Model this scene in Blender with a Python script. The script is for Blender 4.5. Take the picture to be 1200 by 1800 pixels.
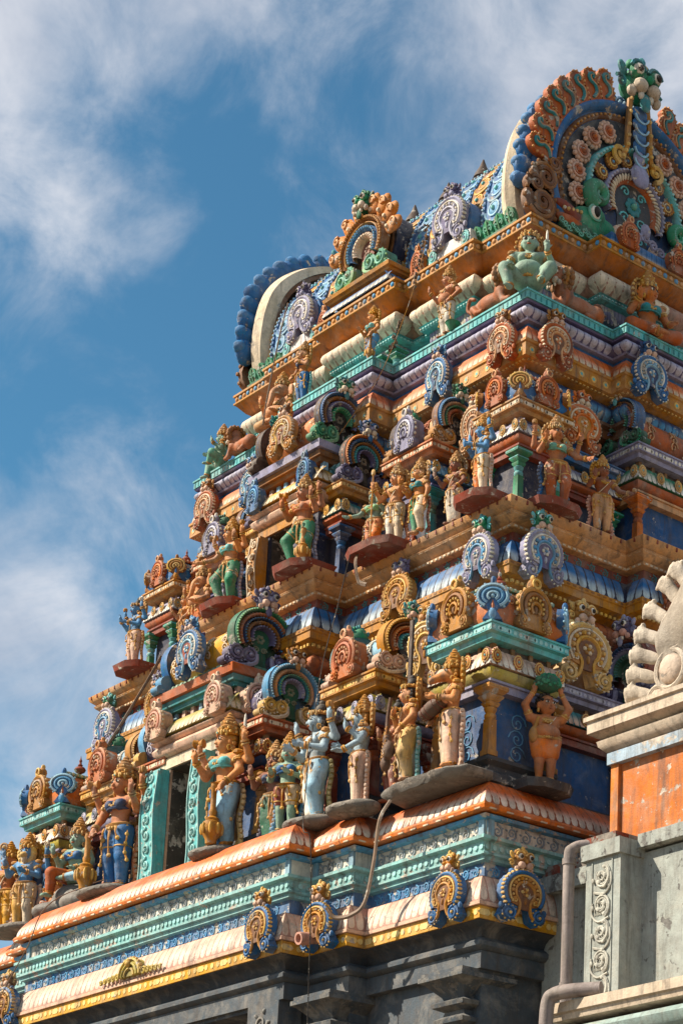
import bpy, math, random
import numpy as np
from mathutils import Matrix, Vector
random.seed(7); RNG = np.random.default_rng(7)
for _o in list(bpy.data.objects): bpy.data.objects.remove(_o)
scene = bpy.context.scene
COL = scene.collection
R = math.radians
PI = math.pi

# ------------------------------------------------------------------ camera
cam_d = bpy.data.cameras.new('camera'); cam = bpy.data.objects.new('camera', cam_d); COL.objects.link(cam)
cam_d.sensor_fit = 'HORIZONTAL'; cam_d.sensor_width = 36.0
cam_d.lens = 3730.39 / 1200 * 36
cam_d.shift_x = (600 - 1275.44) / 1200; cam_d.shift_y = (1665.0 - 900) / 1200
cam_d.clip_start = 0.5; cam_d.clip_end = 6000
cam.matrix_world = Matrix(((0.70924986, 0.16359854, 0.68571142, 31.31481000), (0.70492292, -0.17417809, -0.68756503, -24.10000000), (0.00695127, 0.97102910, -0.23886014, 0.00000000), (0.00000000, 0.00000000, 0.00000000, 1.00000000)))
scene.camera = cam

# ------------------------------------------------------------------ light
SUN_EL, SUN_AZ = 42.0, 36.0       # elevation; azimuth of the light's travel measured from +Y towards +X
_d = Vector((math.sin(R(SUN_AZ)) * math.cos(R(SUN_EL)), math.cos(R(SUN_AZ)) * math.cos(R(SUN_EL)), -math.sin(R(SUN_EL))))
sun_d = bpy.data.lights.new('sun', 'SUN'); sun = bpy.data.objects.new('sun', sun_d); COL.objects.link(sun)
sun_d.energy = 5.0; sun_d.angle = R(0.53); sun_d.color = (1.0, 0.89, 0.73)
sun.rotation_euler = _d.to_track_quat('-Z', 'Y').to_euler(); sun.location = (-20, -30, 60)

world = bpy.data.worlds.new('World'); scene.world = world; world.use_nodes = True
wt = world.node_tree; wt.nodes.clear()
def wn(t, **k):
    n = wt.nodes.new(t)
    for a, b in k.items(): setattr(n, a, b)
    return n
def wl(a, b): wt.links.new(a, b)
w_out = wn('ShaderNodeOutputWorld'); w_bg = wn('ShaderNodeBackground'); wl(w_bg.outputs[0], w_out.inputs[0])
w_sky = wn('ShaderNodeTexSky', sky_type='NISHITA', sun_disc=False)
w_sky.sun_elevation = R(SUN_EL); w_sky.sun_rotation = math.atan2(-_d.x, -_d.y)
w_sky.altitude = 900; w_sky.air_density = 1.0; w_sky.dust_density = 0.6; w_sky.ozone_density = 2.2
w_bg.inputs[1].default_value = 0.076
# clouds: thin torn sheets drifting over the whole sky
tc = wn('ShaderNodeTexCoord'); sep = wn('ShaderNodeSeparateXYZ'); wl(tc.outputs['Generated'], sep.inputs[0])
def wmath(op, a, b=None, clamp=False):
    n = wn('ShaderNodeMath', operation=op); n.use_clamp = clamp
    for i, v in enumerate((a, b)):
        if v is None: continue
        if isinstance(v, (int, float)): n.inputs[i].default_value = v
        else: wl(v, n.inputs[i])
    return n.outputs[0]
zc = wmath('ADD', wmath('ABSOLUTE', sep.outputs[2]), 0.12)
cx = wmath('DIVIDE', sep.outputs[0], zc); cy = wmath('DIVIDE', sep.outputs[1], zc)
cmb = wn('ShaderNodeCombineXYZ'); wl(cx, cmb.inputs[0]); wl(cy, cmb.inputs[1])
def wnoise(vec, scale, detail, rough, dist=0.0):
    n = wn('ShaderNodeTexNoise'); n.inputs['Scale'].default_value = scale; n.inputs['Detail'].default_value = detail
    n.inputs['Roughness'].default_value = rough; n.inputs['Distortion'].default_value = dist; wl(vec, n.inputs['Vector']); return n.outputs['Fac']
def wramp(src, a, b, c=0.0, d=1.0):
    n = wn('ShaderNodeMapRange'); n.interpolation_type = 'SMOOTHSTEP'; n.inputs[1].default_value = a; n.inputs[2].default_value = b; n.inputs[3].default_value = c; n.inputs[4].default_value = d; wl(src, n.inputs[0]); return n.outputs[0]
mp1 = wn('ShaderNodeMapping'); mp1.inputs['Location'].default_value = (4.341, 8.421, 0.597); mp1.inputs['Rotation'].default_value = (0, 0, 0); mp1.inputs['Scale'].default_value = (1.0, 1.0, 1.0); wl(tc.outputs['Generated'], mp1.inputs['Vector'])
big = wnoise(mp1.outputs[0], 5.0, 2.5, 0.5, 0.25)
fine = wnoise(mp1.outputs[0], 15.0, 13, 0.62, 0.45)
den = wmath('ADD', wmath('MULTIPLY', big, 0.66), wmath('MULTIPLY', fine, 0.34))
cov = wramp(den, 0.37, 0.58)
shade = wramp(wnoise(mp1.outputs[0], 9.0, 6, 0.6, 0.3), 0.3, 0.7)
ccol = wn('ShaderNodeMix', data_type='RGBA'); wl(shade, ccol.inputs[0]); ccol.inputs[6].default_value = (3.8, 4.2, 5.0, 1); ccol.inputs[7].default_value = (6.8, 6.8, 7.1, 1)
tint = wn('ShaderNodeMix', data_type='RGBA', blend_type='MULTIPLY'); tint.inputs[0].default_value = 1.0; wl(w_sky.outputs[0], tint.inputs[6]); tint.inputs[7].default_value = (0.55, 1.0, 1.0, 1)
mixs = wn('ShaderNodeMix', data_type='RGBA'); wl(wmath('MULTIPLY', cov, 0.9), mixs.inputs[0]); wl(tint.outputs[2], mixs.inputs[6]); wl(ccol.outputs[2], mixs.inputs[7])
wl(mixs.outputs[2], w_bg.inputs[0])


scene.render.engine = 'CYCLES'
scene.view_settings.view_transform = 'Standard'; scene.view_settings.look = 'None'
scene.view_settings.exposure = 0.8; scene.view_settings.gamma = 1.0
try: scene.view_settings.use_curve_mapping = False
except Exception: pass
scene.cycles.max_bounces = 6; scene.cycles.diffuse_bounces = 4; scene.cycles.glossy_bounces = 2
scene.render.resolution_x = 682; scene.render.resolution_y = 1024

# ------------------------------------------------------------------ colour
def srgb(r, g, b):
    f = lambda c: (c / 255 / 12.92) if c / 255 <= 0.04045 else ((c / 255 + 0.055) / 1.055) ** 2.4
    return (f(r), f(g), f(b))
P = dict(
    orange=srgb(222, 116, 20), rust=srgb(176, 86, 34), redbrown=srgb(136, 58, 40), tan=srgb(214, 142, 92), peach=srgb(214, 158, 106),
    gold=srgb(186, 126, 44), goldd=srgb(146, 92, 36), goldl=srgb(222, 178, 96), yellow=srgb(216, 158, 44), brown=srgb(116, 72, 42), darkbrown=srgb(66, 46, 38),
    cream=srgb(226, 204, 172), white=srgb(232, 222, 204), pink=srgb(220, 178, 152), pinkd=srgb(206, 150, 130), salmon=srgb(198, 112, 60),
    teal=srgb(94, 184, 186), teald=srgb(40, 134, 140), aqua=srgb(158, 214, 212), green=srgb(26, 136, 96), greend=srgb(18, 96, 70), lime=srgb(130, 182, 124),
    seagreen=srgb(104, 172, 148), blue=srgb(24, 102, 160), blued=srgb(18, 60, 106), bluel=srgb(84, 154, 198), sky=srgb(148, 192, 214), navy=srgb(18, 36, 66),
    lav=srgb(148, 146, 176), lavd=srgb(92, 86, 124), lavl=srgb(192, 190, 208), olive=srgb(176, 160, 72), black=srgb(16, 14, 14), slate=srgb(58, 66, 74),
    stone=srgb(70, 82, 92), stoned=srgb(52, 62, 72), cement=srgb(158, 160, 154), concrete=srgb(158, 164, 158), rock=srgb(122, 118, 112), bone=srgb(206, 188, 166),
    skin=srgb(190, 112, 58), skinl=srgb(208, 138, 80), skind=srgb(142, 82, 54), skingreen=srgb(134, 166, 146), skinblue=srgb(74, 140, 190), skinpale=srgb(160, 186, 200),
    pipe=srgb(150, 138, 134), rope=srgb(120, 94, 74), wall=srgb(28, 84, 138), dark=srgb(40, 38, 38), wood=srgb(92, 62, 44))
def mixc(a, b, t): return tuple(a[i] * (1 - t) + b[i] * t for i in range(3))

# ------------------------------------------------------------------ materials (procedural)
def paint_material(name, rough=0.5, wear_gain=1.0, bump=0.25, spec=0.25, plaster=(0.56, 0.49, 0.41), stain=0.78):
    m = bpy.data.materials.new(name); m.use_nodes = True
    t = m.node_tree; t.nodes.clear(); N = t.nodes.new; L = t.links.new
    out = N('ShaderNodeOutputMaterial'); bs = N('ShaderNodeBsdfPrincipled'); L(bs.outputs[0], out.inputs[0])
    at = N('ShaderNodeAttribute'); at.attribute_name = 'Col'
    geo = N('ShaderNodeNewGeometry')
    def noise(scale, detail, rough_=0.6, vec=None, dist=0.0):
        n = N('ShaderNodeTexNoise'); n.inputs['Scale'].default_value = scale; n.inputs['Detail'].default_value = detail
        n.inputs['Roughness'].default_value = rough_; n.inputs['Distortion'].default_value = dist
        L(vec or geo.outputs['Position'], n.inputs['Vector']); return n.outputs['Fac']
    def ramp(src, a, b):
        r = N('ShaderNodeMapRange'); r.inputs[1].default_value = a; r.inputs[2].default_value = b; L(src, r.inputs[0]); return r.outputs[0]
    def mth(op, a, b):
        n = N('ShaderNodeMath'); n.operation = op
        for i, v in enumerate((a, b)):
            if isinstance(v, (int, float)): n.inputs[i].default_value = v
            else: L(v, n.inputs[i])
        return n.outputs[0]
    def mix(f, a, b, mode='MIX'):
        n = N('ShaderNodeMix'); n.data_type = 'RGBA'; n.blend_type = mode
        if isinstance(f, (int, float)): n.inputs[0].default_value = f
        else: L(f, n.inputs[0])
        for i, v in ((6, a), (7, b)):
            if isinstance(v, tuple): n.inputs[i].default_value = (*v, 1)
            else: L(v, n.inputs[i])
        return n.outputs[2]
    # hand-mixed paint: brightness drifts from patch to patch
    hs = N('ShaderNodeHueSaturation'); L(at.outputs['Color'], hs.inputs['Color'])
    L(ramp(noise(2.3, 4), 0.3, 0.75), hs.inputs['Value'])
    vr = N('ShaderNodeMapRange'); vr.inputs[1].default_value = 0.3; vr.inputs[2].default_value = 0.7; vr.inputs[3].default_value = 0.66; vr.inputs[4].default_value = 1.18
    L(noise(3.6, 9, 0.74), vr.inputs[0]); L(vr.outputs[0], hs.inputs['Value'])
    sr = N('ShaderNodeMapRange'); sr.inputs[1].default_value = 0.3; sr.inputs[2].default_value = 0.7; sr.inputs[3].default_value = 1.12; sr.inputs[4].default_value = 0.86
    L(noise(1.3, 3), sr.inputs[0]); L(sr.outputs[0], hs.inputs['Saturation'])
    df = N('ShaderNodeMapRange'); df.inputs[1].default_value = 0.35; df.inputs[2].default_value = 0.68; df.inputs[3].default_value = 0.02; df.inputs[4].default_value = 0.2; L(noise(5.2, 8, 0.72), df.inputs[0])
    c = mix(df.outputs[0], hs.outputs[0], (0.20, 0.145, 0.10))
    # rain stains that run downwards
    mp = N('ShaderNodeMapping'); mp.inputs['Scale'].default_value = (5.5, 5.5, 0.7); L(geo.outputs['Position'], mp.inputs['Vector'])
    st = ramp(noise(1.0, 8, 0.7, mp.outputs[0], 0.6), 0.49, 0.70)
    c = mix(mth('MULTIPLY', st, stain), c, (0.075, 0.06, 0.05))
    # dust specks
    sp = ramp(noise(22.0, 4, 0.75), 0.56, 0.74)
    c = mix(mth('MULTIPLY', sp, 0.5), c, (0.13, 0.10, 0.08))
    # sun-bleached patches
    c = mix(mth('MULTIPLY', ramp(noise(2.1, 7, 0.7, None, 0.5), 0.5, 0.72), 0.30), c, (0.50, 0.43, 0.34))
    # flaked paint shows the plaster; amount in the attribute's alpha
    fl = noise(4.2, 9, 0.68, None, 0.3)
    thr = mth('SUBTRACT', 0.80, mth('MULTIPLY', at.outputs['Alpha'], 0.36 * wear_gain))
    fm = N('ShaderNodeMapRange'); L(fl, fm.inputs[0]); L(thr, fm.inputs[1]); L(mth('ADD', thr, 0.025), fm.inputs[2])
    pl = mix(ramp(noise(9, 5), 0.35, 0.7), plaster, tuple(0.42 * v for v in plaster))
    c = mix(fm.outputs[0], c, pl)
    L(c, bs.inputs['Base Color'])
    rr = N('ShaderNodeMapRange'); rr.inputs[3].default_value = rough - 0.12; rr.inputs[4].default_value = rough + 0.25
    L(noise(7, 5), rr.inputs[0]); L(mth('ADD', rr.outputs[0], mth('MULTIPLY', fm.outputs[0], 0.2)), bs.inputs['Roughness'])
    bs.inputs['Specular IOR Level'].default_value = spec
    bp = N('ShaderNodeBump'); bp.inputs['Strength'].default_value = bump; bp.inputs['Distance'].default_value = 0.02
    hsum = mth('SUBTRACT', mth('ADD', noise(38, 5, 0.7), mth('MULTIPLY', noise(9, 4), 0.8)), mth('MULTIPLY', fm.outputs[0], 0.5))
    L(hsum, bp.inputs['Height']); L(bp.outputs[0], bs.inputs['Normal'])
    return m
M_PAINT = paint_material('painted_plaster', 0.56, 1.0, 0.4)
M_STONE = paint_material('weathered_stone', 0.72, 1.2, 0.5, 0.3, (0.20, 0.19, 0.175), 0.7)
M_RAW = paint_material('raw_cement', 0.85, 1.0, 0.8, 0.2, (0.30, 0.26, 0.22), 0.5)

# ------------------------------------------------------------------ mesh builder
class G:
    def __init__(s): s.V = []; s.F = []; s.C = []; s.n = 0; s.wear = 0.56
    def add(s, V, F, col, M=None, wear=None):
        V = np.asarray(V, float).reshape(-1, 3)
        if M is not None: V = V @ np.array(M)[:3, :3].T + np.array(M)[:3, 3]
        c = np.asarray(col, float)
        if c.ndim == 1: c = np.tile(c, (len(V), 1))
        if c.shape[1] == 3: c = np.hstack([c, np.full((len(V), 1), s.wear if wear is None else wear)])
        s.V.append(V); s.C.append(c); n = s.n
        s.F.extend([tuple(i + n for i in f) for f in F]); s.n += len(V)
        return s
    def merge(s, g, M=None):
        if g.n: s.add(np.vstack(g.V), g.F, np.vstack(g.C), M)
        return s
    def mesh(s, name, smooth=0.75):
        me = bpy.data.meshes.new(name)
        V = np.vstack(s.V); me.from_pydata(V.tolist(), [], s.F)
        a = me.color_attributes.new('Col', 'FLOAT_COLOR', 'POINT'); a.data.foreach_set('color', np.vstack(s.C).astype(np.float32).ravel())
        if smooth:
            me.polygons.foreach_set('use_smooth', np.ones(len(me.polygons), bool))
            me.set_sharp_from_angle(angle=smooth)
        me.update(); return me

def mk(name, data, parent=None, loc=(0, 0, 0), rz=0.0, scale=1.0, mat=None, **props):
    me = data.mesh(name) if isinstance(data, G) else data
    if me is not None and not me.materials: me.materials.append(mat or M_PAINT)
    o = bpy.data.objects.new(name, me); COL.objects.link(o)
    o.location = loc; o.rotation_euler = (0, 0, rz)
    o.scale = (scale,) * 3 if isinstance(scale, (int, float)) else scale
    if parent is not None: o.parent = parent
    for k, v in props.items(): o[k] = v
    return o
def empty(name, loc=(0, 0, 0), rz=0.0, parent=None, **props): return mk(name, None, parent, loc, rz, 1.0, None, **props)
def copy_tree(o, parent=None, loc=None, rz=None, scale=None):
    c = o.copy(); COL.objects.link(c); c.parent = parent
    if loc is not None: c.location = loc
    if rz is not None: c.rotation_euler = (0, 0, rz)
    if scale is not None: c.scale = (scale,) * 3 if isinstance(scale, (int, float)) else scale
    for ch in o.children: copy_tree(ch, c)
    return c

# ------------------------------------------------------------------ shapes
def TR(x=0, y=0, z=0, rx=0, ry=0, rz=0, s=(1, 1, 1)):
    if isinstance(s, (int, float)): s = (s, s, s)
    M = Matrix.Translation((x, y, z))
    if rz: M = M @ Matrix.Rotation(rz, 4, 'Z')
    if ry: M = M @ Matrix.Rotation(ry, 4, 'Y')
    if rx: M = M @ Matrix.Rotation(rx, 4, 'X')
    return M @ Matrix.Diagonal((*s, 1))
def box(x0, x1, y0, y1, z0, z1):
    V = [(x, y, z) for z in (z0, z1) for y in (y0, y1) for x in (x0, x1)]
    return V, [(0, 2, 3, 1), (4, 5, 7, 6), (0, 1, 5, 4), (2, 6, 7, 3), (0, 4, 6, 2), (1, 3, 7, 5)]
_sph = {}
def sphere(c, r, nu=8, nv=6, M=None):
    k = (nu, nv)
    if k not in _sph:
        V = [(0, 0, -1)]
        for j in range(1, nv):
            a = -PI / 2 + PI * j / nv
            for i in range(nu): V.append((math.cos(a) * math.cos(2 * PI * i / nu), math.cos(a) * math.sin(2 * PI * i / nu), math.sin(a)))
        V.append((0, 0, 1)); F = []
        for i in range(nu): F.append((0, 1 + (i + 1) % nu, 1 + i))
        for j in range(nv - 2):
            for i in range(nu):
                a = 1 + j * nu + i; b = 1 + j * nu + (i + 1) % nu; F.append((a, b, b + nu, a + nu))
        t = len(V) - 1
        for i in range(nu): F.append((t, 1 + (nv - 2) * nu + i, 1 + (nv - 2) * nu + (i + 1) % nu))
        _sph[k] = (np.array(V), F)
    V, F = _sph[k]
    r = np.array((r, r, r) if isinstance(r, (int, float)) else r)
    V = V * r
    if M is not None: V = V @ np.array(M)[:3, :3].T
    return V + np.array(c), F
def tube(path, rad, sides=6, closed=False, flat=None):
    """round bar along a path; flat=(normal axis, ratio) squashes it"""
    Pt = np.asarray(path, float); n = len(Pt)
    rad = np.full(n, rad, float) if isinstance(rad, (int, float)) else np.asarray(rad, float)
    T = np.gradient(Pt, axis=0) if not closed else np.roll(Pt, -1, 0) - np.roll(Pt, 1, 0)
    T /= np.linalg.norm(T, axis=1)[:, None] + 1e-12
    up = np.array([0, -1.0, 0]) if abs(T[:, 1]).mean() < 0.7 else np.array([0, 0, 1.0])
    U = np.cross(T, up); U /= np.linalg.norm(U, axis=1)[:, None] + 1e-9
    W = np.cross(T, U)
    V = []; fr = flat or 1.0
    for i in range(sides):
        a = 2 * PI * (i + 0.5) / sides
        V.append(Pt + U * (math.cos(a) * rad)[:, None] + W * (math.sin(a) * rad * fr)[:, None])
    V = np.stack(V, 1).reshape(-1, 3); F = []
    m = n if closed else n - 1
    for j in range(m):
        for i in range(sides):
            a = j * sides + i; b = j * sides + (i + 1) % sides; c = ((j + 1) % n) * sides
            F.append((a, c + i, c + (i + 1) % sides, b))
    if not closed:
        F.append(tuple(range(sides))); F.append(tuple((n - 1) * sides + i for i in reversed(range(sides))))
    return V, F
def lathe(prof, n=16, sq=False):
    """profile [(r,z)] turned round z; sq gives square plan"""
    V = []
    if sq: n = 4
    for r, z in prof:
        for i in range(n):
            a = 2 * PI * i / n + (PI / 4 if sq else 0); k = math.sqrt(2) if sq else 1
            V.append((r * k * math.cos(a), r * k * math.sin(a), z))
    F = [(j * n + i, j * n + (i + 1) % n, (j + 1) * n + (i + 1) % n, (j + 1) * n + i) for j in range(len(prof) - 1) for i in range(n)]
    F.append(tuple(reversed(range(n)))); F.append(tuple((len(prof) - 1) * n + i for i in range(n)))
    return V, F
def plate(poly, y0, y1):
    """polygon in x,z extruded from y0 (front, smaller y) to y1"""
    n = len(poly); V = [(x, y0, z) for x, z in poly] + [(x, y1, z) for x, z in poly]
    ar = sum(poly[i][0] * poly[(i + 1) % n][1] - poly[(i + 1) % n][0] * poly[i][1] for i in range(n))
    F = [tuple(range(n)), tuple(range(2 * n - 1, n - 1, -1))]; F += [((i + 1) % n, i, n + i, n + (i + 1) % n) for i in range(n)]
    if ar < 0: F = [tuple(reversed(f)) for f in F]
    return V, F
def arc(cx, cz, r, a0, a1, n, y=0.0, rz=None):
    rz = rz or r
    return [(cx + r * math.cos(R(a0 + (a1 - a0) * i / (n - 1))), y, cz + rz * math.sin(R(a0 + (a1 - a0) * i / (n - 1)))) for i in range(n)]
def spiral(cx, cz, r0, r1, a0, turns, n=22, y=0.0, sx=1):
    return [(cx + sx * (r0 + (r1 - r0) * (i / (n - 1)) ** 0.8) * math.cos(a0 + turns * 2 * PI * i / (n - 1)), y,
             cz + (r0 + (r1 - r0) * (i / (n - 1)) ** 0.8) * math.sin(a0 + turns * 2 * PI * i / (n - 1))) for i in range(n)]
def catmull(pts, k=6):
    pts = [np.array(p, float) for p in pts]; pts = [2 * pts[0] - pts[1]] + pts + [2 * pts[-1] - pts[-2]]
    out = []
    for i in range(1, len(pts) - 2):
        a, b, c, d = pts[i - 1:i + 3]
        for j in range(k):
            t = j / k; out.append(0.5 * (2 * b + (c - a) * t + (2 * a - 5 * b + 4 * c - d) * t * t + (3 * b - a - 3 * c + d) * t ** 3))
    out.append(pts[-2]); return np.array(out)

# plans: half-steps from the centre outwards -> closed counter-clockwise polygon
def plan(a, b, A=None, B=None):
    A = A or [(a, 0)]; B = B or [(b, 0)]
    q = []                                              # quadrant near the camera: x>0, y<0, from A centre to B centre
    for i, (x, d) in enumerate(A):
        if i: q.append((A[i - 1][0], -(b + d)))
        q.append((x if i < len(A) - 1 else a + B[-1][1], -(b + d)))
    q[-1] = (a + B[-1][1], -(b + A[-1][1]))
    Bs = B[::-1]
    for i, (y, d) in enumerate(Bs[1:]):
        q.append((a + Bs[i][1], -y)); q.append((a + d, -y))
    m = [(x, -y) for x, y in reversed(q)]
    r = q + m
    return r + [(-x, y) for x, y in reversed(r)]
def offset(poly, o):
    n = len(poly); out = []
    for i in range(n):
        p0, p1, p2 = poly[i - 1], poly[i], poly[(i + 1) % n]
        def nrm(a, b):
            dx, dy = b[0] - a[0], b[1] - a[1]; l = math.hypot(dx, dy) or 1; return (dy / l, -dx / l)
        n1, n2 = nrm(p0, p1), nrm(p1, p2)
        if abs(n1[0] * n2[0] + n1[1] * n2[1]) > 0.9: out.append((p1[0] + n1[0] * o, p1[1] + n1[1] * o))
        else: out.append((p1[0] + (n1[0] + n2[0]) * o, p1[1] + (n1[1] + n2[1]) * o))
    return out
def sweep(g, poly, prof, col, wear=None, cap_top=False, cap_bot=False):
    """moulding: profile [(out, z)] carried round the plan; col one colour or one for each profile point"""
    n = len(poly); V = []; C = []
    for k, (o, z) in enumerate(prof):
        for x, y in offset(poly, o): V.append((x, y, z))
        C += [col[k] if isinstance(col, list) else col] * n
    F = []
    for k in range(len(prof) - 1):
        for i in range(n):
            j = (i + 1) % n; F.append((k * n + i, k * n + j, (k + 1) * n + j, (k + 1) * n + i))
    if cap_top: F.append(tuple((len(prof) - 1) * n + i for i in range(n)))
    if cap_bot: F.append(tuple(reversed(range(n))))
    g.add(V, F, C, wear=wear); return g
def edges_AB(poly, o=0.0, faces='AB'):
    """straight runs that look towards A (-Y) or B (+X), also the short returns"""
    q = offset(poly, o); n = len(q); out = []
    for i in range(n):
        (x0, y0), (x1, y1) = q[i], q[(i + 1) % n]
        dx, dy = x1 - x0, y1 - y0; l = math.hypot(dx, dy)
        if l < 0.02: continue
        if dx > 0.01 and abs(dy) < 1e-6 and y0 < 0: out.append(('A', x0, y0, l, 0.0))
        if dy > 0.01 and abs(dx) < 1e-6 and x0 > -99: out.append(('B', x0, y0, l, PI / 2))
    return out

# ------------------------------------------------------------------ implicit sculpting
class Clay:
    def __init__(s, k=0.02): s.p = []; s.k = k
    def cap(s, a, b, ra, rb, col, k=None, tag=0): s.p.append(('c', np.array(a, float), np.array(b, float), ra, rb, col, s.k if k is None else k)); return s
    def ell(s, c, r, col, k=None, M=None):
        r = np.array((r, r, r) if isinstance(r, (int, float)) else r, float)
        s.p.append(('e', np.array(c, float), r, None if M is None else np.array(M)[:3, :3], None, col, s.k if k is None else k)); return s
    def _d(s, p, X):
        if p[0] == 'c':
            a, b, ra, rb = p[1:5]; ba = b - a; L2 = ba @ ba + 1e-12
            h = np.clip(((X - a) @ ba) / L2, 0, 1)
            return np.linalg.norm(X - a - h[..., None] * ba, axis=-1) - (ra + (rb - ra) * h)
        c, r, M = p[1:4]; Q = X - c
        if M is not None: Q = Q @ M
        k0 = np.linalg.norm(Q / r, axis=-1); k1 = np.linalg.norm(Q / (r * r), axis=-1) + 1e-9
        return k0 * (k0 - 1) / k1
    def _bb(s, p):
        if p[0] == 'c':
            m = max(p[3], p[4]); return np.minimum(p[1], p[2]) - m, np.maximum(p[1], p[2]) + m
        m = p[2].max() if p[3] is not None else p[2]; return p[1] - m, p[1] + m
    def build(s, h, warp=None, wear=0.3):
        lo = np.min([s._bb(p)[0] for p in s.p], 0) - 3 * h; hi = np.max([s._bb(p)[1] for p in s.p], 0) + 3 * h
        n = np.ceil((hi - lo) / h).astype(int) + 1
        D = np.full(n, 4 * h * 3.0)
        ax = [lo[i] + h * np.arange(n[i]) for i in range(3)]
        for p in s.p:
            a, b = s._bb(p); m = 3 * h + p[6]
            i0 = np.maximum(((a - m - lo) / h).astype(int), 0); i1 = np.minimum(((b + m - lo) / h).astype(int) + 2, n)
            sl = tuple(slice(i0[i], i1[i]) for i in range(3))
            X = np.stack(np.meshgrid(*[ax[i][sl[i]] for i in range(3)], indexing='ij'), -1)
            d = s._d(p, X); e = D[sl]; k = max(p[6], 1e-5)
            q = np.maximum(k - np.abs(d - e), 0) / k
            D[sl] = np.minimum(d, e) - q * q * k * 0.25
        V, F = nets(D, lo, h)
        dd = np.stack([s._d(p, V) for p in s.p], 1); ci = dd.argmin(1)
        C = np.array([p[5] for p in s.p])[ci]
        if warp is not None: V = warp(V)
        g = G(); g.wear = wear; g.add(V, F, C); return g
def nets(D, lo, h):
    S = D < 0; nx, ny, nz = D.shape
    cor = [(i, j, k) for i in (0, 1) for j in (0, 1) for k in (0, 1)]
    sh = lambda A, c: A[c[0]:nx - 1 + c[0], c[1]:ny - 1 + c[1], c[2]:nz - 1 + c[2]]
    cnt = sum(sh(S, c).astype(np.int8) for c in cor)
    mask = (cnt > 0) & (cnt < 8); I = np.argwhere(mask)
    idx = np.full(mask.shape, -1); idx[mask] = np.arange(len(I))
    acc = np.zeros((len(I), 3)); num = np.zeros(len(I))
    for a in cor:
        for b in cor:
            if sum(abs(a[i] - b[i]) for i in range(3)) != 1 or a > b: continue
            da = D[I[:, 0] + a[0], I[:, 1] + a[1], I[:, 2] + a[2]]; db = D[I[:, 0] + b[0], I[:, 1] + b[1], I[:, 2] + b[2]]
            x = (da < 0) != (db < 0); t = np.where(x, da / np.where(x, da - db, 1), 0)
            acc += np.where(x[:, None], np.array(a) + t[:, None] * (np.array(b) - np.array(a)), 0); num += x
    V = lo + h * (I + acc / num[:, None]); F = []
    for ax in range(3):
        o = [np.array((1, 0, 0)), np.array((0, 1, 0)), np.array((0, 0, 1))]
        e = o[ax]; u = o[(ax + 1) % 3]; v = o[(ax + 2) % 3]
        A = S[:nx - e[0], :ny - e[1], :nz - e[2]]; Bq = S[e[0]:, e[1]:, e[2]:]
        J = np.argwhere(A != Bq)
        J = J[(J[:, (ax + 1) % 3] > 0) & (J[:, (ax + 2) % 3] > 0) & np.all(J < np.array(D.shape) - 1, 1)]
        ins = S[J[:, 0], J[:, 1], J[:, 2]]
        g = lambda d: idx[J[:, 0] - d[0], J[:, 1] - d[1], J[:, 2] - d[2]]
        q = np.stack([g(u + v), g(v), g(u * 0), g(u)], 1)
        q[~ins] = q[~ins][:, ::-1]
        F.append(q)
    F = np.vstack(F); F = F[(F >= 0).all(1)]
    return V, [tuple(f) for f in F.tolist()]

# ------------------------------------------------------------------ ornaments: each faces -Y, stands on z=0
def yali(head, cheek, horn, s=1.0):
    """guardian-mask: bulging eyes, round cheeks, curled crest, tongue"""
    g = G(); B = P['black']; Wt = P['white']
    g.add(*sphere((0, 0.02, 0.34), (0.26, 0.22, 0.26), 10, 7), head)
    g.add(*sphere((0, 0.10, 0.28), (0.30, 0.16, 0.22), 8, 6), head)
    for sx in (-1, 1):
        g.add(*sphere((sx * 0.17, -0.15, 0.42), 0.125, 8, 6), head)
        g.add(*sphere((sx * 0.18, -0.205, 0.42), (0.095, 0.08, 0.095), 8, 6), Wt)
        g.add(*sphere((sx * 0.185, -0.255, 0.415), (0.062, 0.05, 0.062), 8, 6), B)
        g.add(*tube(arc(sx * 0.17, 0.43, 0.135, 10, 170, 8, -0.19), 0.035, 5), horn)
        g.add(*sphere((sx * 0.13, -0.2, 0.17), (0.125, 0.11, 0.115), 8, 6), cheek)
        g.add(*sphere((sx * 0.25, -0.13, 0.07), (0.08, 0.08, 0.09), 7, 5), cheek)
        g.add(*sphere((sx * 0.10, -0.18, 0.03), (0.05, 0.05, 0.07), 6, 5), Wt)
        g.add(*sphere((sx * 0.33, 0.0, 0.48), (0.07, 0.06, 0.13), 7, 5, Matrix.Rotation(sx * 0.5, 3, 'Y')), horn)
        g.add(*tube(spiral(sx * 0.36, 0.24, 0.11, 0.02, 0.5, 1.3, 12, -0.02, sx), 0.032, 5), horn)
        g.add(*sphere((sx * 0.12, -0.02, 0.60), (0.075, 0.08, 0.1), 7, 5), horn)
        g.add(*sphere((sx * 0.22, -0.04, 0.57), (0.06, 0.07, 0.075), 7, 5), head)
    g.add(*sphere((0, -0.25, 0.29), (0.07, 0.08, 0.07), 7, 5), head)
    g.add(*sphere((0, -0.05, 0.66), (0.07, 0.08, 0.12), 7, 5), horn)
    g.add(*sphere((0, -0.13, 0.55), (0.06, 0.05, 0.06), 7, 5), P['goldl'])
    g.add(*sphere((0, -0.17, -0.06), (0.11, 0.05, 0.16), 7, 5), horn)
    return g
_YC = {}
def yali_mesh(head, cheek, horn):
    k = (head, cheek, horn)
    if k not in _YC:
        _YC[k] = yali(P[head], P[cheek], P[horn]).mesh('yali_head'); _YC[k].materials.append(M_PAINT)
    return _YC[k]
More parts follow.
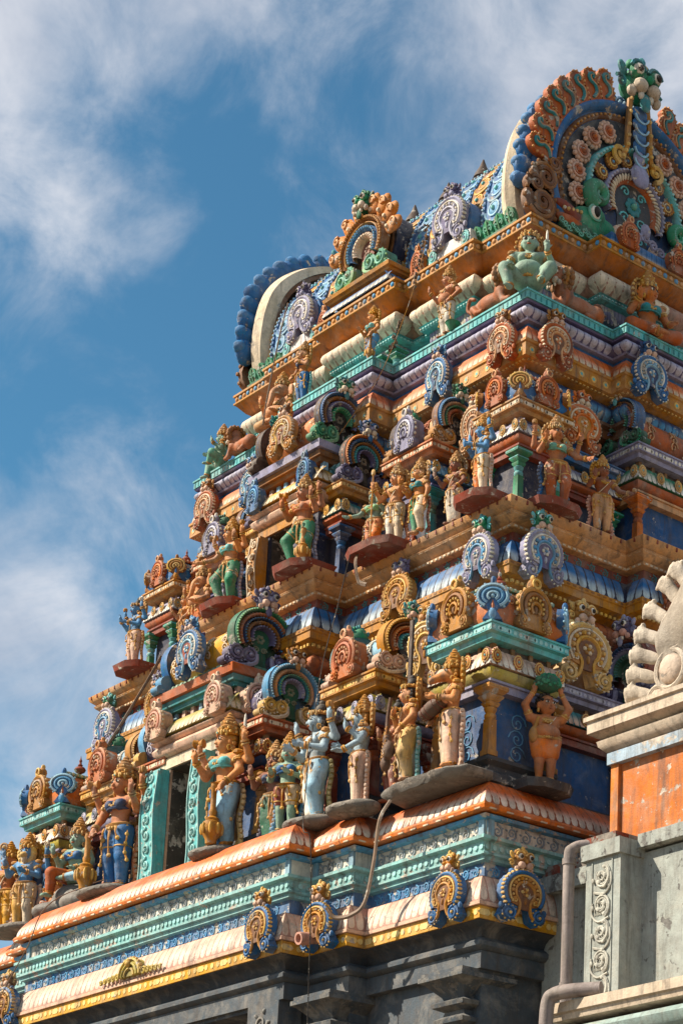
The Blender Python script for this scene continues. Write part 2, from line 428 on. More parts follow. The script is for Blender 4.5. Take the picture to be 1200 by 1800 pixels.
def scroll(g, cx, cz, r, col, bead, y=-0.2, sx=1, disc=True, depth=0.16):
    if disc: g.add(*plate([(cx + r * 1.08 * math.cos(2 * PI * i / 14), cz + r * 1.08 * math.sin(2 * PI * i / 14)) for i in range(14)], y, y + depth), mixc(col, P['black'], 0.25))
    g.add(*tube(spiral(cx, cz, r, r * 0.16, PI * 0.5, 1.7, 24, y - 0.01, sx), r * 0.2, 5), col)
    g.add(*sphere((cx, y - 0.03, cz), r * 0.24, 7, 5), bead)
    for i in range(9):
        a = PI * 0.45 + 2 * PI * 0.8 * i / 9
        g.add(*sphere((cx + sx * r * 1.12 * math.cos(a), y, cz + r * 1.12 * math.sin(a)), r * 0.15, 6, 4), bead)
def kudu_body(rim, body, bead, inner, niche):
    """horseshoe medallion 1 wide, 1 tall: open foot, flaring scrolls, cusped rim"""
    g = G(); cz = 0.58
    ex = lambda a, r: (r * math.cos(R(a)) * 0.98, cz + r * math.sin(R(a)) * (1.0 if math.sin(R(a)) < 0 else 0.96))
    out = [ex(a, 0.42 + 0.014 * (k % 2)) for k, a in enumerate(range(-34, 215, 8))]
    out += [(-0.36, 0.26), (-0.46, 0.1), (-0.3, -0.01), (-0.15, 0.06), (-0.09, 0.3), (0.09, 0.3), (0.15, 0.06), (0.3, -0.01), (0.46, 0.1), (0.36, 0.26)]
    g.add(*plate(out, -0.12, 0.05), rim)
    inn = [ex(a, 0.36) for a in range(-40, 221, 13)]
    g.add(*plate(inn + [(-0.1, 0.3), (0.1, 0.3)], -0.15, -0.1), body)
    g.add(*tube([(x, -0.13, z) for x, z in [ex(a, 0.395) for a in np.linspace(-38, 218, 26)]], 0.042, 6), rim)
    for i in range(23):
        x, z = ex(-32 + 244 * i / 22, 0.435); g.add(*sphere((x, -0.11, z), (0.03, 0.05, 0.03), 6, 4), bead)
    g.add(*tube([(x, -0.155, z) for x, z in [ex(a, 0.325) for a in np.linspace(-40, 220, 22)]], 0.022, 5), bead)
    for i in range(15):
        x, z = ex(-34 + 248 * i / 14, 0.265); g.add(*sphere((x, -0.16, z), 0.026 if i % 2 else 0.04, 6, 4), bead if i % 2 else inner)
    g.add(*tube([(x, -0.155, z) for x, z in [ex(a, 0.2) for a in np.linspace(-48, 228, 18)]], 0.03, 5), inner)
    for sx in (-1, 1): g.add(*tube(catmull([(sx * 0.13, -0.155, cz - 0.15), (sx * 0.1, -0.155, 0.33), (sx * 0.13, -0.15, 0.18), (sx * 0.2, -0.14, 0.1)], 4), 0.03, 5), inner)
    g.add(*plate([(0.16 * math.cos(R(a)), cz - 0.02 + 0.16 * math.sin(R(a))) for a in range(-50, 231, 20)] + [(-0.08, 0.25), (0.08, 0.25)], -0.16, -0.12), niche)
    for q in range(6): g.add(*sphere((0.06 * math.cos(q * 1.05), -0.165, cz + 0.06 * math.sin(q * 1.05)), (0.035, 0.02, 0.035), 6, 4), bead if q % 2 else body)
    g.add(*sphere((0, -0.17, cz), 0.03, 6, 5), inner); g.add(*sphere((0, -0.16, cz - 0.17), (0.03, 0.03, 0.07), 6, 5), body)
    for sx in (-1, 1):
        scroll(g, sx * 0.3, 0.15, 0.13, rim, bead, -0.14, sx, True, 0.16); g.add(*sphere((sx * 0.44, -0.1, 0.27), (0.05, 0.04, 0.07), 6, 5), rim)
        g.add(*tube(spiral(sx * 0.2, 0.4, 0.05, 0.01, 0, 1.3, 10, -0.16, sx), 0.016, 4), bead)
    for a in (60, 75, 90, 105, 120): x, z = ex(a, 0.45); g.add(*sphere((x, -0.06, z), (0.05, 0.06, 0.065), 7, 5), rim)
    return g
_KC = {}
def kudu(parent, loc, w, scheme, rz=0.0, yal=('gold', 'pink', 'gold'), hs=0.62, h=None):
    """a medallion and its mask on the tower"""
    if scheme not in _KC:
        _KC[scheme] = kudu_body(*[P[c] for c in scheme]).mesh('horseshoe_medallion'); _KC[scheme].materials.append(M_PAINT)
    rj = random.Random(int(abs(loc[0] * 131 + loc[1] * 71 + loc[2] * 17))); h = (h or w) * rj.uniform(0.95, 1.05); w = w * rj.uniform(0.94, 1.06)
    k = mk('horseshoe_medallion', _KC[scheme], parent, loc, rz + rj.uniform(-0.06, 0.06), (w, w, h)); k.rotation_euler = (rj.uniform(-0.03, 0.06), rj.uniform(-0.05, 0.05), k.rotation_euler[2])
    if yal: mk('yali_head', yali_mesh(*yal), k, (0, -0.02, 0.98), 0, (hs, hs, hs * w / (h or w)))
    return k
def leaf_kudu_body(rim, body, bead):
    """small medallion with ball finial on domes"""
    g = G()
    g.add(*plate([(0.42 * math.cos(R(a)), 0.44 + 0.40 * math.sin(R(a))) for a in range(-60, 241, 15)] + [(-0.3, 0.0), (0.3, 0.0)], -0.16, 0.2), mixc(rim, P['black'], 0.15))
    g.add(*tube(arc(0, 0.44, 0.39, -50, 230, 20, -0.17), 0.05, 6), rim)
    for i in range(15):
        a = R(-35 + 250 * i / 14); g.add(*sphere((0.44 * math.cos(a), -0.13, 0.44 + 0.42 * math.sin(a)), 0.04, 6, 4), bead)
    g.add(*tube(arc(0, 0.44, 0.28, -45, 225, 16, -0.19), 0.045, 5), body)
    for i in range(9):
        a = R(-20 + 220 * i / 8); g.add(*sphere((0.2 * math.cos(a), -0.2, 0.44 + 0.2 * math.sin(a)), 0.034, 6, 4), bead)
    g.add(*tube(arc(0, 0.42, 0.12, -60, 240, 12, -0.2), 0.035, 5), rim); g.add(*sphere((0, -0.18, 0.40), (0.06, 0.05, 0.09), 6, 5), mixc(body, P['black'], 0.4))
    for sx in (-1, 1): scroll(g, sx * 0.32, 0.11, 0.11, rim, bead, -0.19, sx, True, 0.2)
    g.add(*sphere((0, -0.08, 0.93), (0.14, 0.13, 0.15), 8, 6), rim); g.add(*tube(arc(0, 0.94, 0.09, 0, 360, 11, -0.2), 0.03, 5), bead); g.add(*sphere((0, -0.06, 1.1), (0.05, 0.06, 0.07), 6, 5), bead)
    return g
_LC = {}
def leaf_kudu(parent, loc, w, scheme, rz=0.0, h=None):
    if scheme not in _LC:
        _LC[scheme] = leaf_kudu_body(*[P[c] for c in scheme]).mesh('dome_medallion'); _LC[scheme].materials.append(M_PAINT)
    return mk('dome_medallion', _LC[scheme], parent, loc, rz, (w, w, h or w))
def nasi_blue(parent, loc, w, rz, cols=('blue', 'sky', 'bluel')):
    k = ('nb', cols)
    if k not in _LC:
        a, b, c = [P[x] for x in cols]; g = G()
        g.add(*plate([(0.4 * math.cos(R(t)), 0.6 + 0.32 * math.sin(R(t))) for t in range(-70, 251, 16)] + [(-0.1, 0.22), (-0.24, 0.0), (0.24, 0.0), (0.1, 0.22)], -0.1, 0.12), a)
        for r, cc in ((0.37, b), (0.25, c), (0.13, b)): g.add(*tube(arc(0, 0.6, r, -60, 240, 18, -0.11, r * 0.8), 0.045, 5), cc)
        for i in range(11):
            t = R(-50 + 280 * i / 10); g.add(*sphere((0.43 * math.cos(t), -0.08, 0.6 + 0.35 * math.sin(t)), 0.035, 6, 4), b)
        g.add(*sphere((0, -0.1, 0.14), (0.1, 0.06, 0.16), 7, 5), c); g.add(*sphere((0, -0.06, 1.0), (0.08, 0.08, 0.14), 7, 5), a); g.add(*sphere((0, -0.1, 0.6), 0.06, 7, 5), b)
        _LC[k] = g.mesh('corner_leaf'); _LC[k].materials.append(M_PAINT)
    return mk('corner_leaf', _LC[k], parent, loc, rz, w)
def medallion(parent, loc, w, rz, cols=('gold', 'goldl', 'teal'), name='oval_boss'):
    k = ('md', cols)
    if k not in _LC:
        a, b, c = [P[x] for x in cols]; g = G()
        g.add(*sphere((0, 0, 0), (0.38, 0.10, 0.48), 12, 6), a)
        g.add(*tube([(0.40 * math.cos(2 * PI * i / 16), -0.03, 0.5 * math.sin(2 * PI * i / 16)) for i in range(16)], 0.06, 5, True), b)
        g.add(*tube([(0.22 * math.cos(2 * PI * i / 12), -0.09, 0.3 * math.sin(2 * PI * i / 12)) for i in range(12)], 0.05, 5, True), b)
        for i in range(14):
            t = 2 * PI * i / 14; g.add(*sphere((0.46 * math.cos(t), 0, 0.58 * math.sin(t)), 0.06, 6, 4), a)
        g.add(*sphere((0, -0.1, 0), (0.09, 0.07, 0.11), 7, 5), c)
        _LC[k] = g.mesh(name); _LC[k].materials.append(M_PAINT)
    return mk(name, _LC[k], parent, loc, rz, w)
def finial(parent, loc, s, col='redbrown', name='finial'):
    k = ('fin', col)
    if k not in _LC:
        g = G(); g.add(*lathe([(0.3, 0), (0.34, 0.08), (0.16, 0.16), (0.12, 0.26), (0.3, 0.36), (0.36, 0.5), (0.28, 0.64), (0.12, 0.72), (0.16, 0.80), (0.08, 0.88), (0.07, 1.0), (0.1, 1.08), (0.045, 1.2), (0.004, 1.42)], 12), P[col])
        _LC[k] = g.mesh('finial'); _LC[k].materials.append(M_PAINT)
    return mk(name, _LC[k], parent, loc, 0, s)

def arch_gable(parent, loc, w, bands, curl, rz=0.0, yal=None, niche='dark', depth=0.3, h=None, hs=0.5, name='arch_gable', shell=None):
    """layered horseshoe gable end, 1 wide; bands outer->inner: (colour, bead colour or None, relative width)"""
    o = empty(name, loc, rz, parent); o.scale = (w, w, h or w)
    tot = sum(b[2] for b in bands); r = 0.5; cz = 0.56; wid = 0.35 / tot; y = -0.02
    g = G(); sc = P[shell or bands[0][0]]
    # shell that carries the layers, as deep as the roof behind
    n = 22
    ang = [R(-34 + 248 * i / (n - 1)) for i in range(n)]
    V = []; F = []
    for yy in (y - 0.02, depth * 0.45):
        for a in ang: V.append((r * math.cos(a), yy, cz + r * math.sin(a)))
    for i in range(n - 1): F.append((i + 1, i, n + i, n + i + 1))
    g.add(V, F, sc)
    g.add(*plate([(0.49 * math.cos(a), cz + 0.49 * math.sin(a)) for a in ang] + [(-0.36, 0.0), (0.36, 0.0)], 0.09, 0.14), mixc(sc, P['black'], 0.5))
    mk('arch_shell', g, o)
    for j, (c, bc, ww) in enumerate(bands):
        t = ww * wid; rc = r - t / 2; g = G()
        path = arc(0, cz, rc, -30, 210, 30)
        k = 6; V = []; F = []
        for (px, _, pz) in path:
            dx, dz = px / rc, (pz - cz) / rc
            for m in range(k):
                u = m / (k - 1) - 0.5
                V.append((px + dx * u * t, y - 0.055 * math.cos(u * PI) - (0.0 if 0 < m < k - 1 else -0.06), pz + dz * u * t))
        for i in range(len(path) - 1):
            for m in range(k - 1): F.append((i * k + m, i * k + m + 1, (i + 1) * k + m + 1, (i + 1) * k + m))
        g.add(V, F, P[c])
        if bc and j % 2 == 0:
            m = max(14, int(46 * rc / 0.5))
            for i in range(m):
                a = R(-28 + 236 * i / (m - 1)); g.add(*sphere((rc * math.cos(a), y - 0.06, cz + rc * math.sin(a)), (t * 0.2, 0.022, t * 0.2), 6, 4), P[bc])
        elif bc:
            m = int(30 * rc / 0.5) + 6
            for i in range(m):
                a = R(-28 + 236 * i / (m - 1)); q0, q1 = rc - t * .42, rc + t * .42
                g.add(*tube([(q0 * math.cos(a), y - .02, cz + q0 * math.sin(a)), (rc * math.cos(a), y - .06, cz + rc * math.sin(a)), (q1 * math.cos(a), y - .02, cz + q1 * math.sin(a))], .007, 4), mixc(P[c], P[bc], .8))
        mk('arch_ring', g, o); r -= t; y += 0.006
    g = G(); nc = P[niche]
    g.add(*plate([(r * 1.15 * math.cos(R(a)), cz + r * 1.15 * math.sin(R(a))) for a in range(-60, 241, 15)] + [(-r * 0.8, 0.1), (r * 0.8, 0.1)], y + 0.05, y + 0.09), nc)
    bc = mixc(nc, P['cream'], 0.3)
    for i in range(6):
        a = 2 * PI * i / 6; g.add(*sphere((0.05 * math.cos(a), y + 0.05, cz + 0.05 * math.sin(a)), (0.03, 0.02, 0.03), 6, 4), bc)
    for sx in (-1, 1): g.add(*tube(spiral(sx * 0.06, cz - 0.18, 0.055, 0.01, 0, 1.4, 12, y + 0.045, sx), 0.014, 4), bc)
    mk('niche_panel', g, o)
    g = G(); cc = P[curl[0]]; cb = P[curl[1]]
    for sx in (-1, 1):
        scroll(g, sx * 0.235, 0.2, 0.115, cc, cb, -0.07, sx, True, 0.18); scroll(g, sx * 0.43, 0.19, 0.125, cc, cb, -0.05, -sx, True, 0.18)
        scroll(g, sx * 0.56, 0.06, 0.065, cc, cb, -0.04, sx, True, 0.18); g.add(*plate([(sx * 0.12, 0.0), (sx * 0.6, 0.0), (sx * 0.5, 0.12), (sx * 0.3, 0.16), (sx * 0.14, 0.3)], -0.03, 0.12), mixc(cc, P['black'], 0.25))
        g.add(*tube(catmull([(sx * 0.56, -0.06, 0.03), (sx * 0.4, -0.07, -0.01), (sx * 0.25, -0.08, 0.03), (sx * 0.14, -0.08, 0.1), (sx * 0.13, -0.07, 0.24)]), 0.035, 5), cb)
    mk('scroll_foot', g, o)
    if yal: mk('yali_head', yali_mesh(*yal), o, (0, -0.04, 1.0), 0, (hs, hs, hs * w / (h or w)))
    return o
def barrel(parent, x0, x1, y0, y1, z0, z1, col, strip, axis='X', pattern=None, name='barrel_roof'):
    """bulging vault between two gables"""
    z1 = z0 + (z1 - z0) * 0.82
    if axis == 'X': y0 += 0.06; y1 -= 0.04
    else: x1 -= 0.06; x0 += 0.04
    g = G(); n = 16; cz = 0.56
    ang = [R(-50 + 280 * i / (n - 1)) for i in range(n)]
    pr = [(0.47 * math.cos(a), cz + 0.47 * math.sin(a)) for a in ang]
    V = []; F = []
    L = x1 - x0 if axis == 'X' else y1 - y0; Wd = y1 - y0 if axis == 'X' else x1 - x0; H = z1 - z0; m = 9
    for k in range(m):
        for u, v in pr:
            if axis == 'X': V.append((x0 + L * k / (m - 1), (y0 + y1) / 2 + u * Wd, z0 + v * H))
            else: V.append(((x0 + x1) / 2 + u * Wd, y0 + L * k / (m - 1), z0 + v * H))
    for k in range(m - 1):
        for i in range(n - 1):
            f = (k * n + i, k * n + i + 1, (k + 1) * n + i + 1, (k + 1) * n + i); F.append(f if axis == 'X' else f[::-1])
    g.add(V, F, P[col])
    o = mk(name, g, parent)
    g = G()
    if axis == 'X': g.add(*box(x0, x1, y0 + 0.1 * Wd, y1 - 0.1 * Wd, z0 - 0.01, z0 + 0.14 * H), P[strip]); 
    else: g.add(*box(x0 + 0.1 * Wd, x1 - 0.1 * Wd, y0, y1, z0 - 0.01, z0 + 0.14 * H), P[strip])
    k = int(L / 0.14)
    for i in range(k):
        t = (i + 0.5) / k
        c = (x0 + L * t, y0 + 0.09 * Wd, z0 + 0.09 * H) if axis == 'X' else (x1 - 0.09 * Wd, y0 + L * t, z0 + 0.09 * H)
        g.add(*sphere(c, 0.06 * H + 0.02, 6, 4), mixc(P[strip], P['cream'], 0.25))
    mk('leaf_strip', g, o)
    if pattern:
        g = G(); pc = P[pattern]
        for k in range(max(2, int(L / 0.45))):
            t = (k + 0.5) / max(2, int(L / 0.45)); sg = -1 if k % 2 else 1
            for zz, q in ((0.62, 1), (0.78, -1), (0.45, -1)):
                a = math.asin(max(-1, min(1, (zz - cz) / 0.475))); off = 0.478 * math.cos(a)
                pts = spiral(0, 0, 0.11, 0.02, 0, 1.3, 14, 0, sg * q)
                if axis == 'X': pts = [(x0 + L * t + p_[0] * 0.9, (y0 + y1) / 2 - Wd * 0.482 * math.cos(math.asin(max(-1, min(1, (zz + p_[2] * 0.9 / H - cz) / 0.475)))), z0 + zz * H + p_[2] * 0.9) for p_ in pts]
                else: pts = [((x0 + x1) / 2 + Wd * 0.482 * math.cos(math.asin(max(-1, min(1, (zz + p_[2] * 0.9 / H - cz) / 0.475)))), y0 + L * t + p_[0] * 0.9, z0 + zz * H + p_[2] * 0.9) for p_ in pts]
                g.add(*tube(pts, 0.016, 4), pc)
        mk('painted_scroll', g, o)['kind'] = 'stuff'
    return o
def pillar_mesh(col, trim, z, w=0.16, cap=0.3):
    """square pillar with stepped bracket capital, height z"""
    g = G(); c = P[col]; t = P[trim]
    g.add(*lathe([(w * 0.62, 0), (w * 0.62, z * 0.07), (w * 0.5, z * 0.09), (w * 0.46, z * 0.52), (w * 0.5, z * 0.53)], 4, True), c)
    g.add(*lathe([(w * 0.5, z * 0.53), (w * 0.62, z * 0.56), (w * 0.62, z * 0.59), (w * 0.45, z * 0.62), (w * 0.62, z * 0.66), (w * 0.68, z * 0.69), (w * 0.5, z * 0.71)], 10), t)
    g.add(*lathe([(w * 0.5, z * 0.71), (w * 0.66, z * 0.75), (w * 0.66, z * 0.77), (w * 0.55, z * 0.78), (w * 0.9, z * 0.84), (w * 0.9, z * 0.87), (w * 0.75, z * 0.875), (w * 1.25, z * 0.94), (w * 1.25, z)], 4, True), c)
    for zz, ww in ((0.855, 0.92), (0.97, 1.27)): g.add(*lathe([(w * ww, z * zz - 0.008), (w * (ww + 0.02), z * zz), (w * ww, z * zz + 0.008)], 4, True), t)
    return g
_PC = {}
def pillar(parent, x, y, z0, z1, col, trim, w=0.16, rz=0.0):
    k = (col, trim, round(z1 - z0, 3), w)
    if k not in _PC: _PC[k] = pillar_mesh(col, trim, z1 - z0, w).mesh('pillar'); _PC[k].materials.append(M_PAINT)
    return mk('pillar', _PC[k], parent, (x, y, z0), rz)

# scalloped tabs and lotus petals along a course: every piece an object, mesh shared
def tab_mesh(prof, w, ctop, cbot, lift=0.004, puff=0.0, round_at='bottom', name='petal', mid=0.5, wear=0.3, clip=None):
    """prof [(out,z)] top->bottom of the surface it lies on; local x along the wall, -y outwards; clip(out)->(lo,hi) keeps end pieces inside the mitre"""
    pr = catmull([(o, 0, z) for o, z in prof], 4)[:, [0, 2]]; n = len(pr); cols = 7
    V = []; C = []; F = []
    for i in range(n):
        t = i / (n - 1)
        for j in range(cols):
            u = (j / (cols - 1) - 0.5) * 2
            e = 1 - 0.2 * (1 - math.sqrt(max(0, 1 - u * u)))        # rounded end
            tt = t * e if round_at == 'bottom' else 1 - (1 - t) * e
            k = tt * (n - 1); a = int(min(k, n - 2)); q = pr[a] * (1 - (k - a)) + pr[a + 1] * (k - a)
            edge = abs(u) > 0.99 or (t in (0.0, 1.0))
            l = -0.003 if edge else lift + puff * (1 - u * u) * math.sin(PI * t)
            x = u * w / 2
            if clip: lo, hi = clip(q[0]); x = min(max(x, lo), hi)
            V.append((x, -(q[0] + l), q[1]))
            m = min(1, max(0, (tt - mid + 0.22) / 0.44)); C.append(mixc(ctop, cbot, m * m * (3 - 2 * m)))
    for i in range(n - 1):
        for j in range(cols - 1): F.append((i * cols + j, (i + 1) * cols + j, (i + 1) * cols + j + 1, i * cols + j + 1))
    g = G(); g.add(V, F, C, wear=wear); me = g.mesh(name); me.materials.append(M_PAINT); return me
def run_tabs(course, poly, prof, w, ctop, cbot, name='petal', lift=0.004, puff=0.0, round_at='bottom', mid=0.5, gap=0.94, wear=0.3, ymax=99):
    """lay pieces along the runs of the plan that face A or B"""
    om = max(p_[0] for p_ in prof); n_ = len(poly); q = offset(poly, om); cache = {}
    for i in range(n_):
        (x, y), (x1, y1) = poly[i], poly[(i + 1) % n_]; (u0, v0), (u1, v1) = q[i], q[(i + 1) % n_]
        if x1 - x > 0.01 and abs(y1 - y) < 1e-6 and y < 0: face, a0, a1, b0, b1, rz = 'A', x, x1, u0, u1, 0.0
        elif y1 - y > 0.01 and abs(x1 - x) < 1e-6: face, a0, a1, b0, b1, rz = 'B', y, y1, v0, v1, PI / 2
        else: continue
        if face == 'B' and (x < 0 and abs(y1 - y) > 1.5): continue
        L_ = b1 - b0
        if L_ < 0.06: continue
        s0, s1 = (b0 - a0) / om if om else 0, (b1 - a1) / om if om else 0
        n = max(1, round(L_ / w)); ww = round(L_ / n * gap, 3)
        for k in range(n):
            p_ = b0 + L_ * (k + 0.5) / n
            loc = (p_, y, 0) if face == 'A' else (x, p_, 0)
            if face == 'B' and loc[1] > ymax: continue
            if k < 2 or k > n - 3: me = tab_mesh(prof, ww, ctop, cbot, lift, puff, round_at, name, mid, wear, lambda o, p_=p_: (a0 + s0 * o - p_, a1 + s1 * o - p_))
            else:
                if ww not in cache: cache[ww] = tab_mesh(prof, ww, ctop, cbot, lift, puff, round_at, name, mid, wear)
                me = cache[ww]
            mk(name, me, course, loc, rz)
def dots(course, poly, o, z, size, col, step, kind='disc', name='painted_dot', ymax=99, dash=None):
    """painted beads along a flat band, one joined part"""
    g = G(); h = 0.006
    for face, x, y, l, rz in edges_AB(poly, o):
        if face == 'B' and x < 0: continue
        n = max(1, int(l / step)); M0 = TR(x, y, 0, rz=rz)
        for i in range(n):
            u = l * (i + 0.5) / n
            if dash and i % dash[0] == 0:
                a = dash[1]; pts = [(u + s_ * (a / 2) + size / 2 * math.cos(t), z + size / 2 * math.sin(t)) for s_, t in [(1, -PI / 2), (1, 0), (1, PI / 2), (-1, PI / 2), (-1, PI), (-1, 3 * PI / 2)]]
            else: pts = [(u + size / 2 * math.cos(2 * PI * k / 10), z + size / 2 * math.sin(2 * PI * k / 10)) for k in range(10)]
            g.add(*plate(pts, -h, 0.004), col, M0)
    if not g.n: return None
    o_ = mk(name, g, course); o_['kind'] = 'stuff'; return o_
def scrollband(w, h, col, n, rad=0.018, y=-0.01):
    """row of facing spirals with leaves"""
    g = G()
    for i in range(n):
        cx = w * ((i + 0.5) / n - 0.5); r = min(h * 0.38, w / n * 0.42); sg = 1 if i % 2 else -1
        g.add(*tube(spiral(cx, sg * h * 0.04, r, r * 0.12, -PI / 2 * sg, 1.6, 20, y, sg), [rad * (1 - 0.5 * k / 19) for k in range(20)], 4), col)
        for a in (0.6, 1.6, 2.8, 4.0): g.add(*sphere((cx + r * 1.1 * math.cos(a), y, sg * h * 0.04 + r * 1.05 * math.sin(a)), (r * 0.28, rad, r * 0.16), 6, 4, Matrix.Rotation(-a, 3, 'Y')), col)
    return g

# ================================================================== ground
GZ = -1.7
g = G(); g.add([(-3000, -3000, GZ), (3000, -3000, GZ), (3000, 3000, GZ), (-3000, 3000, GZ)], [(0, 1, 2, 3)], srgb(122, 108, 92))
ground = mk('ground', g, None, mat=M_RAW); ground['kind'] = 'structure'; ground['label'] = 'dusty sand-coloured ground round the temple'; ground['category'] = 'ground'

# ================================================================== the tower
tower = empty('temple_tower', (0, 0, 0))
tower['label'] = 'tall tapering painted temple gateway tower with stacked storeys and barrel roof'; tower['category'] = 'tower'
P0 = plan(8.10, 5.76, [(4.27, 0.75), (5.36, 0.33), (8.10, 0)], [(3.2, 0.3), (5.76, 0)])
P2 = plan(6.45, 4.12, [(1.85, 0.62), (6.45, 0)], [(1.62, 0.42), (4.12, 0)])
P3 = plan(5.20, 2.92, [(1.32, 0.48), (5.20, 0)], [(0.92, 0.36), (2.92, 0)])
P4 = plan(4.45, 2.25, [(0.95, 0.42), (1.65, 0.0), (3.05, 0.2), (4.45, 0)], [(0.9, 0.36), (2.25, 0)])
def course(name, poly, prof, col, wear=0.3, parent=None, mat=None, **k):
    g = G(); g.wear = wear; sweep(g, poly, prof, col, wear, **k); return mk(name, g, parent or tower, mat=mat)
def kap(o0, o1, z0, z1):            # cornice surface, top to bottom
    h = z1 - z0; d = o1 - o0
    return [(o0, z1), (o0 + d * 0.36, z1 - h * 0.22), (o0 + d * 0.66, z1 - h * 0.46), (o0 + d * 0.88, z1 - h * 0.72), (o1, z0)]
def bulge(o, d, z0, z1, n=7): return [(o + d * math.sin(PI * i / (n - 1)), z1 + (z0 - z1) * i / (n - 1)) for i in range(n)]
rv = lambda pr: pr[::-1]

# --- stone base
ST, SD = P['stone'], P['stoned']
PW = plan(8.10, 5.76, [(3.3, -0.75), (4.27, 0.75), (5.36, 0.33), (8.10, 0)], [(3.2, 0.3), (5.76, 0)])
course('base_wall', PW, [(-0.14, GZ), (-0.14, 6.92)], ST, 0.3, mat=M_STONE)
g = G(); g.add(*box(-3.6, 3.6, -6.45, -4.6, 6.84, 6.93), SD); mk('gate_soffit', g, tower, mat=M_STONE)
course('lintel', P0, [(-0.14, 6.9), (0.0, 6.9), (0.0, 7.16), (-0.06, 7.16)], ST, 0.25, mat=M_STONE)
course('roll_moulding', P0, [(-0.06, 7.155), (0.03, 7.17), (0.09, 7.22), (0.09, 7.28), (0.03, 7.33), (-0.02, 7.36)], ST, 0.25, mat=M_STONE)
course('cove_moulding', P0, [(-0.02, 7.355), (0.02, 7.44), (0.10, 7.50), (0.21, 7.535), (0.21, 7.56)], SD, 0.25, mat=M_STONE)
c = course('yellow_band', P0, [(0.21, 7.55), (0.245, 7.55), (0.245, 7.73), (0.2, 7.74)], P['yellow'], 0.25)
dots(c, P0, 0.2465, 7.64, 0.092, srgb(240, 208, 130), 0.165, ymax=0, dash=(4, 0.14))
c = course('pink_lip', P0, [(0.2, 7.735), (0.285, 7.74), (0.285, 7.79), (0.25, 7.81)], P['pink'], 0.5)
pr = kap(0.13, 0.27, 7.80, 8.21)
c = course('pink_cornice', P0, rv(pr), mixc(P['pinkd'], P['black'], 0.25), 0.6)
run_tabs(c, P0, pr, 0.165, P['pink'], mixc(P['pink'], P['white'], 0.6), 'cornice_tab', ymax=-4.5, gap=0.95, wear=0.55)
bf = course('blue_frieze', P0, [(0.14, 8.205), (-0.05, 8.21), (-0.05, 8.5)], mixc(P['blue'], P['concrete'], 0.2), 0.75)
for face, x, y, l, rz in edges_AB(P0, -0.05):
    if (face == 'B' and (x < 0 or y > -4)) or l < 0.5: continue
    g2 = G(); g2.merge(scrollband(l * 0.94, 0.22, P['bluel'], max(1, int(l / 0.24)), 0.016, -0.004), TR(x, y, 0, rz=rz) @ TR(l / 2, 0, 8.36)); mk('painted_scroll', g2, bf)['kind'] = 'stuff'
c = course('teal_moulding', P0, [(-0.05, 8.48), (0.02, 8.5), (0.02, 8.55), (0.07, 8.57), (0.07, 8.60), (0.03, 8.62), (0.05, 8.76), (0.12, 8.79), (0.12, 8.84), (-0.04, 8.86)], mixc(P['teal'], P['white'], 0.22), 0.6)
dots(c, P0, 0.047, 8.69, 0.085, P['aqua'], 0.125, ymax=0)
c = course('scroll_frieze', P0, [(-0.05, 8.85), (-0.05, 9.14)], mixc(P['white'], P['stone'], 0.16), 0.7)
for face, x, y, l, rz in edges_AB(P0, -0.05):
    if (face == 'B' and (x < 0 or y > -4)) or l < 0.5: continue
    M0 = TR(x, y, 0, rz=rz) @ TR(l / 2, 0, 8.995); g = scrollband(l * 0.94, 0.26, mixc(mixc(P['stone'], P['bluel'], 0.3), P['white'], 0.25), max(1, int(l / 0.26)), 0.02, -0.004)
    g2 = G(); g2.merge(g, M0); mk('painted_scroll', g2, c)['kind'] = 'stuff'
for face, x, y, l, rz in edges_AB(P0, -0.05):
    if (face == 'B' and (x < 0 or y > -4)): continue
    for u in ([0.07, l - 0.07] if l > 0.5 else []):
        g = G(); g.add(*box(u - 0.06, u + 0.06, -0.035, 0.02, 8.86, 9.13), mixc(P['sky'], P['stone'], 0.3), TR(x, y, 0, rz=rz)); mk('frieze_post', g, c)
course('blue_fillet', P0, [(-0.05, 9.12), (0.04, 9.14), (0.05, 9.19), (0.0, 9.2)], P['bluel'], 0.7)
course('orange_lip', P0, [(0.0, 9.22), (0.15, 9.23), (0.165, 9.28), (0.14, 9.32)], P['orange'], 0.25)
pr = kap(-0.17, 0.13, 9.31, 9.76)
c = course('orange_cornice', P0, rv(pr), mixc(P['rust'], P['black'], 0.3), 0.2)
run_tabs(c, P0, pr, 0.15, srgb(216, 98, 6), P['white'], 'cornice_tab', ymax=-2.4, mid=0.66, gap=0.97, wear=0.35)
course('terrace', P0, [(-0.17, 9.755), (-0.22, 9.78), (-1.9, 9.785)], P['rock'], 0.8, cap_top=True)

# --- first storey core
course('storey_wall', plan(6.15, 3.85), [(0, 9.7), (0, 13.35)], P['wall'], 0.5)
course('ochre_wall_band', P2, [(-0.3, 12.4), (-0.12, 12.45), (-0.12, 13.2)], P['goldd'], 0.3)
course('teal_fillet', P2, [(-0.12, 13.17), (-0.02, 13.2), (0.0, 13.27), (-0.06, 13.29)], P['teald'], 0.3)
pr = bulge(-0.06, 0.16, 13.28, 13.7)
c = course('lotus_course', P2, rv(pr), P['redbrown'], 0.3)
run_tabs(c, P2, pr, 0.19, P['salmon'], P['rust'], 'lotus_petal', puff=0.012, round_at='top', gap=0.93, ymax=0.5, wear=0.35)
course('gold_band', P2, [(-0.06, 13.69), (0.14, 13.78), (0.17, 13.83), (0.235, 13.85), (0.235, 13.97), (0.255, 13.99), (0.255, 14.06), (0.16, 14.075)], P['gold'], 0.25)
pr = kap(0.05, 0.2, 14.07, 14.52)
c = course('blue_cornice', P2, rv(pr), P['navy'], 0.2)
